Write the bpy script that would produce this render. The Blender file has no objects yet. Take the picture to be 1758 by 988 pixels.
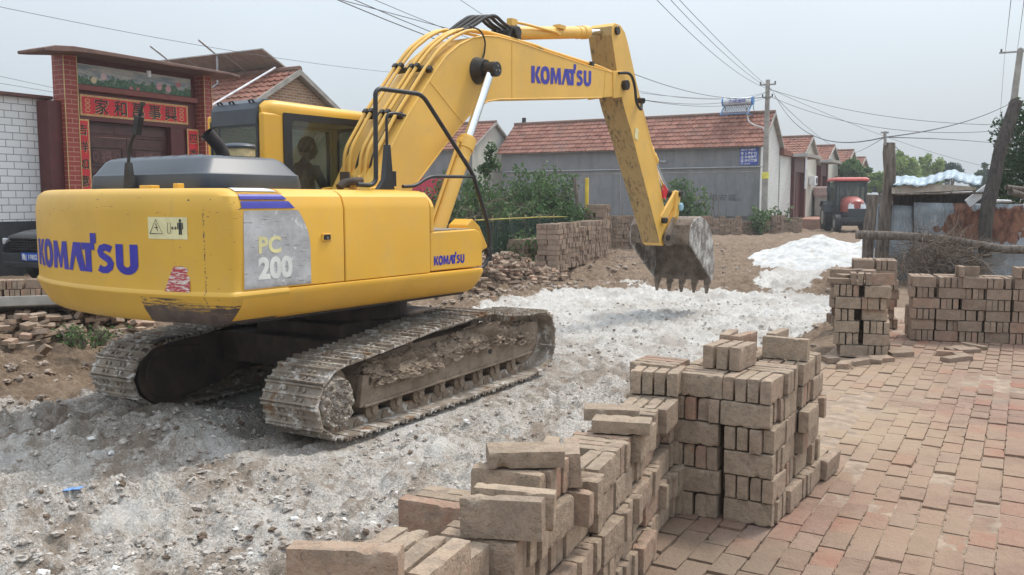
import bpy, bmesh, math, random
import numpy as np
from mathutils import Vector, Matrix, noise as mnoise

random.seed(7)
RNG = np.random.default_rng(11)
sc = bpy.context.scene
COL = sc.collection
R = math.radians
PI = math.pi

# ---------------------------------------------------------------- camera
EYE = 1.994
FPX, PITCH = 1521.26, 0.09859          # focal length in photo pixels, downward pitch
cam_data = bpy.data.cameras.new("camera")
cam_data.sensor_width = 36.0
cam_data.lens = FPX / 1758.0 * 36.0
cam_data.clip_start = 0.05
cam_data.clip_end = 3000.0
cam = bpy.data.objects.new("camera", cam_data)
cam.location = (0, 0, EYE)
cam.rotation_euler = (PI / 2 - PITCH, 0, 0)
COL.objects.link(cam)
sc.camera = cam

# ---------------------------------------------------------------- light
SUN_EL, SUN_HEAD = R(58), R(52)        # heading of the sun, clockwise from +Y
world = bpy.data.worlds.new("World")
sc.world = world
world.use_nodes = True
wn = world.node_tree
for n in list(wn.nodes): wn.nodes.remove(n)
wo = wn.nodes.new("ShaderNodeOutputWorld")
bg = wn.nodes.new("ShaderNodeBackground")
sky = wn.nodes.new("ShaderNodeTexSky")
sky.sky_type = 'NISHITA'
sky.sun_disc = False
sky.sun_elevation = SUN_EL
sky.sun_rotation = SUN_HEAD
sky.altitude = 0
sky.air_density = 1.3
sky.dust_density = 5.0
sky.ozone_density = 2.0
hz = wn.nodes.new("ShaderNodeMix"); hz.data_type = 'RGBA'      # thin white overcast veil over the blue
hz.inputs[0].default_value = 0.80
hz.inputs[7].default_value = (6.1, 6.75, 7.35, 1)
wn.links.new(sky.outputs[0], hz.inputs[6])
wn.links.new(hz.outputs[2], bg.inputs[0])
# an overcast sky is brighter overhead than near the horizon
tcw = wn.nodes.new("ShaderNodeTexCoord"); spw = wn.nodes.new("ShaderNodeSeparateXYZ"); wn.links.new(tcw.outputs['Generated'], spw.inputs[0])
mrw = wn.nodes.new("ShaderNodeMapRange"); mrw.inputs['From Min'].default_value = 0.0; mrw.inputs['From Max'].default_value = 1.0
mrw.inputs['To Min'].default_value = 0.094; mrw.inputs['To Max'].default_value = 0.26
wn.links.new(spw.outputs[2], mrw.inputs['Value'])
nzw = wn.nodes.new("ShaderNodeTexNoise"); nzw.inputs['Scale'].default_value = 1.6; nzw.inputs['Detail'].default_value = 5; wn.links.new(tcw.outputs['Generated'], nzw.inputs['Vector'])
mcw = wn.nodes.new("ShaderNodeMapRange"); mcw.inputs['From Min'].default_value = .3; mcw.inputs['From Max'].default_value = .7; mcw.inputs['To Min'].default_value = .93; mcw.inputs['To Max'].default_value = 1.06
wn.links.new(nzw.outputs['Fac'], mcw.inputs['Value'])
mmw = wn.nodes.new("ShaderNodeMath"); mmw.operation = 'MULTIPLY'; wn.links.new(mrw.outputs[0], mmw.inputs[0]); wn.links.new(mcw.outputs[0], mmw.inputs[1])
wn.links.new(mmw.outputs[0], bg.inputs[1])
wn.links.new(bg.outputs[0], wo.inputs[0])
sun_d = bpy.data.lights.new("sun", 'SUN')
sun_d.energy = 2.2
sun_d.angle = R(11)
sun_d.color = (1.0, 0.95, 0.87)
sun = bpy.data.objects.new("sun", sun_d)
sd = Vector((math.sin(SUN_HEAD) * math.cos(SUN_EL), math.cos(SUN_HEAD) * math.cos(SUN_EL), math.sin(SUN_EL)))
sun.rotation_euler = sd.to_track_quat('Z', 'Y').to_euler()
sun.location = (30, 30, 60)
COL.objects.link(sun)
sc.view_settings.view_transform = 'Standard'
sc.view_settings.look = 'None'
sc.view_settings.gamma = 1.0
sc.view_settings.exposure = 0.12

# ---------------------------------------------------------------- geometry helpers
RU = Vector((math.sin(R(30)), math.cos(R(30)), 0))     # along the street
RV = Vector((-math.cos(R(30)), math.sin(R(30)), 0))    # across the street, to the left
def P(u, v, z=0.0):
    return RU * u + RV * v + Vector((0, 0, z))
def at(px, py, depth):
    a = (px - 879) / FPX; b = -(py - 494) / FPX
    c, s = math.cos(PITCH), math.sin(PITCH)
    d = Vector((a, c + b * s, -s + b * c))
    d *= depth / d.y
    return Vector((d.x, d.y, d.z + EYE))

class MB:
    """collects shapes, builds ONE mesh object"""
    def __init__(s):
        s.v = []; s.f = []; s.m = []
    def add(s, vs, fs, mi=0):
        o = len(s.v)
        s.v += [tuple(p) for p in vs]
        s.f += [tuple(i + o for i in f) for f in fs]
        s.m += [mi] * len(fs)
        return s
    def box(s, c, d, rz=0.0, rot=None, mi=0):
        M = rot if rot is not None else Matrix.Rotation(rz, 3, 'Z')
        c = Vector(c); hx, hy, hz_ = d[0] / 2, d[1] / 2, d[2] / 2
        vs = [c + M @ Vector((x * hx, y * hy, z * hz_)) for z in (-1, 1) for y in (-1, 1) for x in (-1, 1)]
        fs = [(0, 2, 3, 1), (4, 5, 7, 6), (0, 1, 5, 4), (2, 6, 7, 3), (0, 4, 6, 2), (1, 3, 7, 5)]
        return s.add(vs, fs, mi)
    def b2(s, x0, x1, y0, y1, z0, z1, mi=0):
        return s.box(((x0 + x1) / 2, (y0 + y1) / 2, (z0 + z1) / 2), (abs(x1 - x0), abs(y1 - y0), abs(z1 - z0)), mi=mi)
    def prism(s, prof, a, b, axis='Y', mi=0):
        """profile of (p,q) pairs: axis Y -> (x,z); axis X -> (y,z); axis Z -> (x,y)"""
        n = len(prof); vs = []
        for t in (a, b):
            for p, q in prof:
                vs.append({'Y': (p, t, q), 'X': (t, p, q), 'Z': (p, q, t)}[axis])
        fs = [tuple(range(n)), tuple(range(2 * n - 1, n - 1, -1))]
        for i in range(n):
            j = (i + 1) % n
            fs.append((j, i, i + n, j + n))
        return s.add(vs, fs, mi)
    def loft(s, rings, caps=True, closed=True, mi=0):
        n = len(rings[0]); vs = [p for r in rings for p in r]; fs = []
        for k in range(len(rings) - 1):
            for i in range(n if closed else n - 1):
                j = (i + 1) % n
                fs.append((k * n + i, k * n + j, (k + 1) * n + j, (k + 1) * n + i))
        if caps and closed:
            fs.append(tuple(range(n - 1, -1, -1)))
            fs.append(tuple((len(rings) - 1) * n + i for i in range(n)))
        return s.add(vs, fs, mi)
    def tube(s, pts, r, n=8, caps=True, mi=0):
        pts = [Vector(p) for p in pts]
        rs = r if isinstance(r, (list, tuple)) else [r] * len(pts)
        rings = []; prev = None
        for i, p in enumerate(pts):
            if i == 0: t = pts[1] - pts[0]
            elif i == len(pts) - 1: t = pts[-1] - pts[-2]
            else: t = (pts[i + 1] - p).normalized() + (p - pts[i - 1]).normalized()
            if t.length < 1e-9: t = Vector((0, 0, 1))
            t.normalize()
            if prev is None:
                a = Vector((0, 0, 1)) if abs(t.z) < 0.9 else Vector((1, 0, 0))
                x = t.cross(a).normalized()
            else:
                x = (prev - t * prev.dot(t)).normalized()
            prev = x; y = t.cross(x)
            rings.append([p + (x * math.cos(2 * PI * k / n) + y * math.sin(2 * PI * k / n)) * rs[i] for k in range(n)])
        return s.loft(rings, caps=caps, mi=mi)
    def cyl(s, p0, p1, r, n=16, r1=None, mi=0):
        return s.tube([p0, p1], [r, r if r1 is None else r1], n, mi=mi)
    def build(s, name, mat=None, parent=None, bevel=0, smooth=None, segs=2, rotz=0.0):
        me = bpy.data.meshes.new(name)
        me.from_pydata(s.v, [], s.f)
        bm = bmesh.new(); bm.from_mesh(me)
        bmesh.ops.recalc_face_normals(bm, faces=bm.faces)
        bm.to_mesh(me); bm.free()
        mats = mat if isinstance(mat, (list, tuple)) else [mat]
        for m_ in mats: me.materials.append(m_)
        if len(mats) > 1: me.polygons.foreach_set('material_index', s.m)
        ob = bpy.data.objects.new(name, me)
        COL.objects.link(ob)
        if parent is not None: ob.parent = parent
        ob.rotation_euler.z = rotz
        if smooth is not None:
            me.polygons.foreach_set('use_smooth', [True] * len(me.polygons))
            me.set_sharp_from_angle(angle=R(smooth))
        if bevel:
            b = ob.modifiers.new('bevel', 'BEVEL'); b.width = bevel; b.segments = segs
            b.limit_method = 'ANGLE'; b.angle_limit = R(35); b.harden_normals = False
        me.update()
        return ob

def rounded(pts, r, n=5):
    """round the corners of a polyline"""
    pts = [Vector(p) for p in pts]; out = [pts[0]]
    for i in range(1, len(pts) - 1):
        a, b, c = pts[i - 1], pts[i], pts[i + 1]
        d = min(r, (a - b).length * .45, (c - b).length * .45)
        p0 = b + (a - b).normalized() * d; p1 = b + (c - b).normalized() * d
        for k in range(n + 1):
            t = k / n
            out.append(p0 * (1 - t) ** 2 + b * 2 * t * (1 - t) + p1 * t * t)
    out.append(pts[-1]); return out

def tag(o, label=None, cat=None, group=None, kind=None):
    if label: o['label'] = label
    if cat: o['category'] = cat
    if group: o['group'] = group
    if kind: o['kind'] = kind
    return o
def empty(name, loc=(0, 0, 0), rz=0.0):
    o = bpy.data.objects.new(name, None); COL.objects.link(o)
    o.empty_display_size = .2
    o.location = loc; o.rotation_euler.z = rz
    return o
def np_mesh(name, V, F, mat, tint=None, smooth=False, parent=None):
    """V (n,3); F (m,4) or (m,3)"""
    me = bpy.data.meshes.new(name)
    V = np.asarray(V, dtype=np.float32); F = np.asarray(F, dtype=np.int32)
    me.vertices.add(len(V)); me.vertices.foreach_set('co', V.ravel())
    k = F.shape[1]
    me.loops.add(F.size); me.loops.foreach_set('vertex_index', F.ravel())
    me.polygons.add(len(F)); me.polygons.foreach_set('loop_start', np.arange(0, F.size, k, dtype=np.int32))
    me.polygons.foreach_set('loop_total', np.full(len(F), k, dtype=np.int32))
    me.update(calc_edges=True)
    me.polygons.foreach_set('use_smooth', np.full(len(F), bool(smooth), dtype=bool))
    if smooth and smooth is not True: me.set_sharp_from_angle(angle=R(smooth))
    for m_ in (mat if isinstance(mat, (list, tuple)) else [mat]): me.materials.append(m_)
    if tint is not None:
        for nm, arr in (tint.items() if isinstance(tint, dict) else [('tint', tint)]):
            a = me.attributes.new(nm, 'FLOAT', 'POINT'); a.data.foreach_set('value', np.asarray(arr, dtype=np.float32))
    o = bpy.data.objects.new(name, me); COL.objects.link(o)
    if parent is not None: o.parent = parent
    return o

# smooth lattice noise on numpy arrays
def _hash(i, j, s):
    h = (i * 374761393 + j * 668265263 + s * 1442695041) & 0xFFFFFFFF
    h = ((h ^ (h >> 13)) * 1274126177) & 0xFFFFFFFF
    return ((h ^ (h >> 16)) & 0xFFFF) / 65535.0
def vnoise(x, y, s=0):
    xi = np.floor(x).astype(np.int64); yi = np.floor(y).astype(np.int64)
    fx = x - xi; fy = y - yi
    fx = fx * fx * (3 - 2 * fx); fy = fy * fy * (3 - 2 * fy)
    a = _hash(xi, yi, s); b = _hash(xi + 1, yi, s); c = _hash(xi, yi + 1, s); d = _hash(xi + 1, yi + 1, s)
    return (a * (1 - fx) + b * fx) * (1 - fy) + (c * (1 - fx) + d * fx) * fy
def fbm(x, y, oct=4, s=0, g=.5):
    t = 0; a = 1; n = 0
    for o in range(oct):
        t = t + a * vnoise(x * 2 ** o + 17.3 * o, y * 2 ** o - 9.1 * o, s + o); n += a; a *= g
    return t / n
def sstep(a, b, x):
    t = np.clip((x - a) / (b - a), 0, 1); return t * t * (3 - 2 * t)

# ---------------------------------------------------------------- materials
class NT:
    """short-hand for building a node material"""
    def __init__(s, name):
        s.mat = bpy.data.materials.new(name); s.mat.use_nodes = True
        s.t = s.mat.node_tree; s.bsdf = s.t.nodes['Principled BSDF']; s.out = s.t.nodes['Material Output']
    def n(s, typ, **kw):
        nd = s.t.nodes.new(typ)
        for k, v in kw.items(): setattr(nd, k, v)
        return nd
    def l(s, a, b): s.t.links.new(a, b)
    def coord(s, which='pos'):
        if which == 'pos': return s.n('ShaderNodeNewGeometry').outputs['Position']
        return s.n('ShaderNodeTexCoord').outputs['Object']
    def map(s, vec, scale=(1, 1, 1), rot=(0, 0, 0), loc=(0, 0, 0)):
        m = s.n('ShaderNodeMapping'); m.inputs['Scale'].default_value = scale; m.inputs['Rotation'].default_value = rot
        m.inputs['Location'].default_value = loc
        s.l(vec, m.inputs[0]); return m.outputs[0]
    def noise(s, vec, scale, detail=4, rough=.55, dist=0.0):
        m = s.n('ShaderNodeTexNoise'); m.inputs['Scale'].default_value = scale; m.inputs['Detail'].default_value = detail
        m.inputs['Roughness'].default_value = rough; m.inputs['Distortion'].default_value = dist
        s.l(vec, m.inputs['Vector']); return m.outputs['Fac']
    def ramp(s, fac, a, b, inv=False):
        m = s.n('ShaderNodeMapRange'); m.interpolation_type = 'SMOOTHSTEP'
        m.inputs['From Min'].default_value = a; m.inputs['From Max'].default_value = b
        m.inputs['To Min'].default_value = 1.0 if inv else 0.0; m.inputs['To Max'].default_value = 0.0 if inv else 1.0
        s.l(fac, m.inputs['Value']); return m.outputs[0]
    def math(s, op, a, b=None, clamp=False):
        m = s.n('ShaderNodeMath', operation=op); m.use_clamp = clamp
        for i, x in enumerate((a, b)):
            if x is None: continue
            if isinstance(x, (int, float)): m.inputs[i].default_value = x
            else: s.l(x, m.inputs[i])
        return m.outputs[0]
    def mix(s, fac, a, b, mode='MIX'):
        m = s.n('ShaderNodeMix'); m.data_type = 'RGBA'; m.blend_type = mode
        for i, x in ((0, fac), (6, a), (7, b)):
            if isinstance(x, (int, float)): m.inputs[i].default_value = x
            elif isinstance(x, (tuple, list)): m.inputs[i].default_value = (x[0], x[1], x[2], 1)
            else: s.l(x, m.inputs[i])
        return m.outputs[2]
    def attr(s, name):
        a = s.n('ShaderNodeAttribute'); a.attribute_name = name; return a.outputs['Fac']
    def objrand(s): return s.n('ShaderNodeObjectInfo').outputs['Random']
    def bump(s, h, strength=.5, dist=.01, prev=None):
        b = s.n('ShaderNodeBump'); b.inputs['Strength'].default_value = strength; b.inputs['Distance'].default_value = dist
        s.l(h, b.inputs['Height'])
        if prev is not None: s.l(prev, b.inputs['Normal'])
        return b.outputs[0]
    def done(s, color=None, rough=.6, metal=0.0, normal=None, spec=None):
        B = s.bsdf.inputs
        for key, x in (('Base Color', color), ('Roughness', rough), ('Metallic', metal), ('Specular IOR Level', spec)):
            if x is None: continue
            if isinstance(x, (int, float)): B[key].default_value = x
            elif isinstance(x, (tuple, list)): B[key].default_value = (x[0], x[1], x[2], 1)
            else: s.l(x, B[key])
        if normal is not None: s.l(normal, B['Normal'])
        return s.mat

def simple(name, c, rough=.6, metal=0.0, var=.15, scale=6, bump=.0, bscale=40, c2=None, thr=(.5, .7), coord='pos', spec=None, dist=.005):
    m = NT(name); co = m.coord(coord)
    n1 = m.noise(co, scale, 5)
    dk = tuple(x * (1 - var) for x in c); lt = tuple(min(1, x * (1 + var)) for x in c)
    col = m.mix(m.ramp(n1, .3, .7), dk, lt)
    if c2 is not None:
        col = m.mix(m.ramp(m.noise(co, scale * 1.7, 6, .65), *thr), col, c2)
    nm = m.bump(m.noise(co, bscale, 5, .6), bump, dist) if bump else None
    return m.done(col, rough, metal, nm, spec)
M = {}
def yellow(name, base=(.75, .415, .045), dirt=.34, rough=.42):
    m = NT(name); co = m.coord('pos')
    big = m.noise(co, 1.3, 4, .5)
    col = m.mix(m.ramp(big, .3, .75), tuple(x * .93 for x in base), tuple(min(1, x * 1.06) for x in base))
    dust = m.ramp(m.noise(co, 3.2, 7, .7), .45, .85)
    col = m.mix(m.math('MULTIPLY', dust, dirt), col, (.47, .36, .2))
    sp = m.ramp(m.noise(co, 19, 4, .6), .70, .78)
    sp2 = m.ramp(m.noise(co, 2.1, 3, .5), .5, .62)
    col = m.mix(m.math('MULTIPLY', m.math('MULTIPLY', sp, sp2), .6), col, (.10, .06, .035))
    scr = m.math('MULTIPLY', m.ramp(m.noise(m.map(co, (1.2, 1.2, 55), (.05, .03, 0)), 1.4, 3, .5), .735, .75), m.ramp(m.noise(co, 2.4, 3, .5), .52, .60))
    col = m.mix(m.math('MULTIPLY', scr, .45), col, (.16, .10, .05))
    run = m.math('MULTIPLY', m.ramp(m.noise(m.map(co, (9, 9, .55)), 1.5, 5, .6), .60, .78), m.ramp(m.noise(co, 1.1, 4, .6), .45, .65))
    col = m.mix(m.math('MULTIPLY', run, .30), col, (.36, .24, .10))
    rg = m.math('ADD', m.math('MULTIPLY', dust, .25), rough)
    return m.done(col, rg, 0, m.bump(m.noise(co, 90, 3), .04, .002))
M['yellow'] = yellow('yellow_paint')
M['yellow_dusty'] = yellow('dusty_yellow_paint', (.76, .45, .085), .42, .5)
M['dark_plastic'] = simple('grey_plastic_cover', (.060, .070, .085), .42, 0, .12, 3, .05, 60)
M['black'] = simple('black_paint', (.018, .018, .02), .45, 0, .2, 8)
M['rubber'] = simple('black_rubber', (.025, .024, .024), .7, 0, .3, 12, .1, 60)
M['chrome'] = simple('chrome_rod', (.78, .79, .80), .12, 1.0, .05, 4)
M['grease'] = simple('greasy_black_steel', (.028, .022, .017), .45, .2, .4, 14, .3, 50)
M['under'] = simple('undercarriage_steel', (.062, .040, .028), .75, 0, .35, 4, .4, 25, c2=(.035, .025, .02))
M['blue_ink'] = simple('blue_lettering', (.030, .028, .33), .45, 0, .1, 5)
M['blue_decal'] = simple('blue_decal', (.045, .045, .34), .4, 0, .12, 5, c2=(.3, .3, .4), thr=(.68, .74))
M['white_decal'] = simple('white_sticker', (.72, .72, .68), .5, 0, .1, 5)
M['steel'] = simple('bare_steel', (.32, .31, .30), .45, .7, .2, 10)
M['galv'] = simple('galvanised_pipe', (.42, .43, .44), .5, .5, .15, 10)
# ================================================================ GROUND
GZ = 0.44                                  # pavement and street level; the dug-out road is near 0
HEAP = (24.4, 4.75)
def pit(u, v):
    wob = (fbm(u * .35, v * .35, 3, 5) - .5) * 1.1
    a = sstep(1.78, 2.55 + .4 * sstep(6, 9, u), v + .25 * wob)
    b = 1 - sstep(8.3, 10.2, v + wob * .5)
    c = 1 - sstep(15.5, 24, u + wob)
    return a * b * c
def lime_mask(u, v):
    w = (fbm(u * .9, v * .9, 4, 21) - .5) * 2.2
    w2 = (fbm(u * 2.6, v * 2.6, 4, 27) - .5) * 1.0
    right = 2.35 + .75 * sstep(4.5, 8.5, u) - .7 * sstep(10.5, 14, u)
    a = sstep(right - .3, right + .35, v + w * .35 + w2 * .5)
    b = 1 - sstep(8.2, 8.9, v + w * .4 + w2 * .3 - .35 * sstep(9, 16, u) + .1)
    c = 1 - sstep(17.6, 19.0, u + w * 1.2)
    spill = np.exp(-(((u - 20.4) / 3.4) ** 2 + ((v - 4.5 - (u - 20) * .1) / 1.2) ** 2) * 1.2)
    m = a * b * c
    return np.clip(np.maximum(m, sstep(.50, .85, spill + w2 * .3 + w * .1)), 0, 1)
def heap_h(u, v):
    du = (u - HEAP[0]); dv = (v - HEAP[1])
    r = np.sqrt((du / 3.0) ** 2 + (dv / 1.75) ** 2)
    r = r * (1 + .25 * (fbm(u * .8, v * .8, 3, 33) - .5))
    r2 = np.sqrt(((u - HEAP[0] - .3) / 1.5) ** 2 + ((v - HEAP[1] + 1.15) / 1.0) ** 2)
    r = np.sqrt(r * r + .03)
    return np.maximum(.68 * np.clip(1 - r, 0, 1) ** 1.0, .46 * np.clip(1 - r2, 0, 1) ** .9)
def ground_z(u, v, fine=True):
    u = np.asarray(u, float); v = np.asarray(v, float)
    p = pit(u, v); L = lime_mask(u, v)
    z = GZ * (1 - p)
    dirt = sstep(1.8, 2.4, v) * (1 - sstep(70, 90, u))
    z = z + dirt * (fbm(u * .55, v * .55, 4, 3) - .5) * .16 * (1 - .55 * p)
    # wheel and track ruts run along the street
    rut = (fbm(u * .22 + 3, v * 3.1, 3, 8) - .5)
    z = z + rut * .10 * dirt * (1 - .4 * p)
    if fine:
        c = fbm(u * 3.4, v * 3.4, 4, 12, .6)
        z = z + dirt * (c - .5) * .18
        rough = .5 + .9 * fbm(u * .8, v * .8, 2, 41)
        z = z + dirt * rough * (np.abs(vnoise(u * 6.5, v * 6.5, 14) - .5) * .12 + np.abs(vnoise(u * 13, v * 13, 15) - .5) * .09 + np.abs(vnoise(u * 22, v * 22, 17) - .5) * .055 - .05)
        z = z + dirt * (vnoise(u * 30, v * 30, 16) - .5) * .012 * rough
    # packed where the machine stands
    q = (1 - sstep(1.9, 2.6, np.abs(u - 7.1))) * (1 - sstep(1.45, 1.8, np.abs(v - 6.09)))
    z = z * (1 - q * .75) - .02 * q
    # slumped ridges behind the machine
    ridge = (1 - sstep(5.2, 6.0, u)) * sstep(4.4, 5.3, v) * (1 - sstep(7.6, 8.4, v)) * sstep(-1, 2, u)
    z = z + ridge * ((.5 - np.abs(fbm(u * .5 + v * .12, v * 2.2, 3, 51) - .5) * 3.0) * .24 + (.5 - np.abs(vnoise(u * .9, v * 5.2 + u * .6, 53) - .5) * 2) * .20)
    z = z + heap_h(u, v) * .0
    pav = 1 - sstep(1.55, 1.80, v)
    z = z * (1 - pav) + (GZ - .035) * pav
    return z

def axis(segs):
    out = []
    for a, b, st in segs:
        n = max(1, int(round((b - a) / st)))
        out += list(np.linspace(a, b, n, endpoint=False))
    out.append(segs[-1][1]); return np.array(out)
gu = axis([(-900, -100, 200), (-100, -8, 12), (-8, .6, .4), (.6, 6.6, .021), (6.6, 11, .035), (11, 20, .06), (20, 32, .12), (32, 60, .5), (60, 140, 4), (140, 1500, 120)])
gv = axis([(-1500, -100, 150), (-100, -12, 8), (-12, 1.4, .6), (1.4, 8.6, .024), (8.6, 10.6, .04), (10.6, 16, .15), (16, 40, 1.0), (40, 100, 6), (100, 1500, 140)])
UU, VV = np.meshgrid(gu, gv, indexing='ij')
ZZ = ground_z(UU, VV)
X = UU * RU.x + VV * RV.x; Y = UU * RU.y + VV * RV.y
nu, nv = UU.shape
V_ = np.stack([X.ravel(), Y.ravel(), ZZ.ravel()], 1)
idx = np.arange(nu * nv).reshape(nu, nv)
F_ = np.stack([idx[:-1, :-1].ravel(), idx[1:, :-1].ravel(), idx[1:, 1:].ravel(), idx[:-1, 1:].ravel()], 1)
Lm = lime_mask(UU, VV).ravel()

def ground_material():
    m = NT('lime_and_earth'); co = m.coord('pos')
    lime = m.attr('lime')
    n1 = m.noise(co, 2.2, 8, .68); n2 = m.noise(co, 14, 6, .7); n3 = m.noise(co, 55, 4, .65)
    lm = m.math('ADD', lime, m.math('MULTIPLY', m.math('SUBTRACT', n2, .5), .9))
    lm = m.ramp(lm, .38, .62)
    # earth
    e = m.mix(m.ramp(n1, .3, .7), (.165, .115, .078), (.26, .19, .135))
    e = m.mix(m.ramp(n2, .40, .80), e, (.37, .275, .195))
    e = m.mix(m.ramp(n3, .60, .72), e, (.14, .09, .06))
    # lime: whitish, with brown and grey clods showing through
    w = m.mix(m.ramp(n3, .30, .68), (.34, .30, .26), (.67, .63, .58))
    br = m.ramp(m.math('ADD', m.math('MULTIPLY', m.noise(co, 5.5, 8, .75), .6), m.math('MULTIPLY', m.noise(m.map(co, (1.5, .6, 1), (0, 0, R(30))), 1.1, 5, .6), .45)), .50, .62)
    w = m.mix(m.math('MULTIPLY', br, .70), w, (.31, .25, .195))
    w = m.mix(m.ramp(m.noise(co, 30, 3, .6), .62, .74), w, (.17, .13, .10))
    pt = m.ramp(m.noise(m.map(co, (1.4, .7, 1), (0, 0, R(30))), .9, 8, .72), .485, .56)
    w = m.mix(m.math('MULTIPLY', pt, .78), w, (.275, .21, .155))
    pw = m.ramp(m.noise(m.map(co, (1.3, .8, 1), (0, 0, R(30)), (5, 3, 0)), .75, 8, .68), .51, .58)
    w = m.mix(m.math('MULTIPLY', pw, .5), w, (.74, .715, .68))
    wh = m.ramp(m.noise(co, 90, 2, .5), .66, .74)
    w = m.mix(wh, w, (.80, .775, .74))
    # away from the machine the lime is fresher
    fresh = m.n('ShaderNodeSeparateXYZ'); m.l(co, fresh.inputs[0])
    fr = m.ramp(fresh.outputs[1], 8.5, 14.5)
    w = m.mix(m.math('MULTIPLY', fr, .45), w, (.76, .745, .715))
    col = m.mix(lm, e, w)
    h = m.math('ADD', m.math('MULTIPLY', n2, .5), m.math('MULTIPLY', n3, .5))
    nm = m.bump(h, 1.0, .06)
    nm = m.bump(m.noise(co, 160, 3, .7), .5, .006, nm)
    return m.done(col, .95, 0, nm, .2)
M['ground'] = ground_material()
g = np_mesh('ground', V_, F_, M['ground'], {'lime': Lm}, smooth=True)
tag(g, 'dug up earth street whitened with spread lime', kind='structure')

# ---- white lime heap
def make_heap():
    hu = np.arange(HEAP[0] - 3.4, HEAP[0] + 3.4, .05); hv = np.arange(HEAP[1] - 2.0, HEAP[1] + 2.0, .05)
    U, Vv = np.meshgrid(hu, hv, indexing='ij')
    h = heap_h(U, Vv)
    gz = ground_z(U, Vv, False)
    z = gz - .06 + h + (h > 0) * (.06 * sstep(0, .1, h)) + sstep(0.02, .15, h) * ((fbm(U * 2.5, Vv * 2.5, 4, 61) - .5) * .20 + (vnoise(U * 9, Vv * 9, 62) - .5) * .06)
    Xx = U * RU.x + Vv * RV.x; Yy = U * RU.y + Vv * RV.y
    n0, n1 = U.shape; ix = np.arange(n0 * n1).reshape(n0, n1)
    Fq = np.stack([ix[:-1, :-1].ravel(), ix[1:, :-1].ravel(), ix[1:, 1:].ravel(), ix[:-1, 1:].ravel()], 1)
    keep = (h.ravel()[Fq].max(1) > 0)
    m = NT('white_lime'); co = m.coord()
    c = m.mix(m.ramp(m.noise(co, 9, 5, .6), .3, .7), (.52, .515, .50), (.66, .655, .64))
    c = m.mix(m.ramp(m.noise(co, 3, 6, .7), .54, .70), c, (.46, .41, .34))
    mt = m.done(c, .95, 0, m.bump(m.noise(co, 45, 4, .65), .7, .02), .2)
    o = np_mesh('lime_heap', np.stack([Xx.ravel(), Yy.ravel(), z.ravel()], 1), Fq[keep], mt, smooth=True)
    tag(o, 'white heap of powdered lime on the brown earth before the tractor', 'lime heap', kind='stuff')
make_heap()

# ---- loose clods and stones
def unit_rock(seed):
    bm = bmesh.new(); bmesh.ops.create_icosphere(bm, subdivisions=2, radius=1)
    rr = random.Random(seed); off = Vector((rr.uniform(0, 99),) * 3)
    sx, sy, szz = rr.uniform(.8, 1.35), rr.uniform(.6, 1.1), rr.uniform(.45, .85)
    for v in bm.verts:
        k = 1 + .7 * mnoise.noise(v.co * 1.5 + off) + .45 * mnoise.noise(v.co * 3.3 + off)
        v.co = Vector((v.co.x * sx, v.co.y * sy, v.co.z * szz)) * k
    bm.verts.ensure_lookup_table()
    V = np.array([v.co[:] for v in bm.verts]); F = np.array([[v.index for v in f.verts] for f in bm.faces]); bm.free()
    return V, F
ROCKS = [unit_rock(i) for i in range(8)]
def scatter(name, n, sampler, smin, smax, power, mat, label, cat, sink=.25):
    Vs = []; Fs = []; T = []; o = 0
    U, Vv = sampler(n)
    Z = ground_z(U, Vv)
    for u, v, z in zip(U, Vv, Z):
        s = smin + (smax - smin) * random.random() ** power
        A, F = random.choice(ROCKS)
        a = random.uniform(0, 2 * PI); c, d = math.cos(a) * s, math.sin(a) * s
        p = P(u, v, z + s * sink)
        Q = np.stack([A[:, 0] * c - A[:, 1] * d + p.x, A[:, 0] * d + A[:, 1] * c + p.y, A[:, 2] * s + p.z], 1)
        Vs.append(Q); Fs.append(F + o); T.append(np.full(len(A), random.random())); o += len(A)
    ob = np_mesh(name, np.concatenate(Vs), np.concatenate(Fs), mat, {'tint': np.concatenate(T)}, smooth=False)
    tag(ob, label, cat, kind='stuff'); return ob
def clod_mat(name, stops, rough=.95):
    m = NT(name); t = m.attr('tint'); co = m.coord()
    r = m.n('ShaderNodeValToRGB'); r.color_ramp.interpolation = 'LINEAR'
    r.color_ramp.elements[0].position = stops[0][0]; r.color_ramp.elements[0].color = (*stops[0][1], 1)
    r.color_ramp.elements[1].position = stops[-1][0]; r.color_ramp.elements[1].color = (*stops[-1][1], 1)
    for p_, c_ in stops[1:-1]:
        e = r.color_ramp.elements.new(p_); e.color = (*c_, 1)
    m.l(t, r.inputs[0])
    c = m.mix(m.math('MULTIPLY', m.ramp(m.noise(co, 40, 4, .7), .4, .65), .5), r.outputs[0], (.62, .59, .55))
    return m.done(c, rough, 0, m.bump(m.noise(co, 120, 3), .5, .004), .2)
M['clod_plain'] = clod_mat('clods', [(0, (.13, .095, .07)), (.15, (.25, .195, .15)), (.32, (.36, .32, .275)), (.85, (.50, .475, .445)), (1, (.76, .75, .73))])
M['clod_brown'] = clod_mat('earth_clods', [(0, (.13, .085, .055)), (.6, (.24, .17, .115)), (1, (.36, .27, .20))])
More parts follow.
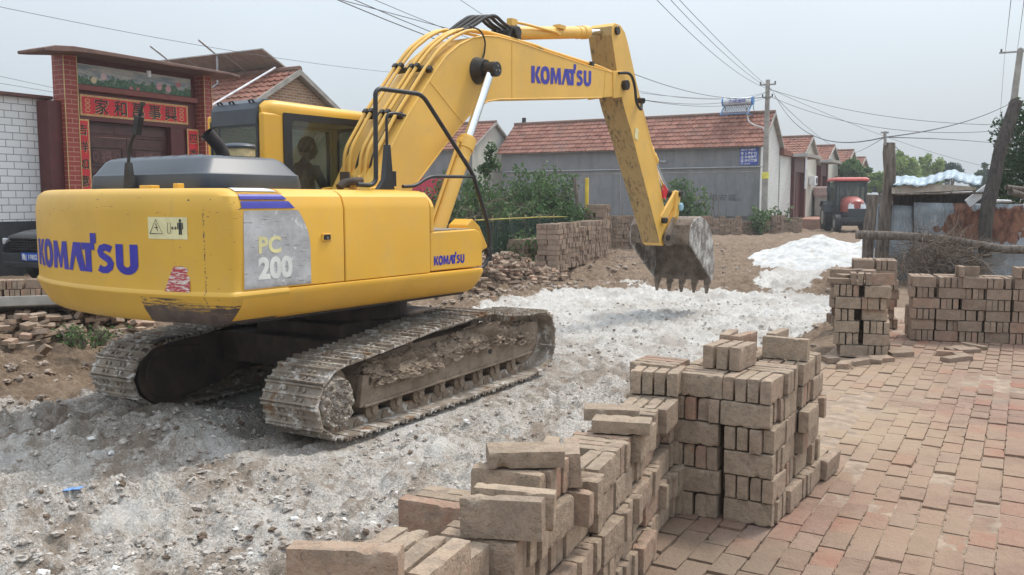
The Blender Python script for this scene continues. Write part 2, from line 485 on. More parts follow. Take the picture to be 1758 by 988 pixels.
def clod_ground():
    m = NT('limed_clods'); co = m.coord(); t = m.attr('tint')
    n3 = m.noise(co, 55, 4, .65)
    w = m.mix(m.ramp(n3, .30, .68), (.29, .25, .215), (.60, .56, .51))
    br = m.ramp(m.noise(co, 5.5, 8, .75), .48, .62)
    w = m.mix(m.math('MULTIPLY', br, .7), w, (.30, .24, .19))
    w = m.mix(m.ramp(t, .90, .93), w, (.17, .125, .095))
    w = m.mix(m.ramp(t, .06, .10, inv=True), w, (.76, .74, .71))
    return m.done(w, .95, 0, m.bump(m.noise(co, 110, 4, .7), .8, .008), .2)
M['clod'] = clod_ground()
def samp_pit(n):
    U = []; Vv = []
    while len(U) < n:
        d = 3.2 + 14 * random.random() ** 2.3; x = random.uniform(-.62, .62) * d
        u = x * .5 + d * .866; v = -x * .866 + d * .5
        if 2.1 < v < 9.3 and u < 19:
            if abs(u - 7.1) < 2.2 and (.75 < abs(v - 6.09) < 1.45): continue
            if float(lime_mask(u, v)) > random.random() and float(fbm(np.array(u * 2.3), np.array(v * 2.3), 3, 91)) > .30 + .28 * random.random(): U.append(u); Vv.append(v)
    return np.array(U), np.array(Vv)
scatter('lime_clods', 13000, samp_pit, .004, .032, 4.2, M['clod'], 'small white and brown clods strewn over the limed ground', 'clods')
def samp_earth(n):
    U = []; Vv = []
    while len(U) < n:
        u = random.uniform(3, 30); v = random.choice([random.uniform(8.3, 10.5), random.uniform(1.9, 3.4), random.uniform(2, 10) if u > 17 else 9])
        if float(lime_mask(u, v)) < .5: U.append(u); Vv.append(v)
    return np.array(U), np.array(Vv)
scatter('earth_clods', 2200, samp_earth, .01, .075, 3.0, M['clod_brown'], 'brown clods of earth along the edges of the dug street', 'clods')

# ================================================================ BRICKS
BL, BW, BH = .238, .053, .114
def brick_arrays(seed, nx, ny, nz, r, amp, chips):
    """rounded, chipped box, long axis x, standing on edge (z = .114)"""
    bm = bmesh.new()
    def gridface(ax, sgn):
        dims = (nx, ny, nz); a, b = [i for i in range(3) if i != ax]
        g_ = {}
        for i in range(dims[a] + 1):
            for j in range(dims[b] + 1):
                c = [0, 0, 0]; c[ax] = sgn; c[a] = -1 + 2 * i / dims[a]; c[b] = -1 + 2 * j / dims[b]
                g_[i, j] = bm.verts.new(c)
        for i in range(dims[a]):
            for j in range(dims[b]):
                bm.faces.new((g_[i, j], g_[i + 1, j], g_[i + 1, j + 1], g_[i, j + 1]))
    for ax in range(3):
        for sg in (-1, 1): gridface(ax, sg)
    bmesh.ops.remove_doubles(bm, verts=bm.verts, dist=1e-4)
    bmesh.ops.recalc_face_normals(bm, faces=bm.faces)
    H = Vector((BL / 2, BW / 2, BH / 2)); rr = random.Random(seed); off = Vector((rr.uniform(0, 50), rr.uniform(0, 50), rr.uniform(0, 50)))
    cs = [(Vector((rr.choice((-1, 1)) * H.x * rr.uniform(.1, 1), rr.choice((-1, 1)) * H.y, rr.choice((-1, 1)) * H.z)), rr.uniform(.008, .022)) for _ in range(chips)]
    twist = rr.gauss(0, .02)
    for v in bm.verts:
        p = Vector((v.co.x * H.x, v.co.y * H.y, v.co.z * H.z))
        q = Vector([max(-H[i] + r, min(H[i] - r, p[i])) for i in range(3)])
        d = p - q
        if d.length > 1e-9: p = q + d.normalized() * r
        n = mnoise.noise(p * 12 + off) * amp * .35 + mnoise.noise(p * 75 + off) * amp * .30
        p += (d.normalized() if d.length > 1e-9 else Vector((0, 0, 0))) * n
        for c, rad in cs:
            e = (p - c).length
            if e < rad * (1 + .5 * mnoise.noise(p * 90 + off)): p = p - (c - Vector((c.x * .8, 0, 0))).normalized() * (rad * .42 * (1 - e / rad / 1.4)) 
        v.co = p
    bm.verts.ensure_lookup_table()
    V = np.array([v.co[:] for v in bm.verts]); F = np.array([[v.index for v in f.verts] for f in bm.faces]); bm.free()
    return V, F
HI = [brick_arrays(100 + i, 24, 6, 12, .0032, .0036, 5 + i % 6) for i in range(14)]
LO = [brick_arrays(200 + i, 3, 2, 2, .003, .001, 0) for i in range(10)]
def brick_material(name, stops, dusty=.55):
    m = NT(name); co = m.coord('pos')
    t = m.math('FRACT', m.math('ADD', m.objrand(), m.attr('tint')))
    r = m.n('ShaderNodeValToRGB')
    r.color_ramp.elements[0].position = stops[0][0]; r.color_ramp.elements[0].color = (*stops[0][1], 1)
    r.color_ramp.elements[1].position = stops[-1][0]; r.color_ramp.elements[1].color = (*stops[-1][1], 1)
    for p_, c_ in stops[1:-1]:
        e = r.color_ramp.elements.new(p_); e.color = (*c_, 1)
    m.l(t, r.inputs[0])
    n1 = m.noise(co, 9, 7, .7); n2 = m.noise(co, 60, 5, .65)
    c = m.mix(m.math('MULTIPLY', m.ramp(n1, .38, .62), dusty), r.outputs[0], (.42, .33, .245))
    pit_ = m.ramp(m.noise(co, 95, 4, .6), .60, .68)
    c = m.mix(m.math('MULTIPLY', m.ramp(m.noise(co, 20, 7, .75), .46, .60), .55), c, (.22, .175, .135))
    c = m.mix(m.math('MULTIPLY', pit_, .6), c, (.14, .105, .08))
    rd = m.math('MULTIPLY', m.ramp(m.noise(co, 17, 5, .6), .60, .70), m.ramp(t, .6, .95))
    c = m.mix(m.math('MULTIPLY', rd, .5), c, (.38, .17, .11))
    c = m.mix(m.ramp(n2, .60, .75), c, (.17, .13, .10))
    c = m.mix(m.math('MULTIPLY', m.ramp(m.noise(co, 36, 5, .7), .55, .72), .45), c, (.43, .36, .29))
    h = m.math('ADD', m.math('MULTIPLY', n2, .6), m.math('MULTIPLY', m.noise(co, 22, 6, .7), .9))
    nm = m.bump(h, 1.0, .011)
    nm = m.bump(m.noise(co, 180, 4, .65), .6, .003, nm)
    return m.done(c, .92, 0, nm, .25)
M['brick'] = brick_material('dusty_brick', [(0, (.27, .20, .145)), (.3, (.37, .285, .205)), (.5, (.31, .235, .175)), (.7, (.35, .25, .185)), (.90, (.43, .325, .235)), (.965, (.34, .21, .15)), (1, (.36, .20, .14))])
M['brick_far'] = brick_material('pale_brick', [(0, (.21, .145, .105)), (.3, (.30, .215, .16)), (.6, (.25, .18, .135)), (.86, (.35, .25, .185)), (1, (.34, .195, .14))], .4)
HIMESH = []
for i, (V, F) in enumerate(HI):
    me = bpy.data.meshes.new('brick'); me.from_pydata(V.tolist(), [], F.tolist()); me.materials.append(M['brick'])
    me.polygons.foreach_set('use_smooth', [True] * len(me.polygons)); me.set_sharp_from_angle(angle=R(50))
    HIMESH.append(me)

BR = []      # all bricks: dict(pos, rot matrix, info)
def put(pos, head, info, flat=False, tilt=(0, 0), scale=1.0, cls=0, exposed=True, half=False):
    """head = heading angle of the long axis (clockwise from +Y)"""
    rz = PI / 2 - head
    Mx = Matrix.Rotation(rz, 3, 'Z')
    if flat: Mx = Mx @ Matrix.Rotation(PI / 2, 3, 'X')
    Mx = Matrix.Rotation(tilt[0], 3, 'X') @ Matrix.Rotation(tilt[1], 3, 'Y') @ Mx
    BR.append(dict(p=Vector(pos), M=Mx, info=info, cls=cls, exposed=exposed, s=scale, half=half))
LAY = .1185
def block(o, du, dv, i, j, k, base, hu, name, cls, exposed, jit=.006, par=0, cell=.248, drop=0.0):
    """one 240 x 240 x 115 cell of four bricks on edge; o = corner, du / dv = unit vectors, hu = heading of du"""
    stretch = (i + j + k + par) % 2 == 0       # long axis along du
    if cls == 2: stretch = random.random() < .22
    c0 = o + du * (i * cell + cell / 2) + dv * (j * cell + cell / 2)
    ju, jv = random.gauss(0, jit), random.gauss(0, jit * 1.4)
    n = 0
    offs = [-.0905, -.0305, .0305, .0905]
    if random.random() < .12: offs = [-.088, -.015, .032, .090]
    for q, t in enumerate(offs):
        if random.random() < drop: continue
        n += 1
        tt = t + random.gauss(0, .002)
        a = random.gauss(0, .014)
        if stretch: c = c0 + dv * (tt + jv) + du * (random.gauss(0, .006) + ju); h = hu + a
        else: c = c0 + du * (tt + ju) + dv * (random.gauss(0, .008) + jv); h = hu + PI / 2 + a
        z = base + k * LAY + BH / 2 + random.uniform(0, .003)
        if callable(exposed): ex = exposed(stretch, q)
        else: ex = exposed
        put((c.x, c.y, z), h, dict(where=name, i=i, j=j, k=k, q=q, st=stretch), tilt=(random.gauss(0, .008), random.gauss(0, .008)), cls=cls, exposed=ex, scale=random.uniform(.97, 1.0))
def head_vec(h): return Vector((math.sin(h), math.cos(h), 0))

# --- foreground row (one cell thick) climbing towards the near stack
ROW_H = R(23.2); ru = head_vec(ROW_H); rv = Vector((-ru.y, ru.x, 0))
ROW_O = Vector((-.22, 1.82, 0)) - ru * .15
row_layers = [6, 6, 5, 5, 6, 5, 5, 5, 5, 5, 5, 6]
for i, n in enumerate(row_layers):
    for k in range(n):
        top = (k == n - 1)
        def ex(st, q, top=top, i=i, k=k, n=n):
            return top or (not st) or q == 0 or (k >= min(row_layers[max(0, i - 1)], n))
        sh = random.gauss(0, .010) + (.01 * (n - k) if k > 2 else 0)
        block(ROW_O + rv * sh, ru, rv, i, 0, k, GZ + .012, ROW_H, 'row', 0, ex, jit=.011, drop=.04 if top else .01)
for i, n in enumerate([0, 5, 4, 4, 5, 4, 4, 4, 4, 3, 0, 0]):
    for k in range(n):
        def ex2(st, q, k=k, n=n): return k == n - 1
        block(ROW_O + ru * .05, ru, rv, i, 1, k, GZ - .02, ROW_H, 'row', 0, ex2, jit=.02, drop=.10 if k == n - 1 else .01)
def row_pt(i, off, z): return ROW_O + ru * (i * .248) + rv * off + Vector((0, 0, GZ + .012 + z))
extra = [(.25, .10, 6, 96, False), (3.15, .06, 5, 104, False), (3.50, .06, 5, 100, False), (4.4, .12, 6, 84, True),
         (5.5, .14, 5, 8, False), (5.5, .055, 5, 3, False)]
top_names = ['brick standing on edge on top of the near end of the foreground brick row',
             'tilted brick facing the camera on the sagging middle of the foreground brick row',
             'brick leaning behind the tilted one on the foreground brick row',
             'flat brick lying behind the two tilted bricks of the foreground row',
             'left brick of the upright pair with dark gap on the foreground row',
             'right brick of the upright pair with crumbled mortar on the foreground row']
for nme, (i, off, lay, hd, fl) in zip(top_names, extra):
    put(row_pt(i, off, lay * LAY + (.03 if fl else .059)), R(hd), dict(label=nme), flat=fl, tilt=(random.uniform(-.07, .07), random.uniform(-.08, .08)), cls=0)
put(row_pt(8.15, .07, 5 * LAY + .030), R(104), dict(label='flat brick laid across four upright ones halfway along the foreground row'), flat=True, cls=0)
put(row_pt(8.9, .17, 5 * LAY + .030), R(98), dict(label='flat brick behind another flat one halfway along the foreground row'), flat=True, cls=0)
for q in range(3):
    put(row_pt(2.0 + q * .28, -.14 - .11 * q, .022), R(20 + 9 * q), dict(label=['fallen brick lying on the paving at the foot of the foreground row', 'second fallen brick at the foot of the foreground row', 'fallen brick nearest the camera beside the foreground row'][q]), flat=True, cls=0, exposed=False)

# --- near stack, two cells wide
NS_H = R(31); nu_ = head_vec(NS_H); nv_ = Vector((-nu_.y, nu_.x, 0))
NS_O = Vector((1.215, 4.05, 0))
ns_h = {(0, 0): 6, (1, 0): 6, (2, 0): 6, (3, 0): 6, (0, 1): 6, (1, 1): 6, (2, 1): 6, (3, 1): 6}
for (i, j), n in ns_h.items():
    for k in range(n):
        def ex(st, q, i=i, j=j, k=k, n=n):
            if k == n - 1: return True
            a = (j == 0) and ((not st) or q == 0)      # right side
            b = (i == 0) and (st or q == 0)            # front
            return a or b
        lean = nv_ * (random.gauss(0, .012) if i else 0) + nu_ * (random.gauss(0, .004))
        rag = (nv_ * (-.03 * (k % 3 == 0) - .02 * (i > 1))) if j == 0 and i else Vector((0, 0, 0))
        block(NS_O + lean + rag, nu_, nv_, i, j, k, GZ + .004, NS_H, 'near', 0, ex, par=1, jit=.006)
def ns_pt(a, b, z): return NS_O + nu_ * a + nv_ * b + Vector((0, 0, GZ + .004 + z))
for t, lb in ((0, 'left'), (.07, 'middle'), (.135, 'right')):
    put(ns_pt(.27, .36 - t, 6 * LAY + .059), NS_H + R(4), dict(label=lb + ' brick of three set on edge on top of the near stack' + (', reddish on top' if lb == 'right' else '')), cls=0)
put(ns_pt(.62, .10, 6 * LAY + .059), NS_H + PI / 2 + R(3), dict(label='long brick on edge at the back right of the near stack top'), cls=0)
put(ns_pt(.64, .33, 6 * LAY + .059), NS_H + R(7), dict(label='brick end seen at the back of the near stack top'), cls=0)
put(ns_pt(.66, .42, 6 * LAY + .059), NS_H - R(5), dict(label='chipped brick at the back left corner of the near stack top'), cls=0)
put(ns_pt(.84, .20, 6 * LAY + .059), NS_H + R(3), dict(label='brick standing out at the far right edge of the near stack'), cls=0)
for q in range(4):
    put(ns_pt(.06 + q * .062, .62, 5 * LAY + .059 + .02), NS_H + PI / 2 + R(2), dict(label='brick %s where the foreground row meets the near stack' % ['set across', 'second across', 'third across', 'fourth across'][q]), cls=0, exposed=q < 2)
for q in range(3):
    put(ns_pt(.99 + .02 * q, .06 - .060 * q, .059), NS_H + R(3 * q), dict(label='%s brick of three leaning at the back right foot of the near stack' % ['first', 'second', 'third'][q]), tilt=(.12, .05), cls=0)

# --- second stack, middle distance right
S2_H = R(22); su = head_vec(S2_H); sv = Vector((-su.y, su.x, 0))
S2_O = Vector((3.68, 8.58, 0))
for i in range(3):
    for j in range(2):
        for k in range(6):
            def ex(st, q, i=i, j=j, k=k):
                return k == 5 or ((j == 0) and ((not st) or q == 0)) or ((i == 0) and (st or q == 0))
            block(S2_O + sv * random.gauss(0, .015) + su * random.gauss(0, .01), su, sv, i, j, k, GZ + .004, S2_H, 'second', 0, ex, jit=.014, drop=.03)
def s2_pt(a, b, z): return S2_O + su * a + sv * b + Vector((0, 0, GZ + .004 + z))
for t, (a, b, hh, fl, zz) in enumerate([(.1, .08, 100, False, 6), (.12, .2, 20, False, 6), (.13, .27, 24, False, 6), (.15, .34, 18, False, 6), (.12, .46, 95, True, 6), (.3, .4, 60, True, 6.25), (.4, .2, 30, True, 6.6), (.45, .35, 80, True, 6.6)]):
    put(s2_pt(a, b, zz * LAY + (.03 if fl else .059)), R(hh), dict(label='loose top brick number'), flat=fl, tilt=(random.uniform(-.05, .05),) * 2, cls=1)
# --- rear wall of stacks on the right
W3 = [(Vector((4.42, 9.74, 0)), R(18), 9, 2, [6, 6, 6, 6, 6, 6, 6, 6, 6])]
w3u = head_vec(R(18)); w3v = Vector((-w3u.y, w3u.x, 0)); w3r = -w3v
for j in range(-12, 1):
    for i in range(2):
        for k in range(6):
            block(Vector((4.66, 9.68, 0)) + w3u * random.gauss(0, .008), w3u, w3v, i, j, k, GZ + .004, R(18), 'w3', 1, i == 0 or k > 4, jit=.007)
for j, (a, n) in enumerate([(-.35, 2), (-.9, 4), (-1.35, 3), (-1.75, 4), (-2.3, 3), (-2.8, 4)]):
    for q in range(n):
        p_ = Vector((4.66, 9.68, 0)) - w3v * (-a - .1 + q * .066) + w3u * .12
        put((p_.x, p_.y, GZ + .004 + 6 * LAY + .059), R(18) + (PI / 2 if q == n - 1 else 0), {}, cls=1)
for j in range(3):
    for i in range(2):
        for k in range(7 - (j == 2)):
            block(Vector((4.62, 10.55, 0)), w3u, w3v, i, j, k, GZ + .004, R(18), 'w4', 1, True, jit=.016)
for j in range(1, 5):
    for i in range(1):
        for k in range(0):
            block(Vector((4.62, 11.2, 0)), w3u, w3v, i, j, k, GZ + .004, R(18), 'w4b', 1, True, jit=.02)
# --- long walls of stacked bricks on the left side of the street
def long_stack(x0, y0, x1, y1, layers, thick=1, base=GZ, par=0, jit=.010, hvar=0):
    a = Vector((x0, y0, 0)); b = Vector((x1, y1, 0)); d = b - a; n = int(d.length / .248); d.normalize()
    w = Vector((-d.y, d.x, 0)); h = math.atan2(d.x, d.y)
    for i in range(n):
        L = layers - (random.random() < hvar) - (random.random() < hvar)
        for j in range(thick):
            for k in range(L):
                block(a + w * random.gauss(0, .01), d, w, i, j, k, base, h, 'far', 2, True, jit=jit, par=par)
long_stack(1.02, 20.1, 2.78, 24.9, 9, 2, GZ - .06, hvar=.1)
long_stack(2.55, 24.6, 2.95, 26.4, 12, 2, GZ, hvar=.25)
long_stack(3.25, 27.6, 5.0, 28.4, 9, 2, GZ, hvar=.3)
long_stack(3.9, 33.0, 7.6, 33.2, 8, 1, GZ, hvar=.2)
long_stack(.3, 21.5, 1.1, 23, 5, 2, GZ, hvar=.2)
long_stack(7.5, 39.6, 10.3, 39.5, 8, 1, GZ - .1, hvar=.25)
long_stack(10.5, 40.4, 11.9, 40.4, 6, 1, GZ - .1, hvar=.2)
long_stack(12.3, 41.4, 13.8, 41.9, 8, 2, GZ - .1, hvar=.3)
long_stack(-6.75, 10.7, -5.4, 11.2, 2, 1, GZ + .33)
long_stack(-9.35, 14.6, -8.75, 15.0, 7, 2, GZ, hvar=.3)
# --- loose half bricks on the paving
for (px, py) in [(1450, 632), (1470, 628), (1492, 624), (1512, 622), (1545, 612), (1630, 612), (1643, 605), (1660, 607), (1652, 618), (1637, 622), (1672, 600), (1425, 622)]:
    d = 1.55 / ((py - 343.5) / FPX); q = at(px, py, d)
    put((q.x, q.y, GZ + .02), R(random.uniform(0, 180)), {}, flat=True, tilt=(random.uniform(-.12, .12), random.uniform(-.1, .1)), cls=1)

# --- choose the 300 that show largest as objects of their own
def prj(p):
    y, z = p.y, p.z - EYE; c, s = math.cos(PITCH), math.sin(PITCH)
    d = y * c - z * s
    if d < .05: return None
    return 879 + FPX * p.x / d, 494 - FPX * (y * s + z * c) / d, d
cand = []; rest = []
ORD = ['lowest', 'second', 'third', 'fourth', 'fifth', 'sixth', 'seventh', 'eighth']
NUM = ['first', 'second', 'third', 'fourth', 'fifth', 'sixth', 'seventh', 'eighth', 'ninth', 'tenth', 'eleventh', 'twelfth', 'thirteenth']
for b in BR:
    t = prj(b['p'])
    vis = t and -40 < t[0] < 1800 and t[1] < 1010
    if b['cls'] == 0 and b['exposed'] and vis: cand.append((t[2], id(b), b))
    else: rest.append(b)
cand.sort(key=lambda x: x[:2])
LIM = 300
rest += [c[2] for c in cand[LIM:]]
def brick_label(b):
    I = b['info']
    if 'label' in I: return I['label']
    k = ORD[I['k']]
    pos = NUM[I['i']]
    if I['where'] == 'row':
        q = 'long side out' if I['st'] else 'end out'
        if I['st']:
            w = ['front', 'second', 'third', 'rear'][I['q']] + ' long brick'
        else: w = ['nearest', 'second', 'third', 'farthest'][I['q']] + ' end-on brick'
        return f"{w}, bundle {pos} from the camera, {k} layer, back of foreground row" if I['j'] else f"{w} of bundle {pos} along from the camera, {k} layer of foreground row"
    st = {'near': 'near stack', 'second': 'second stack'}[I['where']]
    colr = ['right', 'left'][I['j']]
    if I['st']: w = ['rightmost', 'second', 'third', 'leftmost'][I['q']]
    else: w = ['front', 'second', 'third', 'back'][I['q']]
    return f"{w} brick of the {colr} bundle, {pos} from the front, {k} layer of {st}"
used = {}
for _, _, b in cand[:LIM]:
    o = bpy.data.objects.new('brick', random.choice(HIMESH)); COL.objects.link(o)
    o.matrix_world = Matrix.Translation(b['p']) @ b['M'].to_4x4() @ Matrix.Scale(b['s'], 4)
    lb = brick_label(b)
    tag(o, lb, 'brick', 'loose bricks stacked on edge by the paving')
Vs = []; Fs = []; T = []; o_ = 0
for b in rest:
    near = b['cls'] == 0 and b['p'].y < 6 and b['exposed']
    A, F = random.choice(HI if near else LO)
    Mx = np.array(b['M']) * b['s']
    Vs.append(A @ Mx.T + np.array(b['p'])); Fs.append(F + o_); o_ += len(A)
    T.append(np.full(len(A), random.random()))
bk = np_mesh('stacked_bricks', np.concatenate(Vs), np.concatenate(Fs), M['brick_far'], {'tint': np.concatenate(T)}, smooth=False)
tag(bk, 'long stacked walls of old bricks along both sides of the street', 'bricks', kind='stuff')

# ---- rubble piles of broken bricks
def rubble(name, spots, label, n, mat):
    Vs = []; Fs = []; T = []; o = 0
    for _ in range(n):
        (u0, v0, su_, sv_, h) = random.choice(spots)
        a = random.gauss(0, .45); b_ = random.gauss(0, .45)
        u = u0 + a * su_; v = v0 + b_ * sv_
        hh = h * max(0, 1 - (a * a + b_ * b_) * .8) * random.uniform(.3, 1)
        z = float(ground_z(u, v, False)) + hh + .02
        A, F = random.choice(LO)
        rot = Matrix.Rotation(random.uniform(0, PI), 3, 'Z') @ Matrix.Rotation(random.gauss(PI / 2, .45), 3, 'X') @ Matrix.Rotation(random.gauss(0, .4), 3, 'Y')
        S = np.diag([random.choice([1, .7, .5, .35]), random.choice([1, 1, .7]), random.choice([1, .9, .6])])
        p = P(u, v, z)
        Vs.append(A @ S @ np.array(rot).T + np.array(p)); Fs.append(F + o); o += len(A); T.append(np.full(len(A), random.random()))
    ob = np_mesh(name, np.concatenate(Vs), np.concatenate(Fs), mat, {'tint': np.concatenate(T)})
    tag(ob, label, 'brick rubble', kind='stuff')
M['rubble'] = brick_material('rubble_brick', [(0, (.25, .17, .12)), (.3, (.38, .28, .21)), (.6, (.30, .21, .155)), (.8, (.45, .35, .27)), (1, (.40, .22, .15))], .35)
rubble('brick_rubble', [(5.2, 10.6, 1.0, .9, .22), (6.4, 10.2, 1.3, .8, .2), (7.6, 10.4, 1.2, .9, .2), (5.8, 11.4, 1.6, 1.2, .3), (8.6, 11.2, 1.5, 1.2, .3)], 'spill of broken bricks on the earth behind the counterweight', 620, M['rubble'])
rubble('brick_rubble', [(15.4, 9.7, 1.3, .75, .55), (16.6, 9.6, 1.0, .6, .5), (14.4, 9.9, 1.0, .9, .35), (17.4, 9.2, 1.0, .5, .2)], 'heap of broken bricks between the excavator and the stacked brick wall', 520, M['rubble'])

# ================================================================ PAVEMENT
def make_pavement():
    Vs = []; Fs = []; T = []; o = 0
    pu, pv = .228, .116
    box = brick_arrays(900, 3, 3, 3, .005, .0015, 0)
    TEM = [brick_arrays(900 + i, 14, 2, 8, .0030, .0034, 6) for i in range(12)]
    for q_ in range(12): TEM[q_][0][:, 0] *= .218 / .238; TEM[q_][0][:, 2] *= .1125 / .114
    iv = 0; v = 1.72
    while v > -6.5:
        off = random.uniform(-.02, .02) + (iv % 2) * pu / 2
        u = .4 + off
        while u < 12.4:
            edge = 1.72 - .22 * sstep(5, 9, u) + (vnoise(np.array(u * 1.3), np.array(2.0), 71) - .5) * .25
            if v > edge or (v > edge - .12 and random.random() < .35): u += pu; continue
            A, F = random.choice(TEM)
            rot = Matrix.Rotation(R(60) + random.gauss(0, .012), 3, 'Z') @ Matrix.Rotation(PI / 2, 3, 'X') @ Matrix.Rotation(random.gauss(0, .013), 3, 'X') @ Matrix.Rotation(random.gauss(0, .012), 3, 'Z')
            z = GZ - .0265 + random.gauss(0, .0036) + .02 * (float(vnoise(np.array(u * .8), np.array(v * .8), 77)) - .5)
            p = P(u + random.gauss(0, .0025), v + random.gauss(0, .001), z)
            Vs.append(A @ np.diag([random.choice([1, 1, 1, .97]), 1, 1]) @ np.array(rot).T + np.array(p)); Fs.append(F + o); o += len(A); T.append(np.full(len(A), random.random()))
            u += pu
        v -= pv; iv += 1
    m = NT('worn_red_pavers'); co = m.coord(); t = m.attr('tint')
    r = m.n('ShaderNodeValToRGB')
    st = [(0, (.27, .195, .155)), (.2, (.36, .25, .20)), (.45, (.31, .215, .17)), (.6, (.38, .29, .24)), (.85, (.39, .25, .20)), (.96, (.41, .21, .155)), (1, (.31, .275, .25))]
    r.color_ramp.elements[0].position = 0; r.color_ramp.elements[0].color = (*st[0][1], 1)
    r.color_ramp.elements[1].position = 1; r.color_ramp.elements[1].color = (*st[-1][1], 1)
    for p_, c_ in st[1:-1]:
        e = r.color_ramp.elements.new(p_); e.color = (*c_, 1)
    m.l(t, r.inputs[0])
    n1 = m.noise(co, 9, 7, .7); n2 = m.noise(co, 48, 5, .65)
    c = m.mix(m.math('MULTIPLY', m.ramp(n1, .40, .68), .5), r.outputs[0], (.43, .33, .265))
    c = m.mix(m.math('MULTIPLY', m.ramp(m.noise(co, 14, 6, .75), .52, .66), .4), c, (.21, .15, .115))
    c = m.mix(m.ramp(n2, .58, .72), c, (.19, .135, .105))
    dust = m.ramp(m.noise(co, .6, 7, .65), .46, .64)
    c = m.mix(m.math('MULTIPLY', dust, .62), c, (.45, .36, .265))
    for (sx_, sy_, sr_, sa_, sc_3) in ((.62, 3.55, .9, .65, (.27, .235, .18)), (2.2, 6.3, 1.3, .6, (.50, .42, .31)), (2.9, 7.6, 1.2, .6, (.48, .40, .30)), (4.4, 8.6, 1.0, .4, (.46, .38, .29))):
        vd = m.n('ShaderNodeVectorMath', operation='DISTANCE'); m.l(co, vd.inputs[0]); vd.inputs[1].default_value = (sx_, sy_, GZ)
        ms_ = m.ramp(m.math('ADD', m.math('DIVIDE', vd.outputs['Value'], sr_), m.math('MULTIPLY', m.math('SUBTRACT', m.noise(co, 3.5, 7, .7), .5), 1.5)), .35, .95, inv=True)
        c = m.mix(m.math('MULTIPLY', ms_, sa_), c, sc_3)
    st_ = m.ramp(m.noise(co, 1.9, 6, .65), .62, .72)
    c = m.mix(m.math('MULTIPLY', st_, .35), c, (.20, .165, .13))
    nm = m.bump(m.math('ADD', n2, m.noise(co, 20, 6, .7)), .8, .009)
    nm = m.bump(m.noise(co, 150, 4, .7), .5, .003, nm)
    c = m.mix(m.math('MULTIPLY', m.ramp(m.noise(co, 120, 3, .6), .58, .68), .4), c, (.17, .125, .10))
    c = m.mix(1.0, c, (.72, .650, .60), 'MULTIPLY')
    mt = m.done(c, .88, 0, nm, .3)
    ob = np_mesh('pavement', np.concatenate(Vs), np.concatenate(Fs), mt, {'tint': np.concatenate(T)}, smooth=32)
    tag(ob, 'worn red brick paving with sandy joints', kind='structure')
    # sand between and beside the pavers
    su2 = np.arange(.0, 14, .08); sv2 = np.arange(-7, 1.75, .08)
    U, Vv = np.meshgrid(su2, sv2, indexing='ij')
    dusty = sstep(.45, .75, fbm(U * .6, Vv * .6, 3, 81)) 
    z = GZ - .0115 + dusty * .0095 + (fbm(U * 3, Vv * 3, 3, 82) - .5) * .010
    rise = sstep(12.2, 14, U) * .0
    n0, n1_ = U.shape; ix = np.arange(n0 * n1_).reshape(n0, n1_)
    Fq = np.stack([ix[:-1, :-1].ravel(), ix[1:, :-1].ravel(), ix[1:, 1:].ravel(), ix[:-1, 1:].ravel()], 1)
    Xx = U * RU.x + Vv * RV.x; Yy = U * RU.y + Vv * RV.y
    ms = simple('joint_sand', (.30, .225, .165), .95, 0, .25, 9, .5, 70, c2=(.22, .16, .115), thr=(.5, .7), dist=.01)
    o2 = np_mesh('sand', np.stack([Xx.ravel(), Yy.ravel(), z.ravel()], 1), Fq, ms, smooth=True)
    tag(o2, 'dry sand filling the joints of the paving', kind='structure')
make_pavement()
# ================================================================ EXCAVATOR
AL, TH = R(30.12), R(35.135)
EX = empty('excavator', (-1.719, 9.199, 0), PI / 2 - AL)
tag(EX, 'big yellow crawler excavator with muddy tracks working on the whitened street', 'excavator')
UP = AL - TH                                   # the upper body is swung a little against the tracks

def smooth_loop(pts, n):
    """closed Catmull-Rom through pts, resampled to n even steps; returns [(p, tangent)]"""
    m = len(pts); dense = []
    for i in range(m):
        p0, p1, p2, p3 = (Vector(pts[(i + k - 1) % m]) for k in range(4))
        for t in np.linspace(0, 1, 24, endpoint=False):
            dense.append(.5 * ((2 * p1) + (p2 - p0) * t + (2 * p0 - 5 * p1 + 4 * p2 - p3) * t * t + (3 * p1 - p0 - 3 * p2 + p3) * t ** 3))
    D = dense + [dense[0]]
    L = [0]
    for a, b in zip(D, D[1:]): L.append(L[-1] + (b - a).length)
    out = []
    for k in range(n):
        s = L[-1] * k / n
        i = max(0, int(np.searchsorted(L, s, 'right')) - 1)
        f = (s - L[i]) / max(1e-9, L[i + 1] - L[i])
        out.append((D[i].lerp(D[i + 1], f), (D[(i + 2) % len(dense)] - D[i - 1 if i else len(dense) - 1]).normalized()))
    return out, L[-1]
TRK = [(-1.35, .02), (-.6, .01), (.2, .01), (1.0, .01), (1.5, .015), (1.82, .06), (2.0, .2), (2.05, .42), (1.97, .62), (1.78, .745),
       (1.3, .775), (.95, .81), (.6, .865), (.25, .855), (-.4, .82), (-.8, .775), (-1.24, .73), (-1.62, .70), (-1.84, .64), (-1.98, .50), (-2.02, .36), (-1.95, .18), (-1.72, .05)]
def track_mat():
    m = NT('muddy_track'); co = m.coord()
    c = m.mix(m.ramp(m.noise(co, 5, 6, .6), .35, .65), (.185, .145, .11), (.36, .31, .25))
    c = m.mix(m.math('MULTIPLY', m.ramp(m.noise(co, 9, 7, .7), .52, .62), .85), c, (.64, .61, .57))
    c = m.mix(m.ramp(m.noise(co, 5, 5, .65), .56, .66), c, (.20, .115, .06))
    c = m.mix(m.ramp(m.noise(co, 26, 4, .65), .64, .70), c, (.085, .07, .058))
    return m.done(c, .8, 0, m.bump(m.noise(co, 40, 5, .65), .6, .008))
M['track'] = track_mat()
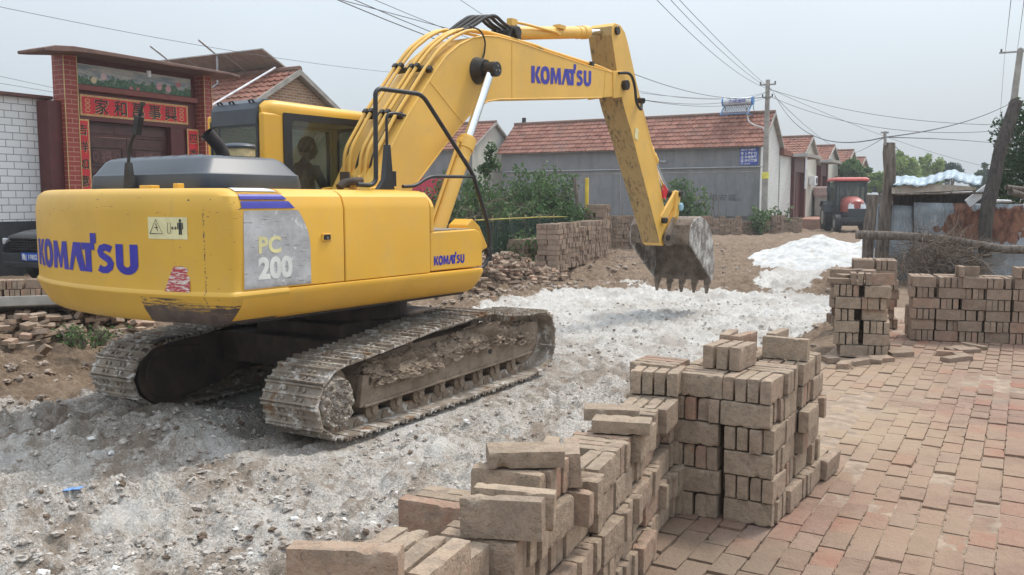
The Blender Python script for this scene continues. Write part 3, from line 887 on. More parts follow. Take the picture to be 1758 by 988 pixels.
def mud_mat():
    m = NT('dried_mud'); co = m.coord()
    c = m.mix(m.ramp(m.noise(co, 6, 6, .7), .3, .7), (.20, .15, .11), (.33, .26, .195))
    c = m.mix(m.ramp(m.noise(co, 28, 4, .7), .58, .72), c, (.12, .09, .065))
    c = m.mix(m.ramp(m.noise(co, 22, 5, .7), .66, .74), c, (.50, .46, .41))
    return m.done(c, .93, 0, m.bump(m.noise(co, 50, 5, .7), .8, .012), .2)
M['mud'] = mud_mat()
def lime_mud():
    m = NT('limy_mud'); co = m.coord()
    c = m.mix(m.ramp(m.noise(co, 24, 6, .7), .35, .6), (.18, .14, .105), (.36, .31, .26))
    c = m.mix(m.ramp(m.noise(co, 40, 3, .7), .56, .64), c, (.66, .63, .58))
    return m.done(c, .93, 0, m.bump(m.noise(co, 60, 4, .7), 1, .015), .2)
M['limymud'] = lime_mud()
# one shoe, local: x along the chain, y across, z out
sh = MB()
prof = [(-.084, -.004), (-.088, .016), (-.086, .036), (-.072, .036), (-.066, .012), (-.016, .010), (-.010, .028), (.010, .028), (.016, .010), (.062, .012), (.068, .030), (.080, .032), (.088, .004), (.086, -.004)]
sh.prism(prof, -.3, .3, 'Y')
for y in (-.13, -.07, .07, .13):
    for x in (-.038, .040): sh.cyl((x, y, .010), (x, y, .028), .015, 6)
for y in (-.08, .08): sh.b2(-.10, .10, y - .02, y + .02, -.085, .0)
shoe_src = sh.build('track_shoe', M['track'], None, smooth=40)
shoe_me = shoe_src.data; bpy.data.objects.remove(shoe_src)
def mudblob(name, parent, grid, mat, th, seed=0, sc_=7.0, rotz=0):
    """grid[i][j] -> (base point, outward dir, allowed thickness)"""
    mb = MB(); n = len(grid); k = len(grid[0]); vs = []
    for row in grid:
        for p, d, t in row:
            p = Vector(p); a = mnoise.noise(p * sc_ + Vector((seed, 0, 0))) + .55 * mnoise.noise(p * sc_ * 2.7 + Vector((0, seed, 0))) + .3 * mnoise.noise(p * sc_ * 6)
            vs.append(p + Vector(d) * (t * th * max(-.15, .50 + a * 1.25) + .35 * th * t * abs(mnoise.noise(p * sc_ * 5))))
    fs = [(i * k + j, (i + 1) * k + j, (i + 1) * k + j + 1, i * k + j + 1) for i in range(n - 1) for j in range(k - 1)]
    mb.add(vs, fs)
    return mb.build(name, mat, parent, smooth=50, rotz=rotz)
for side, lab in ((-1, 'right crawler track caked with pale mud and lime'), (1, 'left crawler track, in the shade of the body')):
    yc = side * 1.1
    fr = MB()
    # track frame: side plates with sloping top
    for yy, w in ((yc - .145 , .06), (yc + .145, .06)):
        fr.prism([(-1.35, .23), (1.62, .26), (1.82, .36), (1.82, .60), (1.55, .62), (.8, .50), (-.7, .52), (-1.30, .50)], yy - w / 2, yy + w / 2, 'Y')
    fr.b2(-1.3, 1.7, yc - .16, yc + .16, .30, .50)
    fr.prism([(-1.30, .225), (1.66, .255), (1.66, .28), (-1.30, .25)], yc - .195, yc + .195, 'Y')
    fr.prism([(-1.28, .50), (1.5, .60), (1.3, .66), (.6, .68), (-.6, .66), (-1.2, .60)], yc - .10, yc + .10, 'Y')
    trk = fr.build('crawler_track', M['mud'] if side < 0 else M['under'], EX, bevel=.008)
    tag(trk, lab)
    loop, per = smooth_loop(TRK, 47)
    for p, t in loop:
        o = bpy.data.objects.new('track_shoe', shoe_me); COL.objects.link(o); o.parent = trk
        xa = Vector((t[0], 0, t[1])); nrm = Vector((t[1], 0, -t[0])); ya = nrm.cross(xa)
        Mx = Matrix((xa, ya, nrm)).transposed().to_4x4()
        # local x along the loop, z outward
        o.matrix_local = Matrix.Translation(Vector((p[0], yc, p[1])) - nrm * .036 + Vector((0, random.gauss(0, .003), 0))) @ Mx @ Matrix.Rotation(random.gauss(0, .018), 4, 'Y')
    # idler, sprocket hub
    for x, z, r, nm in ((1.68, .42, .30, 'idler_wheel'), (-1.66, .38, .27, 'sprocket')):
        w = MB(); w.cyl((x, yc - .09, z), (x, yc + .09, z), r, 32); w.cyl((x, yc - .13, z), (x, yc + .13, z), r * .55, 24)
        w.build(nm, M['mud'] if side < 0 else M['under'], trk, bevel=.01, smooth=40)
    hub = MB(); a, b = (yc - .08 * 1, yc + side * .27)
    hub.tube([(-1.76, yc, .375), (-1.76, yc + side * .22, .375), (-1.76, yc + side * .275, .375), (-1.76, yc + side * .295, .375)], [.225, .225, .205, .15], 40)
    hub.build('travel_motor_cover', M['limymud'], trk, smooth=40)
    for k in range(8):
        x = -1.12 + k * .345
        rl = MB()
        rl.tube([(x, yc - .135, .165), (x, yc - .115, .165), (x, yc - .05, .165), (x, yc + .05, .165), (x, yc + .115, .165), (x, yc + .135, .165)], [.055, .082, .068, .068, .082, .055], 16)
        rl.cyl((x, yc - .16, .17), (x, yc + .16, .17), .04, 12); rl.b2(x - .05, x + .05, yc - .155, yc + .155, .20, .26)
        rl.build('track_roller', M['mud'], trk, smooth=40)
    ln = MB()
    for k in range(18):
        x = -1.62 + k * .19
        for yy in (-.075, .075): ln.tube([(x - .06, yc + yy - .035, .075), (x - .06, yc + yy + .035, .075)], [.046, .046], 10); ln.b2(x - .085, x + .03, yc + yy - .03, yc + yy + .03, .03, .085)
    lk = ln.build('track_chain', M['mud'], trk, smooth=40, bevel=.004)
    for x in (-.55, .58):
        cr = MB(); cr.cyl((x, yc - .1, .70), (x, yc + .12, .70), .065, 16); cr.b2(x - .04, x + .04, yc - .04, yc + .04, .55, .7); cr.build('carrier_roller', M['mud'], trk, smooth=40)
    if side < 0:
        # caked mud on the frame shoulder (outer side, seen under the sagging chain)
        G = []
        for i in range(150):
            x = -1.22 + i * 3.0 / 149; row = []
            top = .60 + .10 * math.exp(-((x - .65) / .6) ** 2)
            for j in range(26):
                q = j / 25; y = yc - .06 - .10 * min(1, q * 1.6); z = top - .02 - .27 * q ** 1.3
                t = math.sin(PI * min(1, q * 1.0)) ** .7 * (0.5 + .9 * math.exp(-((x - .62) / .30) ** 2) + .7 * math.exp(-((x + .62) / .33) ** 2) + .25 * math.exp(-((x - 1.3) / .3) ** 2))
                row.append(((x, y, z), (0, -.75, .5), t))
            G.append(row)
        mudblob('mud_cake', trk, G, M['mud'], .16, 3, 6)
        G = []
        for i in range(40):
            r = .225 * i / 39; row = []
            for j in range(73):
                a = 2 * PI * j / 72
                row.append(((-1.76 + r * math.cos(a), yc - .285 + (.02 if i > 33 else 0) * (i - 33), .375 + r * math.sin(a)), (0, -1, 0), 1.0 if i < 37 else .3))
            G.append(row)
        mudblob('mud_cake', trk, G, M['limymud'], .035, 9, 16)
        for (cx_, cz_, rx_) in ((-.62, .50, .17), (.62, .585, .16)):     # ledges catching the mud
            ml = MB(); ml.prism([(cx_ - rx_, cz_ - .06), (cx_ + rx_, cz_ - .04), (cx_ + rx_ * .9, cz_ + .02), (cx_ - rx_ * .9, cz_ + .01)], yc - .25, yc - .1, 'Y')
            ml.build('mud_ledge', M['mud'], trk, bevel=.01)
        ho = MB(); ho.cyl((.77, yc - .170, .41), (.77, yc - .178, .41), .034, 20); ho.build('frame_hole', M['black'], trk)
        ho = MB(); ho.cyl((1.62, yc - .170, .47), (1.62, yc - .178, .47), .022, 16); ho.build('frame_hole', M['black'], trk)
        ml = MB(); rr_ = random.Random(8)
        for _ in range(520):
            x = rr_.choice([rr_.gauss(.62, .22), rr_.gauss(-.62, .24), rr_.uniform(-1.2, 1.6)]); x = max(-1.22, min(1.65, x)); q = rr_.random() ** 1.3
            A, F = rr_.choice(ROCKS); sc__ = .018 + .055 * rr_.random() ** 1.6 * (1 - .5 * q)
            top_ = .60 + .10 * math.exp(-((x - .65) / .6) ** 2)
            c_ = (x, yc - .11 - .10 * min(1, q * 1.8) * (1 + .25 * (abs(abs(x) - .62) < .25)), top_ - .01 - .21 * q)
            ml.add([(c_[0] + a_[0] * sc__ * 1.4, c_[1] + a_[1] * sc__, c_[2] + a_[2] * sc__) for a_ in A.tolist()], F.tolist())
        ml.build('mud_lumps', M['mud'], trk)['kind'] = 'stuff'
    else:
        pl = MB(); pr = []
        for a in range(90, 271, 15): pr.append((-1.60 + .34 * math.cos(R(a)), .39 + .32 * math.sin(R(a))))
        pr += [(-.9, .22), (-.1, .50), (1.2, .52), (1.2, .78), (-.3, .74), (-.9, .70)]
        pl.prism(pr, yc - .295, yc - .20, 'Y'); pl.build('inner_plate', M['under'], trk, bevel=.012)
        pl = MB(); pl.prism([(-1.62 + (p_[0] + 1.62) * .78, .38 + (p_[1] - .38) * .78) for p_ in pr[:13]] + [(-1.25, .17), (-1.25, .60)], yc - .315, yc - .29, 'Y'); pl.build('hub_plate', M['under'], trk, bevel=.012)

# car body and slew ring
cb = MB()
cb.b2(-.75, .85, -.55, .55, .36, .82)
for sx in (-1, 1):
    cb.prism([(-.95 if sx > 0 else -.9, .30), (-.5, .42), (-.5, .78), (-.95, .62)], .5, .95, 'X') if False else None
for x0, x1 in ((-.95, -.35), (.45, 1.0)):
    cb.b2(x0, x1, -1.0, 1.0, .40, .70)
cb.cyl((0, 0, .8), (0, 0, 1.04), .62, 40)
cb.build('carbody', M['under'], EX, bevel=.02)

# ---------------------------------------------------------------- upper body
deck = MB(); deck.b2(-2.25, .5, -1.15, 1.15, 1.045, 1.30); deck.b2(.5, 1.0, -.42, 1.2, 1.045, 1.3); deck.build('deck', M['grease'], EX, rotz=UP)

def cw_outline(d):
    """plan outline of the counterweight, inset d; from the right seam round the back to the left seam"""
    Rr = 3.6 - max(d, 0) * .6 - min(d, 0); OC = .85; pts = []
    def corner(ye, fil):
      yf = ye - fil
      c0 = (-math.sqrt(Rr * Rr - yf * yf) + OC, yf); c2 = (min(-2.386, c0[0] + .085), ye); c1 = (min(-2.387, -math.sqrt(Rr * Rr - ye * ye) + OC + .006), ye - .004)
      return yf, [((1 - t) ** 2 * c2[0] + 2 * t * (1 - t) * c1[0] + t * t * c0[0], (1 - t) ** 2 * c2[1] + 2 * t * (1 - t) * c1[1] + t * t * c0[1]) for t in (0, .25, .5, .75, 1)]
    yR, cR = corner(1.36 - d, .12); yL, cL = corner(1.43 - d, .06)
    pts = [(-2.385, -1.36 + d)] + [(x, -y) for x, y in cR]
    aR = math.asin(yR / Rr); aL = math.asin(yL / Rr)
    for i in range(1, 40):
        a = -aR + (aR + aL) * i / 40
        pts.append((-Rr * math.cos(a) + OC, Rr * math.sin(a)))
    pts += cL[::-1] + [(-2.385, 1.43 - d)]
    return pts
def cw_mat():
    m = yellow('counterweight_paint', (.66, .385, .045), .22, .4)
    t = m.node_tree
    W = NT.__new__(NT); W.mat = m; W.t = t; W.bsdf = t.nodes['Principled BSDF']; W.out = t.nodes['Material Output']
    src = W.bsdf.inputs['Base Color'].links[0].from_socket
    co = W.coord('obj')
    sp = W.n('ShaderNodeSeparateXYZ'); W.l(co, sp.inputs[0])
    z = sp.outputs[2]; y = sp.outputs[1]
    st = W.noise(W.map(co, (2, 2, 26)), 2.2, 5, .7)
    n2 = W.noise(co, 7, 6, .7)
    # scraped bare lower rim on the right half of the back
    zed = W.math('ADD', W.math('MULTIPLY', W.math('SUBTRACT', st, .5), .42), W.math('MULTIPLY', W.math('SUBTRACT', n2, .5), .10))
    a = W.ramp(W.math('ADD', z, zed), 1.195, 1.212, inv=True)
    hi = W.ramp(z, 1.262, 1.272, inv=True)
    yl = W.ramp(W.math('ADD', y, W.math('MULTIPLY', W.math('SUBTRACT', n2, .5), .03)), -.575, -.565, inv=True)
    streak = W.math('MULTIPLY', W.ramp(st, .52, .56), W.ramp(z, 1.265, 1.275, inv=True))
    near = W.ramp(W.math('ADD', y, W.math('MULTIPLY', W.math('SUBTRACT', n2, .5), .5)), -1.25, -.8)
    streak = W.math('MULTIPLY', streak, near)
    mask = W.math('MULTIPLY', W.math('MAXIMUM', a, streak), W.math('MULTIPLY', yl, hi))
    # chips up the corner and over the panel
    ch = W.math('MULTIPLY', W.ramp(W.noise(W.map(co, (3, 3, 6)), 6, 4, .6), .685, .70), W.ramp(y, -.95, -.85, inv=True))
    ln = W.math('MULTIPLY', W.ramp(W.math('ABSOLUTE', W.math('ADD', y, 1.165)), .004, .008, inv=True), W.ramp(W.noise(co, 60, 3, .6), .5, .54))
    ln = W.math('MULTIPLY', ln, W.math('MULTIPLY', W.ramp(z, 1.95, 1.9), 1.0))
    hs = W.math('MULTIPLY', W.ramp(W.noise(W.map(co, (5, 5, 60), rot=(.05, 0, 0)), 1.3, 3, .5), .70, .715), W.ramp(z, 1.75, 1.85))
    mask = W.math('MAXIMUM', mask, W.math('MAXIMUM', ch, W.math('MAXIMUM', ln, hs)), True)
    dk = W.mix(W.ramp(n2, .4, .6), (.075, .052, .045), (.12, .085, .07))
    W.l(W.mix(mask, src, dk), W.bsdf.inputs['Base Color'])
    return m
M['cw'] = cw_mat()
prof_cw = [(1.066, .19), (1.085, .145), (1.12, .11), (1.20, .035), (1.262, -.001), (1.276, -.010), (1.292, -.014), (1.308, -.010), (1.322, .002), (1.345, .006), (1.50, .002), (1.90, .0), (1.925, .002), (1.965, .012), (2.02, .032), (2.05, .070), (2.072, .12), (2.080, .19)]
rings = []
for z, d in prof_cw:
    o = cw_outline(d); o += [(-1.95, 1.43 - d), (-1.95, -1.36 + d)]
    rings.append([(x, y, z) for x, y in o])
c = MB(); c.loft(rings); cw = c.build('counterweight', M['cw'], EX, smooth=28, rotz=UP)
tag(cw, 'yellow counterweight with scraped lower edge')
lug = MB()
for y in (-.24,): lug.prism([(-.09, 0), (-.075, .035), (.075, .035), (.09, 0)], -2.45, -2.37, 'X') if False else lug.b2(-2.42, -2.34, y - .08, y + .08, 2.07, 2.11)
lug.build('lifting_eye', M['yellow'], cw, bevel=.006)
lug = MB(); lug.b2(-2.44, -2.38, -.70, -.64, 2.07, 2.12); lug.build('lifting_eye', M['yellow'], cw, bevel=.006)

# side panels (right side); profile in (y, z)
def side_prof(x0, x1, sgn, z0, z1=2.08, crease=1.915):
    return [(sgn * .7, z0), (sgn * 1.36, z0), (sgn * 1.36, crease), (sgn * 1.348, crease + .05), (sgn * 1.328, crease + .105), (sgn * 1.29, z1 - .03), (sgn * 1.24, z1 - .008), (sgn * 1.17, z1), (sgn * .7, z1)]
for nm, x0, x1, lb in (('side_panel', -2.377, -1.352, None), ('side_door', -1.340, -.262, None)):
    b = MB(); b.prism(side_prof(x0, x1, -1, 1.322), x0, x1, 'X'); pnl = b.build(nm, M['yellow'], EX, bevel=.008, smooth=25, rotz=UP)
    if nm == 'side_panel': sidep = pnl
    else: sided = pnl
b = MB(); b.b2(-2.37, -.27, -1.335, -.72, 1.31, 1.92); b.b2(-2.37, -.27, -1.19, -.72, 1.92, 2.06); b.build('panel_gap', M['grease'], EX, rotz=UP)
b = MB(); b.prism(side_prof(0, 0, 1, 1.322), -2.377, -.75, 'X'); b.build('side_panel', M['yellow'], EX, bevel=.008, smooth=25, rotz=UP)
b = MB(); b.b2(-2.2, -.8, -.75, .8, 1.3, 2.075); b.build('engine_bay', M['grease'], EX, rotz=UP)
# slim front piece and toolbox
b = MB(); b.prism([(-1.36, 1.70), (-1.36, 1.93), (-1.33, 1.99), (-1.25, 2.06), (-1.15, 2.075), (-.8, 2.075), (-.8, 1.70)], -.252, -.20, 'X'); b.build('front_post', M['yellow'], EX, bevel=.01, smooth=25, rotz=UP)
b = MB(); b.prism([(-.252, 1.332), (.545, 1.332), (.548, 1.60), (.50, 1.68), (.44, 1.705), (-.252, 1.695)], -1.355, -.72, 'Y'); tb = b.build('toolbox', M['yellow'], EX, bevel=.012, rotz=UP)
b = MB(); b.b2(-.20, .42, -1.30, -.80, 1.702, 1.712); b.build('step_mat', M['steel'], tb)
# sill under the panels, both sides
for sgn in (-1, 1):
    b = MB()
    pr = [(sgn * 1.0, 1.065), (sgn * 1.17, 1.068), (sgn * 1.24, 1.10), (sgn * 1.33, 1.20), (sgn * 1.362, 1.262), (sgn * 1.372, 1.29), (sgn * 1.368, 1.312), (sgn * 1.35, 1.318), (sgn * 1.0, 1.318)]
    b.prism(pr, -2.377, .50, 'X')
    ring = []
    b2_ = [(y * 1.0, z + .0) for y, z in pr]
    for xx, s_, dz in ((.50, 1, 0), (.56, .985, .02), (.585, .96, .06)):
        ring.append([(xx, y * s_ if abs(y) > 1.01 else y, max(z, 1.065 + dz) if z < 1.2 else z - dz * .2) for y, z in pr])
    b.loft(ring)
    b.build('sill', M['yellow'], EX, smooth=30, rotz=UP)
# latch
b = MB(); b.b2(-1.60, -1.50, -1.372, -1.358, 1.665, 1.725); lt = b.build('latch', M['yellow'], sidep, bevel=.004)
b = MB(); b.b2(-1.585, -1.515, -1.376, -1.366, 1.675, 1.715); b.build('latch_recess', M['black'], lt)
b = MB(); b.b2(-1.56, -1.545, -1.384, -1.374, 1.68, 1.70); b.build('latch_key', M['steel'], lt)
# grey model plate and blue stripes on the side panel: thin skins following the panel
def wrap_panel(x, s):
    """s = height along the panel; returns the point on the panel skin at distance x"""
    if s <= 1.915: return (x, -1.366 if s > 1.9 else -1.3635, s)
    pts = [(-1.366, 1.917), (-1.354, 1.967), (-1.334, 2.022), (-1.295, 2.055), (-1.243, 2.078), (-1.17, 2.088), (-1.0, 2.088)]
    d = s - 1.915
    for (y0, z0), (y1, z1) in zip(pts, pts[1:]):
        L = math.hypot(y1 - y0, z1 - z0)
        if d <= L: return (x, y0 + (y1 - y0) * d / L, z0 + (z1 - z0) * d / L)
        d -= L
    return (x, -1.0, 2.083)
def skin_patch(name, rows, mat, parent, label=None, n=14):
    """rows: list of (s, x0, x1)"""
    mb = MB(); vs = []; fs = []
    for s, x0, x1 in rows:
        for i in range(n + 1): vs.append(wrap_panel(x0 + (x1 - x0) * i / n, s))
    for k in range(len(rows) - 1):
        for i in range(n): fs.append((k * (n + 1) + i, k * (n + 1) + i + 1, (k + 1) * (n + 1) + i + 1, (k + 1) * (n + 1) + i))
    mb.add(vs, fs); o = mb.build(name, mat, parent, smooth=60)
    if label: o['label'] = label
    return o
def plate_mat():
    m = NT('scratched_grey_decal'); co = m.coord('obj')
    c = m.mix(m.ramp(m.noise(co, 4, 6, .7), .3, .7), (.40, .40, .41), (.60, .60, .61))
    c = m.mix(m.ramp(m.noise(m.map(co, (3, 3, 30)), 3, 4, .6), .62, .68), c, (.22, .21, .20))
    c = m.mix(m.ramp(m.noise(co, 15, 5, .7), .60, .66), c, (.72, .72, .72))
    z = m.n('ShaderNodeSeparateXYZ'); m.l(co, z.inputs[0])
    dirt = m.math('MULTIPLY', m.ramp(m.math('ADD', z.outputs[2], m.math('MULTIPLY', m.noise(co, 6, 5, .7), .12)), 1.36, 1.46, inv=True), .8)
    c = m.mix(dirt, c, (.18, .16, .14))
    return m.done(c, .45, .25)
M['plate'] = plate_mat()
rows = []
for k in range(19):
    s = 1.335 + (1.915 - 1.335) * k / 18
    f = (s - 1.335) / .58
    xr = -1.72 if f < .45 else -1.72 - .12 * ((f - .45) / .55) ** 2.2
    rows.append((s, -2.367 + .012 * f, xr))
skin_patch('model_plate', rows, M['plate'], sidep)
def stripe(s0, s1, x0, x1, dx, mat, nm='stripe'):
    skin_patch(nm, [(s0 + (s1 - s0) * k / 4, x0, x1 - dx * k / 4) for k in [q / 3 for q in range(13)]], mat, sidep)
stripe(1.930, 1.985, -2.367, -1.87, .05, M['blue_decal'])
stripe(2.000, 2.045, -2.367, -1.93, .05, M['blue_decal'])
stripe(2.085, 2.17, -2.367, -1.985, .06, M['white_decal'])

# ---------------------------------------------------------------- lettering
def text_mesh(txt, size, bold=0.0, sx=1.0, spacing=1.0, font_shear=0.0):
    """returns verts (x right, y up) and faces of flat lettering"""
    cu = bpy.data.curves.new('t', 'FONT'); cu.body = txt; cu.size = size; cu.offset = bold; cu.space_character = spacing; cu.shear = font_shear
    cu.resolution_u = 4
    ob = bpy.data.objects.new('t', cu); COL.objects.link(ob)
    bpy.context.view_layer.update()
    dg = bpy.context.evaluated_depsgraph_get()
    me = bpy.data.meshes.new_from_object(ob.evaluated_get(dg))
    V = [(v.co.x * sx, v.co.y) for v in me.vertices]; F = [tuple(p.vertices) for p in me.polygons]
    bpy.data.objects.remove(ob); bpy.data.curves.remove(cu); bpy.data.meshes.remove(me)
    return V, F
def ring_poly(cx, cy, rx, ry, tx, ty, n=28):
    vs = []; fs = []
    for i in range(n):
        a = 2 * PI * i / n
        ca = math.copysign(abs(math.cos(a)) ** .85, math.cos(a)); sa = math.copysign(abs(math.sin(a)) ** .85, math.sin(a))
        vs.append((cx + rx * ca, cy + ry * sa)); vs.append((cx + (rx - tx) * ca, cy + (ry - ty) * sa))
    for i in range(n):
        j = (i + 1) % n; fs.append((2 * i, 2 * j, 2 * j + 1, 2 * i + 1))
    return vs, fs
def stroke(pts, w):
    """thick horizontal-stress stroke along 2D points"""
    vs = []; fs = []; pts = [Vector((p[0], p[1])) for p in pts]
    for i, p in enumerate(pts):
        a = pts[max(0, i - 1)]; b = pts[min(len(pts) - 1, i + 1)]
        t = (b - a).normalized(); n = Vector((-t.y, t.x))
        vs += [tuple(p + n * w / 2), tuple(p - n * w / 2)]
    for i in range(len(pts) - 1): fs.append((2 * i, 2 * i + 1, 2 * i + 3, 2 * i + 2))
    return vs, fs
def maker_logo():
    """the seven heavy letters of the maker's name, height 1, total width about 4.9"""
    V = []; F = []
    def ad(v, f, dx=0):
        o = len(V); V.extend([(a + dx, b) for a, b in v]); F.extend([tuple(i + o for i in q) for q in f])
    # K
    ad([(0, 0), (.27, 0), (.27, 1), (0, 1)], [(0, 1, 2, 3)])
    ad([(.285, .52), (.50, 1), (.76, 1), (.50, .50)], [(0, 3, 2, 1)])
    ad([(.285, .48), (.50, .50), (.80, 0), (.50, 0)], [(0, 3, 2, 1)])
    # O
    v, f = ring_poly(1.13, .5, .38, .54, .24, .26); ad(v, f)
    # M
    ad([(1.56, 0), (1.80, 0), (1.86, .66), (1.86, 1), (1.60, 1)], [(0, 1, 2, 3, 4)])
    ad([(1.86, 1), (2.04, .42), (1.98, .04), (1.83, .66)], [(0, 1, 2, 3)])
    ad([(1.98, .04), (2.04, .42), (2.18, 1), (2.25, .66), (2.10, .04)], [(0, 4, 3, 2, 1)])
    ad([(2.18, 1), (2.44, 1), (2.50, 0), (2.25, 0), (2.22, .66)], [(0, 4, 3, 2, 1)])
    # A without a bar
    ad([(2.53, 0), (2.72, 0), (2.90, .58), (2.96, 1), (2.80, 1)], [(0, 1, 2, 3, 4)])
    ad([(2.93, 1), (3.14, 1), (3.38, 0), (3.08, 0), (2.88, .62)], [(0, 4, 3, 2, 1)])
    # T with its raised square
    ad([(3.17, 1), (3.22, .76), (3.76, .76), (3.76, 1)], [(0, 1, 2, 3)])
    ad([(3.36, 0), (3.62, 0), (3.62, .76), (3.36, .76)], [(0, 1, 2, 3)])
    ad([(3.60, 1.0), (3.84, 1.0), (3.84, 1.34), (3.60, 1.34)], [(0, 1, 2, 3)])
    # S
    S = [(4.34, .80), (4.22, .86), (4.10, .88), (3.98, .84), (3.93, .74), (3.97, .62), (4.10, .54), (4.24, .46), (4.31, .34), (4.27, .20), (4.15, .11), (4.00, .10), (3.86, .17)]
    v, f = stroke([(x + .06, y) for x, y in S], .235); ad(v, f)
    # U
    ad([(4.56, 1), (4.56, .35), (4.81, .35), (4.81, 1)], [(0, 1, 2, 3)])
    ad([(5.03, 1), (5.03, .35), (5.28, .35), (5.28, 1)], [(0, 1, 2, 3)])
    U = [(4.685, .36)] + [(4.92 - .235 * math.cos(t), .34 - .235 * math.sin(t)) for t in np.linspace(0, PI, 13)] + [(5.155, .36)]
    v, f = stroke(U, .25); ad(v, f)
    return V, F
LOGO_W = 5.24
def lay_text(name, V, F, fn, mat, parent, cuts=0.04, th=.0015, rotz=None):
    """map flat letters onto a surface: fn(x, y) -> (point, normal); long faces are cut first"""
    bm = bmesh.new(); vs = [bm.verts.new((x, y, 0)) for x, y in V]
    for f in F:
        try: bm.faces.new([vs[i] for i in f])
        except ValueError: pass
    if cuts:
        xs = [x for x, y in V]; x = min(xs) + cuts
        while x < max(xs):
            bmesh.ops.bisect_plane(bm, geom=bm.verts[:] + bm.edges[:] + bm.faces[:], plane_co=(x, 0, 0), plane_no=(1, 0, 0)); x += cuts
    mb = MB(); bm.verts.ensure_lookup_table(); bm.verts.index_update()
    mb.v = [tuple(fn(v.co.x, v.co.y)) for v in bm.verts]; mb.f = [tuple(v.index for v in f.verts) for f in bm.faces]; mb.m = [0] * len(mb.f)
    bm.free()
    o = mb.build(name, mat, parent)
    return o
def cw_fn(off=.004, cr=0):
    def fn(s, z):
        d = np.interp(z, [p_[0] for p_ in prof_cw], [p_[1] for p_ in prof_cw])
        rr = 3.6 - d + off
        return (-math.sqrt(rr * rr - s * s) + .85, s, z)
    return fn
LV, LF = maker_logo()
LF0 = LF
# on the counterweight: s runs from left (+y) to right
f0 = cw_fn()
k = 1.79 / LOGO_W
lay_text('maker_name', [(x * k, y * .228) for x, y in LV], LF, lambda x, y: f0(1.24 - x, 1.43 + y), M['blue_ink'], cw)
# on the boom and the toolbox are laid further down
bs = .30 / LOGO_W * 1.0
lay_text('maker_name', [(x * .455 / LOGO_W, y * .085) for x, y in LV], LF, lambda x, y: (-.205 + x, -1.3575, 1.385 + y), M['blue_ink'], tb, cuts=0)
V, F = text_mesh('PC', .17, .006, 1.05, 1.05)
lay_text('lettering', V, F, lambda x, y: (-2.235 + x, -1.3655, 1.60 + y), simple('cream_letters', (.72, .66, .34), .5), sidep, cuts=0)
V, F = text_mesh('200', .215, .010, 1.0, 1.0)
lay_text('lettering', V, F, lambda x, y: (-2.235 + x, -1.3655, 1.41 + y), M['white_decal'], sidep, cuts=0)
# warning sticker: triangle, block, arrow and standing figure
def cw_rect(name, s0, s1, z0, z1, mat, off=.003, lab=None):
    f1 = cw_fn(off); mb = MB(); vs = []; n = 8
    for zz in (z0, (z0 + z1) / 2, z1):
        for i in range(n + 1): vs.append(f1(s0 + (s1 - s0) * i / n, zz))
    mb.add(vs, [(k * (n + 1) + i, k * (n + 1) + i + 1, (k + 1) * (n + 1) + i + 1, (k + 1) * (n + 1) + i) for k in range(2) for i in range(n)])
    o = mb.build(name, mat, cw, smooth=60)
    if lab: o['label'] = lab
    return o
M['sticker'] = simple('pale_yellow_sticker', (.70, .64, .36), .5, 0, .08, 10)
SL, SR, SB, ST_ = -.680, -1.035, 1.705, 1.868
cw_rect('warning_sticker', SR, SL, SB, ST_, M['sticker'], .003, 'cream warning sticker with triangle and standing figure')
f2 = cw_fn(.0055); f3 = cw_fn(.0045)
mk = MB()
cwm = lambda x, y: f2(SL - x, SB + y)
def st_draw(pts, w):
    v, f = stroke(pts, w); mk.add([cwm(*p) for p in v], f)
st_draw([(.018, .04), (.078, .145), (.138, .04), (.018, .04)], .006)
st_draw([(.078, .115), (.082, .085), (.095, .06)], .006); st_draw([(.06, .085), (.082, .083), (.098, .09)], .005)
st_draw([(.185, .045), (.185, .12), (.212, .12), (.212, .045), (.185, .045)], .0035)
st_draw([(.222, .083), (.262, .083)], .006); st_draw([(.232, .095), (.220, .083), (.232, .071)], .006); st_draw([(.252, .095), (.264, .083), (.252, .071)], .006)
st_draw([(.289, .035), (.289, .075)], .012); st_draw([(.304, .035), (.304, .075)], .012); st_draw([(.2965, .07), (.2965, .125)], .026)
st_draw([(.276, .075), (.276, .122)], .008); st_draw([(.317, .075), (.317, .122)], .008); st_draw([(.2965, .128), (.2965, .148)], .018)
mk.build('pictogram', M['black'], cw)
# torn red and white sticker
f4 = cw_fn(.003)
tn = MB(); tp = [(-.816, 1.318), (-.925, 1.318), (-1.040, 1.316), (-1.038, 1.42), (-1.01, 1.455), (-1.03, 1.485), (-.98, 1.508), (-.905, 1.505), (-.882, 1.47), (-.847, 1.40)]
tn.add([f4(s_, z_) for s_, z_ in tp], [tuple(range(len(tp)))])
m = NT('torn_sticker'); co = m.coord('obj'); a = m.noise(m.map(co, (2, 2, 14)), 6, 5, .75)
m.done(m.mix(m.ramp(a, .50, .54), (.42, .05, .06), (.66, .60, .54)), .6); M['torn'] = m.mat
tn.build('torn_sticker', M['torn'], cw)

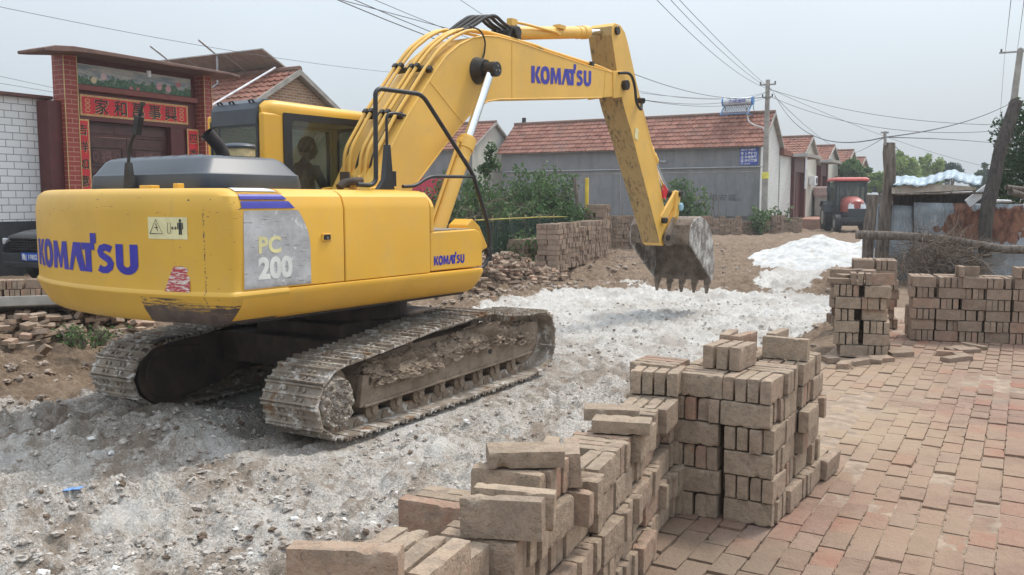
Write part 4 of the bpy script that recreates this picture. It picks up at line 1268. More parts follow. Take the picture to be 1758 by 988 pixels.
# ---------------------------------------------------------------- engine hood
def hoodring(z, dx0, dx1, dy):
    x0, x1, y0, y1 = -2.26 + dx0, -1.20 - dx1, -.74 + dy, .88 - dy
    r = .10
    pts = []
    for cx_, cy_, a0 in ((x1 - r, y1 - r, 0), (x0 + r, y1 - r, 90), (x0 + r, y0 + r, 180), (x1 - r, y0 + r, 270)):
        for a in (0, 30, 60, 90): pts.append((cx_ + r * math.cos(R(a0 + a)), cy_ + r * math.sin(R(a0 + a)), z))
    return pts
h = MB(); h.loft([hoodring(2.085, 0, 0, 0), hoodring(2.10, -.004, -.004, -.004), hoodring(2.20, .005, .012, .008), hoodring(2.215, .02, .03, .025), hoodring(2.32, .09, .14, .075), hoodring(2.345, .125, .19, .11), hoodring(2.355, .20, .27, .20)])
hood = h.build('engine_hood', M['dark_plastic'], EX, smooth=32, rotz=UP)
for i in range(6):
    b = MB(); y = .62 - i * .2
    b.tube([(-2.17, y, 2.30), (-2.12, y, 2.345), (-1.98, y, 2.360)], .010, 8); b.build('hood_rib', M['dark_plastic'], hood, smooth=40)
for i in range(5):
    b = MB(); x = -1.86 + i * .075 
    b.box((x, -.640, 2.331), (.055, .036, .012), rot=Matrix.Rotation(R(38), 3, 'X')); b.build('vent', M['black'], hood)
    b = MB(); b.box((x - .03, -.56, 2.352), (.055, .04, .008)); b.build('vent', M['black'], hood)
# mirror bracket standing on the counterweight
mr = MB()
mr.prism([(-.055, 2.09), (.055, 2.09), (.02, 2.30), (-.02, 2.30)], -2.33, -2.285, 'X')
mr.v = [(x, y + .155, z) for x, y, z in mr.v]
mr.tube(rounded([(-2.31, .155, 2.26), (-2.31, .14, 2.42), (-2.30, .03, 2.58), (-2.30, -.06, 2.76)], .08), .014, 8)
mr.box((-2.30, .012, 2.60), (.05, .06, .15), rot=Matrix.Rotation(.35, 3, 'X')); mr.box((-2.30, -.065, 2.765), (.03, .03, .03))
mr.build('rear_camera_stalk', M['rubber'], EX, smooth=40, rotz=UP)
# exhaust and air cleaner
b = MB(); pts = rounded([(-1.32, .2, 2.28), (-1.34, .2, 2.44), (-1.49, .22, 2.60)], .12)
b.tube(pts, .060, 20, caps=False); b.tube(pts, .050, 20, caps=False)
b.build('exhaust_pipe', simple('sooty_steel', (.035, .028, .028), .6, .3, .3, 9), EX, smooth=50, rotz=UP)
b = MB(); b.tube([(-1.0, .40, 2.1), (-1.0, .40, 2.475), (-1.0, .40, 2.485)], [.145, .145, .14], 28); ac = b.build('air_cleaner', simple('dusty_canister', (.42, .33, .16), .5, 0, .3, 8), EX, smooth=40, rotz=UP)
b = MB(); b.tube([(-1.0, .40, 2.485), (-1.0, .40, 2.505), (-1.0, .40, 2.525), (-1.0, .40, 2.535)], [.155, .158, .14, .08], 28); b.build('cap', M['dark_plastic'], ac, smooth=40)

# ---------------------------------------------------------------- cab
CX0, CX1, CY0, CY1, CZ0, CZ1 = -.68, 1.12, .44, 1.33, 1.30, 3.0
def rrect(y0, y1, z0, z1, r, rt=None, n=5):
    rt = r if rt is None else rt; pts = []
    for cy_, cz_, a0, rr in ((y1 - rt, z1 - rt, 0, rt), (y0 + rt, z1 - rt, 90, rt), (y0 + r, z0 + r, 180, r), (y1 - r, z0 + r, 270, r)):
        for k_ in range(n): 
            a = R(a0 + 90 * k_ / (n - 1)); pts.append((cy_ + rr * math.cos(a), cz_ + rr * math.sin(a)))
    return pts
cabr = empty('cab_root') if False else None
# roof
b = MB(); rings = []
for x, ins, dz in ((CX0 + .03, .05, -.05), (CX0 + .10, .012, -.012), (CX0 + .22, 0, 0), (CX1 - .25, 0, -.02), (CX1 - .06, .02, -.05), (CX1, .06, -.10)):
    pr = rrect(CY0 + ins, CY1 - ins, 2.84, CZ1 + dz, .01, .085)
    rings.append([(x, y, z) for y, z in pr])
b.loft(rings); cab = b.build('cab', M['yellow'], EX, smooth=40, rotz=UP)
tag(cab, 'yellow operator cab with dark tinted windows')
def cpart(nm, mb, mat, **kw): return mb.build(nm, mat, cab, **kw)
b = MB()      # pillars, lower panels, beams
b.b2(CX0 + .0, CX0 + .27, CY0, CY0 + .07, CZ0, 2.86)              # right rear pillar
b.b2(CX0 + .0, CX0 + .10, CY1 - .07, CY1, CZ0, 2.86)
b.b2(CX1 - .09, CX1, CY0 + .01, CY0 + .07, CZ0, 2.86); b.b2(CX1 - .09, CX1, CY1 - .07, CY1 - .01, CZ0, 2.86)
b.b2(CX0 + .27, CX1 - .09, CY0 + .004, CY0 + .07, 2.80, 2.87); b.b2(CX0 + .1, CX1 - .09, CY1 - .07, CY1 - .004, 2.80, 2.87)
b.b2(CX0 + .27, CX1 - .09, CY0 + .004, CY0 + .06, CZ0, 2.02); b.b2(CX0 + .1, CX1 - .09, CY1 - .06, CY1 - .004, CZ0, 1.75)
b.b2(CX0 + .004, CX0 + .06, CY0 + .07, CY1 - .07, CZ0, 2.12); b.b2(CX1 - .05, CX1 - .002, CY0 + .07, CY1 - .07, CZ0, 1.55)
cpart('cab_frame', b, M['yellow'], bevel=.022, segs=3)
b = MB(); pr = [(CX0 - .012, 2.74), (CX0 - .012, 2.90), (CX0 + .02, 2.965), (CX0 + .09, 3.008), (CX0 + .16, 3.012), (CX0 + .16, 2.74)]
b.prism(pr, CY0 + .085, CY1 - .085, 'Y'); cpart('rear_hatch', b, M['dark_plastic'], bevel=.012)
for y in (.62, .93, 1.12):
    b = MB(); b.tube([(CX0 + .02, y - .03, 2.97), (CX0 + .0, y - .03, 2.99), (CX0 + .0, y + .03, 2.99), (CX0 + .02, y + .03, 2.97)], .012, 6); cpart('hatch_clip', b, M['black'])
def glass_mat(name, tint, gl=.10):
    m = NT(name); tr = m.n('ShaderNodeBsdfTransparent'); tr.inputs[0].default_value = (*tint, 1)
    gs = m.n('ShaderNodeBsdfGlossy'); gs.inputs['Roughness'].default_value = .03; gs.inputs[0].default_value = (.9, .95, 1, 1)
    fr = m.n('ShaderNodeLayerWeight'); fr.inputs[0].default_value = .12
    mx = m.n('ShaderNodeMixShader'); m.l(m.math('ADD', fr.outputs['Fresnel'] if False else m.math('MULTIPLY', m.math('POWER', fr.outputs['Facing'], 4.0), .7), gl, True), mx.inputs[0]); m.l(tr.outputs[0], mx.inputs[1]); m.l(gs.outputs[0], mx.inputs[2])
    dif = m.n('ShaderNodeBsdfDiffuse'); dif.inputs[0].default_value = (.30, .29, .26, 1); mx2 = m.n('ShaderNodeMixShader')
    m.l(m.math('MULTIPLY', m.ramp(m.noise(m.coord(), 2.2, 6, .7), .3, .7), .16), mx2.inputs[0]); m.l(mx.outputs[0], mx2.inputs[1]); m.l(dif.outputs[0], mx2.inputs[2])
    m.l(mx2.outputs[0], m.out.inputs[0]); return m.mat
M['glass'] = glass_mat('tinted_glass', (.42, .52, .48), .06)
def window(nm, corners, holes, mat_frame):
    pass
def cab_window(nm, axis, c, a0, a1, z0, z1, fr, r=.05, lab=None):
    """black border and the glass inside it; axis X: plane x=c, a = y; axis Y: plane y=c, a = x"""
    out = rrect(a0, a1, z0, z1, .02); inn = rrect(a0 + fr[0], a1 - fr[1], z0 + fr[2], z1 - fr[3], r)
    t = .006; n = len(out); vs = []
    for ring in (out, inn):
        for (a, z) in ring: vs.append((c - t, a, z) if axis == 'X' else (a, c - t, z))
    for ring in (out, inn):
        for (a, z) in ring: vs.append((c + t, a, z) if axis == 'X' else (a, c + t, z))
    fs = []
    for i in range(n):
        j = (i + 1) % n
        fs += [(i, j, n + j, n + i), (2 * n + i, 3 * n + i, 3 * n + j, 2 * n + j), (n + i, n + j, 3 * n + j, 3 * n + i), (i, 2 * n + i, 2 * n + j, j)]
    b = MB(); b.add(vs, fs); w = cpart(nm, b, M['black'])
    b = MB(); b.add([(c, a, z) if axis == 'X' else (a, c, z) for a, z in inn], [tuple(range(n))]); b.build('pane', M['glass'], w)
    return w
cab_window('side_window', 'Y', CY0 - .004, CX0 + .255, CX1 - .07, 2.0, 2.875, (.11, .05, .03, .07))
cab_window('rear_window', 'X', CX0 - .004, CY0 + .065, CY1 - .065, 2.06, 2.80, (.03, .03, .05, .06))
cab_window('door_window', 'Y', CY1 + .004, CX0 + .12, CX1 - .07, 1.75, 2.86, (.05, .05, .05, .05))
cab_window('windscreen', 'X', CX1 + .002, CY0 + .05, CY1 - .05, 1.6, 2.86, (.04, .04, .05, .06))
b = MB(); b.b2(-.22, -.08, .64, 1.12, 1.72, 2.34); b.b2(-.20, -.08, .74, 1.02, 2.36, 2.58); b.b2(-.22, .34, .66, 1.12, 1.62, 1.75); b.b2(-.1, .25, .6, 1.16, 1.4, 1.60)
cpart('seat', b, simple('seat_cloth', (.10, .10, .10), .8), bevel=.03)
b = MB(); b.b2(-.6, 1.05, .50, 1.28, 1.30, 1.36); b.b2(.15, .55, .50, .62, 1.36, 1.95); b.tube([(.4, .56, 1.95), (.42, .58, 2.12)], .015, 8); cpart('console', b, M['black'], bevel=.01)

# ---------------------------------------------------------------- boom
def slab(name, prof, y0, y1, mat, parent, bevel=.012, **kw):
    b = MB(); b.prism(prof, y0, y1, 'Y'); return b.build(name, mat, parent, bevel=bevel, rotz=UP if parent is EX else 0, **kw)
bo_top = [(.02, 1.75), (.06, 2.06), (.27, 2.40), (.64, 2.88), (1.13, 3.42), (1.32, 3.60), (1.55, 3.75), (1.80, 3.86), (2.05, 3.925), (2.32, 3.955), (2.74, 3.955), (3.42, 3.925), (4.53, 3.885), (5.25, 3.875), (5.50, 3.90), (5.66, 3.86), (5.74, 3.74), (5.70, 3.62), (5.60, 3.56)]
bo_bot = [(4.95, 3.475), (2.35, 3.215), (2.10, 3.165), (1.90, 3.07), (1.70, 2.95), (1.25, 2.58), (.73, 2.13), (.45, 1.80), (.30, 1.70)]
b = MB()
# side plates taper in width from foot to tip: loft through many stations would bend; use two halves with linear taper
def bw(x): return .30 - .0185 * (x - .3)
pr = bo_top + bo_bot; n = len(pr)
b.add([(x, -bw(x), z) for x, z in pr] + [(x, bw(x), z) for x, z in pr], [tuple(range(n)), tuple(range(2 * n - 1, n - 1, -1))] + [((i + 1) % n, i, i + n, (i + 1) % n + n) for i in range(n)])
boom = b.build('boom', M['yellow_dusty'], EX, bevel=.012, rotz=UP); boom['label'] = 'dusty yellow boom bent over the road'
# weld seams
for (x0, z0, x1, z1) in ((1.02, 3.28, 1.60, 2.88), (2.62, 3.95, 2.62, 3.25), (5.06, 3.88, 5.02, 3.50)):
    s_ = MB(); s_.tube([(x0, -bw(x0) - .001, z0), (x1, -bw(x1) - .001, z1)], .005, 6); s_.build('weld_seam', M['yellow_dusty'], boom)
# edge flanges of the side plate
s_ = MB(); s_.tube([(x, -bw(x) + .004, z) for x, z in bo_top[2:15]], .011, 8); s_.build('edge_bead', M['yellow_dusty'], boom, smooth=50)
s_ = MB(); s_.tube([(x, -bw(x) + .004, z) for x, z in [(4.95, 3.478)] + bo_bot[1:7]], .011, 8); s_.build('edge_bead', M['yellow_dusty'], boom, smooth=50)
# maker name on the boom; follows the upper chord
lay_text('maker_name', [(x * 1.56 / LOGO_W, y * .215) for x, y in LV], LF, lambda x, y: (3.06 + x, -bw(3.06 + x) - .004, 3.487 + y + x * .075), M['blue_ink'], boom, cuts=.3)
# boom cylinder pin boss
b = MB(); b.tube([(1.90, -.21, 3.50), (1.90, -.27, 3.50), (1.90, -.40, 3.50)], [.21, .16, .12], 28); b.build('pin_boss', M['grease'], boom, smooth=40)
b = MB(); b.cyl((1.90, -.38, 3.50), (1.90, -.56, 3.50), .088, 24); pc = b.build('pivot_pin', M['grease'], boom, bevel=.008, smooth=40)
for a in (90, 210, 330):
    b = MB(); x, z = 1.90 + .035 * math.cos(R(a)), 3.50 + .035 * math.sin(R(a)); b.cyl((x, -.555, z), (x, -.57, z), .011, 6); b.build('bolt', M['steel'], pc)
def hyd(name, p0, p1, rb, rr, f, y, gland=True, mat=None, label=None):
    a = Vector((p0[0], y, p0[1])); c_ = Vector((p1[0], y, p1[1])); d = (c_ - a); m_ = a + d * f
    b = MB(); b.cyl(a, m_, rb, 28); b.cyl(m_ - d.normalized() * .16, m_ - d.normalized() * .02, rb * 1.13, 28); b.cyl(m_ - d.normalized() * .30, m_ - d.normalized() * .27, rb * 1.08, 28)
    o = b.build(name, mat or M['yellow_dusty'], EX, bevel=.004, smooth=40, rotz=UP)
    if label: o['label'] = label
    b = MB(); b.cyl(m_ - d.normalized() * .05, c_ - d.normalized() * .07, rr, 24); b.build('piston_rod', M['chrome'], o, smooth=40)
    b = MB(); b.cyl(c_ + Vector((0, -rb * .8, 0)), c_ + Vector((0, rb * .8, 0)), rb * .95, 24); b.build('rod_eye', M['grease'], o, bevel=.005, smooth=40)
    return o
for yy in (-.47, .47):
    hc = hyd('boom_cylinder', (.62, 1.16), (1.90, 3.50), .092, .052, .655, yy)
    dd = Vector((1.28, 0, 2.34)).normalized(); nn = Vector((-dd.z, 0, dd.x))
    b = MB(); p_ = Vector((.62, yy, 1.16)) + nn * .125
    b.tube(rounded([p_ + dd * .3, p_ + dd * 1.62, p_ + dd * 1.70 - nn * .05], .04), .018, 8); b.build('oil_pipe', M['yellow_dusty'], hc, smooth=40)
    b = MB(); b.box(p_ + dd * 1.64 - nn * .02, (.05, .06, .07), rot=Matrix.Rotation(-R(61), 3, 'Y')); b.build('port_block', M['yellow_dusty'], hc, bevel=.006)
b = MB(); b.cyl((1.90, -.55, 3.50), (1.90, .56, 3.50), .05, 16); b.build('pivot_shaft', M['grease'], boom, smooth=40)
# pipes along the back of the boom
backs = [(.30, 2.44), (.62, 2.86), (1.10, 3.40), (1.32, 3.615), (1.6, 3.80), (1.85, 3.91)]
def pipe(yoff, lift, start, end_extra, r=.021, mat=None, par=None, nm='hydraulic_pipe'):
    pts = []
    for x, z in backs[1:]:
        pts.append((x - .77 * lift, yoff, z + .64 * lift))
    pts = [(start[0], yoff + start[2], start[1])] + [(backs[0][0] - .77 * lift, yoff, backs[0][1] + .64 * lift)] + pts + end_extra
    b = MB(); b.tube(rounded(pts, .10), r, 10); return b.build(nm, mat or M['yellow_dusty'], par or boom, smooth=50)
pl_ = [(.20, .13, 0), (.12, .13, 0), (-.02, .10, 0), (-.10, .10, 0), (-.20, .07, 0)]
for i, (yo, lf, _) in enumerate(pl_):
    pipe(yo, lf, (.16, 2.10, 0), [(2.05, yo, 3.985 + .02)] if i < 4 else [(2.05, -.20, 3.99)])
for (x, z) in ((.62, 2.86), (1.10, 3.40)):
    nx, nz = -.77, .64
    for yo, lf, _ in pl_[:4]:
        b = MB(); b.box((x + nx * lf, yo, z + nz * lf), (.055, .06, .055), rot=Matrix.Rotation(-R(48), 3, 'Y')); b.build('pipe_clamp', M['grease'], boom, bevel=.008)
    b = MB(); b.box((x + nx * .06, .02, z + nz * .06), (.05, .46, .05), rot=Matrix.Rotation(-R(48), 3, 'Y')); b.box((x + nx * .04, -.23, z + nz * .04), (.06, .07, .06), rot=Matrix.Rotation(-R(48), 3, 'Y')); b.build('clamp_bracket', M['grease'], boom, bevel=.006)
for yo in (.05, -.15):
    pipe(yo, .05, (.2, 2.15, .05), [], r=.014, mat=M['rubber'], nm='electric_cable')
# pipes on top of the front half of the boom
for yo, z0, r in ((-.155, .045, .022), (-.06, .05, .018), (.10, .05, .018)):
    pts = [(2.0, yo * .9, 4.0), (2.25, yo, 4.01), (3.3, yo, 3.93 + z0 + .02), (3.5, yo, 3.93 + z0), (5.0, yo * .9, 3.885 + z0), (5.45, yo * .9 - .07, 3.86)]
    b = MB(); b.tube(rounded(pts, .08), r, 10); b.build('hydraulic_pipe', M['yellow_dusty'], boom, smooth=50)
for x in (3.38, 4.72):
    b = MB(); b.b2(x - .035, x + .035, -.205, .15, 3.895, 3.965); b.build('clamp_bracket', M['grease'], boom, bevel=.006)
# hoses arching over the knee
for i, yo in enumerate((-.14, -.06, .03, .10)):
    b = MB(); b.tube(rounded([(1.80, yo, 3.96), (2.02, yo, 4.06 + .015 * i), (2.24, yo, 4.19 + .012 * i), (2.44, yo, 4.24), (2.60, yo, 4.17), (2.76, yo, 4.14)], .12), .022, 10); b.build('hose', M['rubber'], boom, smooth=50)
b = MB(); b.tube(rounded([(2.02, -.28, 3.985), (2.2, -.30, 3.97), (2.30, -.30, 3.86), (2.30, -.28, 3.70), (2.24, -.27, 3.60)], .1), .010, 8)
b.v = [(x - .28, y, z) for x, y, z in b.v]; b.build('grease_line', M['rubber'], boom, smooth=50)
# ---- arm cylinder on top of the boom
acyl = hyd('arm_cylinder', (2.85, 4.10), (5.40, 4.50), .085, .045, .80, 0.0, label='arm cylinder on top of the boom')
b = MB()
for yy in (-.16, .12): b.prism([(2.62, 3.94), (3.0, 3.93), (2.95, 4.12), (2.86, 4.19), (2.76, 4.15)], yy, yy + .04, 'Y')
b.cyl((2.85, -.2, 4.10), (2.85, .2, 4.10), .07, 20); b.build('cylinder_bracket', M['grease'], boom, bevel=.008)
b = MB(); b.tube(rounded([(2.95, -.10, 4.24), (3.15, -.10, 4.25), (3.9, -.10, 4.26), (4.0, -.08, 4.24), (4.1, -.05, 4.33)], .05), .018, 8); b.b2(3.96, 4.12, -.11, 0, 4.33, 4.38); b.b2(2.80, 2.92, -.13, -.05, 4.18, 4.27); b.build('oil_pipe', M['yellow_dusty'], acyl, smooth=50)
# ---- arm
def dark_arm():
    m = yellow('worn_arm_paint', (.66, .405, .09), .6, .5); return m
arm_pr = [(5.36, 4.61), (5.54, 4.60), (5.68, 4.52), (5.79, 4.36), (5.92, 4.12), (6.06, 3.86), (6.30, 3.46), (6.60, 3.00), (6.86, 2.56), (7.10, 2.05), (7.36, 1.58), (7.38, 1.42), (7.30, 1.27), (7.18, 1.22), (7.06, 1.27), (6.98, 1.42), (6.62, 1.98), (6.20, 2.62), (5.92, 3.06), (5.70, 3.36), (5.55, 3.62), (5.42, 3.95), (5.33, 4.20), (5.26, 4.42), (5.27, 4.55)]
b = MB(); n = len(arm_pr)
def aw(z): return .20 - .035 * min(1, max(0, (3.2 - z) / 2))
b.add([(x, -aw(z), z) for x, z in arm_pr] + [(x, aw(z), z) for x, z in arm_pr], [tuple(range(n))], 0)
b.f.append(tuple(range(2 * n - 1, n - 1, -1))); b.m.append(0)
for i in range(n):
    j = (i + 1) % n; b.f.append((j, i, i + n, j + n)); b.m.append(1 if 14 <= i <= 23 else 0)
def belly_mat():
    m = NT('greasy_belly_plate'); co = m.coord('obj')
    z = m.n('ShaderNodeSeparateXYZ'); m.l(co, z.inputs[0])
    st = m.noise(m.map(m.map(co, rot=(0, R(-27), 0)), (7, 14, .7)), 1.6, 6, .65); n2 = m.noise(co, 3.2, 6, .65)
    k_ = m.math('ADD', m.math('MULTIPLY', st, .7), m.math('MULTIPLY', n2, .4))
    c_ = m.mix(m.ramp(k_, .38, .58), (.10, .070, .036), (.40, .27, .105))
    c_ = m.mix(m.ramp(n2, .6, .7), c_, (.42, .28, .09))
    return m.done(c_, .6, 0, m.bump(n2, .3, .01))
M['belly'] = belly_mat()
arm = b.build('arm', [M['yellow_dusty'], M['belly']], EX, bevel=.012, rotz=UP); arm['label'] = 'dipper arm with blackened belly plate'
b = MB(); b.cyl((5.60, -.30, 3.72), (5.60, .30, 3.72), .075, 24); b.build('pivot_pin', M['grease'], arm, bevel=.006, smooth=40)
b = MB(); b.cyl((5.40, -.24, 4.50), (5.40, .24, 4.50), .062, 24); b.build('pivot_pin', M['grease'], arm, bevel=.006, smooth=40)
for yy in (-.225, .19):
    b = MB(); b.prism([(5.28, 3.90), (5.62, 3.93), (5.75, 3.80), (5.74, 3.66), (5.62, 3.55), (5.30, 3.50)], yy, yy + .035, 'Y'); b.build('boom_end_plate', M['yellow_dusty'], boom, bevel=.008)
b = MB(); b.tube(rounded([(5.42, -.24, 3.88), (5.62, -.34, 3.90), (5.72, -.36, 3.70), (5.76, -.36, 3.46), (5.98, -.34, 3.36), (6.14, -.26, 3.50)], .12), .022, 10); b.build('hose', M['rubber'], arm, smooth=50)
b = MB(); b.cyl((6.12, -.30, 3.53), (6.16, -.18, 3.55), .045, 14); b.build('hose_joint', M['grease'], arm, smooth=40)
b = MB(); b.tube(rounded([(6.16, -.16, 3.50), (6.42, -.17, 3.05), (6.95, -.17, 2.25), (6.98, -.17, 2.05)], .05), .016, 8); b.tube(rounded([(6.12, .02, 3.55), (6.5, -.05, 3.10), (7.05, -.10, 2.30), (7.08, -.10, 2.0)], .05), .014, 8); b.build('hydraulic_pipe', M['yellow_dusty'], arm, smooth=50)
b = MB(); b.prism([(6.05, 3.12), (6.16, 3.10), (6.14, 2.92), (6.03, 2.96)], -.204, -.198, 'Y'); b.build('sticker', M['sticker'], arm)
# ---- bucket cylinder in front of the arm, link and bucket
bcyl = hyd('bucket_cylinder', (6.18, 3.62), (7.66, 2.10), .075, .042, .66, 0.0)
for yy in (-.155, .115):
    b = MB(); b.prism([(7.02, 1.62), (7.14, 1.56), (7.70, 2.02), (7.74, 2.14), (7.62, 2.16), (7.04, 1.72)], yy * 1.25, yy * 1.25 + .045, 'Y'); b.build('tipping_link', M['yellow_dusty'], arm, bevel=.01)
b = MB(); b.prism([(7.58, 2.14), (7.72, 2.15), (7.62, 1.60), (7.50, 1.42), (7.38, 1.50), (7.50, 1.8)], -.24, -.13, 'Y'); b.prism([(7.58, 2.14), (7.72, 2.15), (7.62, 1.60), (7.50, 1.42), (7.38, 1.50), (7.50, 1.8)], .13, .24, 'Y'); b.build('bucket_link', M['yellow_dusty'], arm, bevel=.012)
for (x, z) in ((7.66, 2.10), (7.46, 1.50), (7.20, 1.36), (7.09, 1.65)):
    b = MB(); b.cyl((x, -.27, z), (x, .27, z), .052, 20); b.build('pivot_pin', M['grease'], arm, bevel=.005, smooth=40)
b = MB(); b.prism([(7.60, 1.92), (7.68, 1.95), (7.74, 1.90), (7.73, 1.82), (7.63, 1.80)], -.29, -.24, 'Y'); b.build('wrapping', simple('pale_blue_rag', (.30, .52, .66), .8), arm, bevel=.02)
b = MB(); b.add([(7.10, -.20, 2.26), (7.24, -.22, 2.16), (7.22, -.19, 2.02), (7.14, -.23, 1.98), (7.08, -.21, 2.08)], [(0, 1, 2, 3, 4)])
b.add([(7.10, -.17, 2.26), (7.20, -.15, 2.14), (7.18, -.19, 2.04), (7.12, -.16, 1.99), (7.06, -.18, 2.08)], [(0, 1, 2, 3, 4)]); b.build('red_cloth', simple('red_cloth', (.55, .02, .03), .8), arm)
def bucket_mat():
    m = NT('worn_bucket_steel'); co = m.coord('obj')
    c_ = m.mix(m.ramp(m.noise(co, 5, 6, .7), .35, .65), (.135, .10, .075), (.25, .20, .16))
    c_ = m.mix(m.ramp(m.noise(co, 14, 6, .7), .58, .66), c_, (.06, .045, .04))
    return m.done(c_, .75, .1, m.bump(m.noise(co, 20, 5, .7), .5, .01))
def bucket_side_mat():
    m = NT('limed_bucket_side'); co = m.coord('obj')
    c_ = m.mix(m.ramp(m.noise(m.map(co, (1, 1, .6)), 5, 8, .78), .42, .62), (.15, .125, .11), (.54, .52, .49))
    return m.done(c_, .75, 0, m.bump(m.noise(co, 26, 5, .7), .5, .008))
M['bucket'] = bucket_mat(); M['bucket_side'] = bucket_side_mat()
bk_pr = [(7.40, 1.24), (7.38, 1.40), (7.42, 1.55), (7.56, 1.66), (7.80, 1.71), (8.02, 1.66), (8.22, 1.50), (8.36, 1.28), (8.43, 1.02), (8.44, .78), (8.36, .56)]
HW = .56
b = MB(); inner = []
for i, (x, z) in enumerate(bk_pr):
    a = Vector(bk_pr[max(0, i - 1)]); c_ = Vector(bk_pr[min(len(bk_pr) - 1, i + 1)]); t = (c_ - a).normalized(); nn = Vector((t.y, -t.x)); inner.append((x + nn.x * .03, z + nn.y * .03))
shell = bk_pr + inner[::-1]
b.prism(shell, -HW + .012, HW - .012, 'Y')
bucket = b.build('bucket', M['bucket'], EX, smooth=35, rotz=UP); bucket['label'] = 'digging bucket with five teeth hanging over the lime'
for sy in (-1, 1):
    b = MB(); b.prism(bk_pr, sy * HW - .014, sy * HW + .014, 'Y'); b.build('bucket_side', M['bucket_side'], bucket, bevel=.006)
b = MB(); b.prism([(7.36, 1.26), (7.36, 1.40), (7.43, 1.57), (7.55, 1.67), (7.58, 1.60), (7.46, 1.52), (7.42, 1.38), (7.42, 1.26)], -HW + .02, HW - .02, 'Y'); b.build('bucket_lip_beam', M['bucket'], bucket, bevel=.01)
b = MB()
for yy in (-.24, .20): b.prism([(7.10, 1.30), (7.16, 1.45), (7.45, 1.70), (7.62, 1.74), (7.62, 1.48), (7.42, 1.22), (7.22, 1.22)], yy, yy + .04, 'Y')
b.build('bucket_ear', M['bucket'], bucket, bevel=.01)
for i in range(5):
    y = -HW + .075 + i * (2 * HW - .15) / 4
    b = MB()
    def tr(x, z, w): return [(x - .035, y - w, z), (x + .035, y - w, z), (x + .035, y + w, z), (x - .035, y + w, z)]
    b.loft([tr(8.38, .66, .062), tr(8.37, .56, .062), tr(8.36, .50, .056), tr(8.34, .49, .046), [(8.315, y - .022, .33), (8.34, y - .022, .33), (8.34, y + .022, .33), (8.315, y + .022, .33)]])
    b.build('bucket_tooth', M['bucket'], bucket, bevel=.006)

# ---------------------------------------------------------------- rails, steps and small fittings
b = MB(); y = -1.2
b.tube(rounded([(-1.03, y, 2.125), (-.86, y, 2.12), (-.80, y, 2.16), (-.79, y, 2.93), (-.74, y, 2.965), (-.17, y, 2.97), (.60, y, 2.25), (.88, y, 1.68), (.86, y, 1.38), (.72, y, 1.28), (.55, -1.2, 1.30)], .09), .021, 10)
hr = b.build('handrail', M['black'], EX, smooth=50, rotz=UP)
b = MB(); b.tube(rounded([(-.45, y, 2.115), (-.28, y, 2.12), (-.08, y, 2.215), (.61, y, 2.225)], .09), .017, 10); b.build('handrail_brace', M['black'], hr, smooth=50)
b = MB(); b.prism([(-.58, 2.09), (-.37, 2.09), (-.385, 2.14), (-.42, 2.50), (-.455, 2.50), (-.50, 2.18)], -1.03, -.97, 'Y')
b.tube(rounded([(-.44, -1.0, 2.45), (-.44, -1.0, 2.78), (-.32, -1.0, 2.80), (-.18, -1.0, 2.785)], .06), .014, 8); b.cyl((-.36, -1.0, 2.12), (-.36, -1.0, 2.26), .03, 12)
b.build('mirror_bracket', M['black'], EX, smooth=40, bevel=.004, rotz=UP)
b = MB(); b.tube(rounded([(-1.05, -1.0, 2.10), (-.98, -1.0, 2.15), (-.78, -1.0, 2.165)], .04), .035, 10); b.cyl((-.93, -.95, 2.1), (-.93, -.95, 2.24), .045, 16)
b.build('fuel_pipe', M['under'], EX, smooth=40, rotz=UP)
b = MB(); b.cyl((-.80, -.92, 2.08), (-.80, -.92, 2.18), .05, 16); b.cyl((-.80, -.92, 2.18), (-.80, -.92, 2.215), .062, 8); b.build('filler_cap', M['yellow_dusty'], EX, smooth=40, rotz=UP)
b = MB(); b.prism([(.60, 1.58), (.62, 1.74), (.72, 1.80), (.84, 1.72), (.98, 1.50), (.84, 1.44)], -1.1, -.86, 'Y'); sl = b.build('step_guard', M['yellow'], EX, bevel=.01, rotz=UP)
b = MB(); b.b2(.1, .56, -1.2, -.42, 1.10, 1.30); b.build('front_deck', M['grease'], EX, bevel=.01, rotz=UP)
b = MB(); b.cyl((.87, -1.2, 1.50), (.87, -1.2, 1.36), .03, 10); b.box((.86, -1.2, 1.46), (.10, .05, .06)); b.build('rail_clamp', M['black'], hr, bevel=.005)
for yy in (-.36, .32):
    b = MB(); b.prism([(-.15, 1.3), (-.12, 1.9), (.0, 2.12), (.35, 2.15), (.75, 1.5), (.8, 1.3)], yy, yy + .04, 'Y'); b.build('boom_foot_bracket', M['yellow'], EX, bevel=.01, rotz=UP)
# outlet blocks with hoses at the foot of the boom
for i, yo in enumerate((.18, .08, -.02, -.12)):
    b = MB(); b.tube(rounded([(-.15, yo, 1.9), (.0, yo, 2.05), (.16, yo, 2.10)], .08), .024, 8); b.build('hose', M['rubber'], EX, smooth=40, rotz=UP)
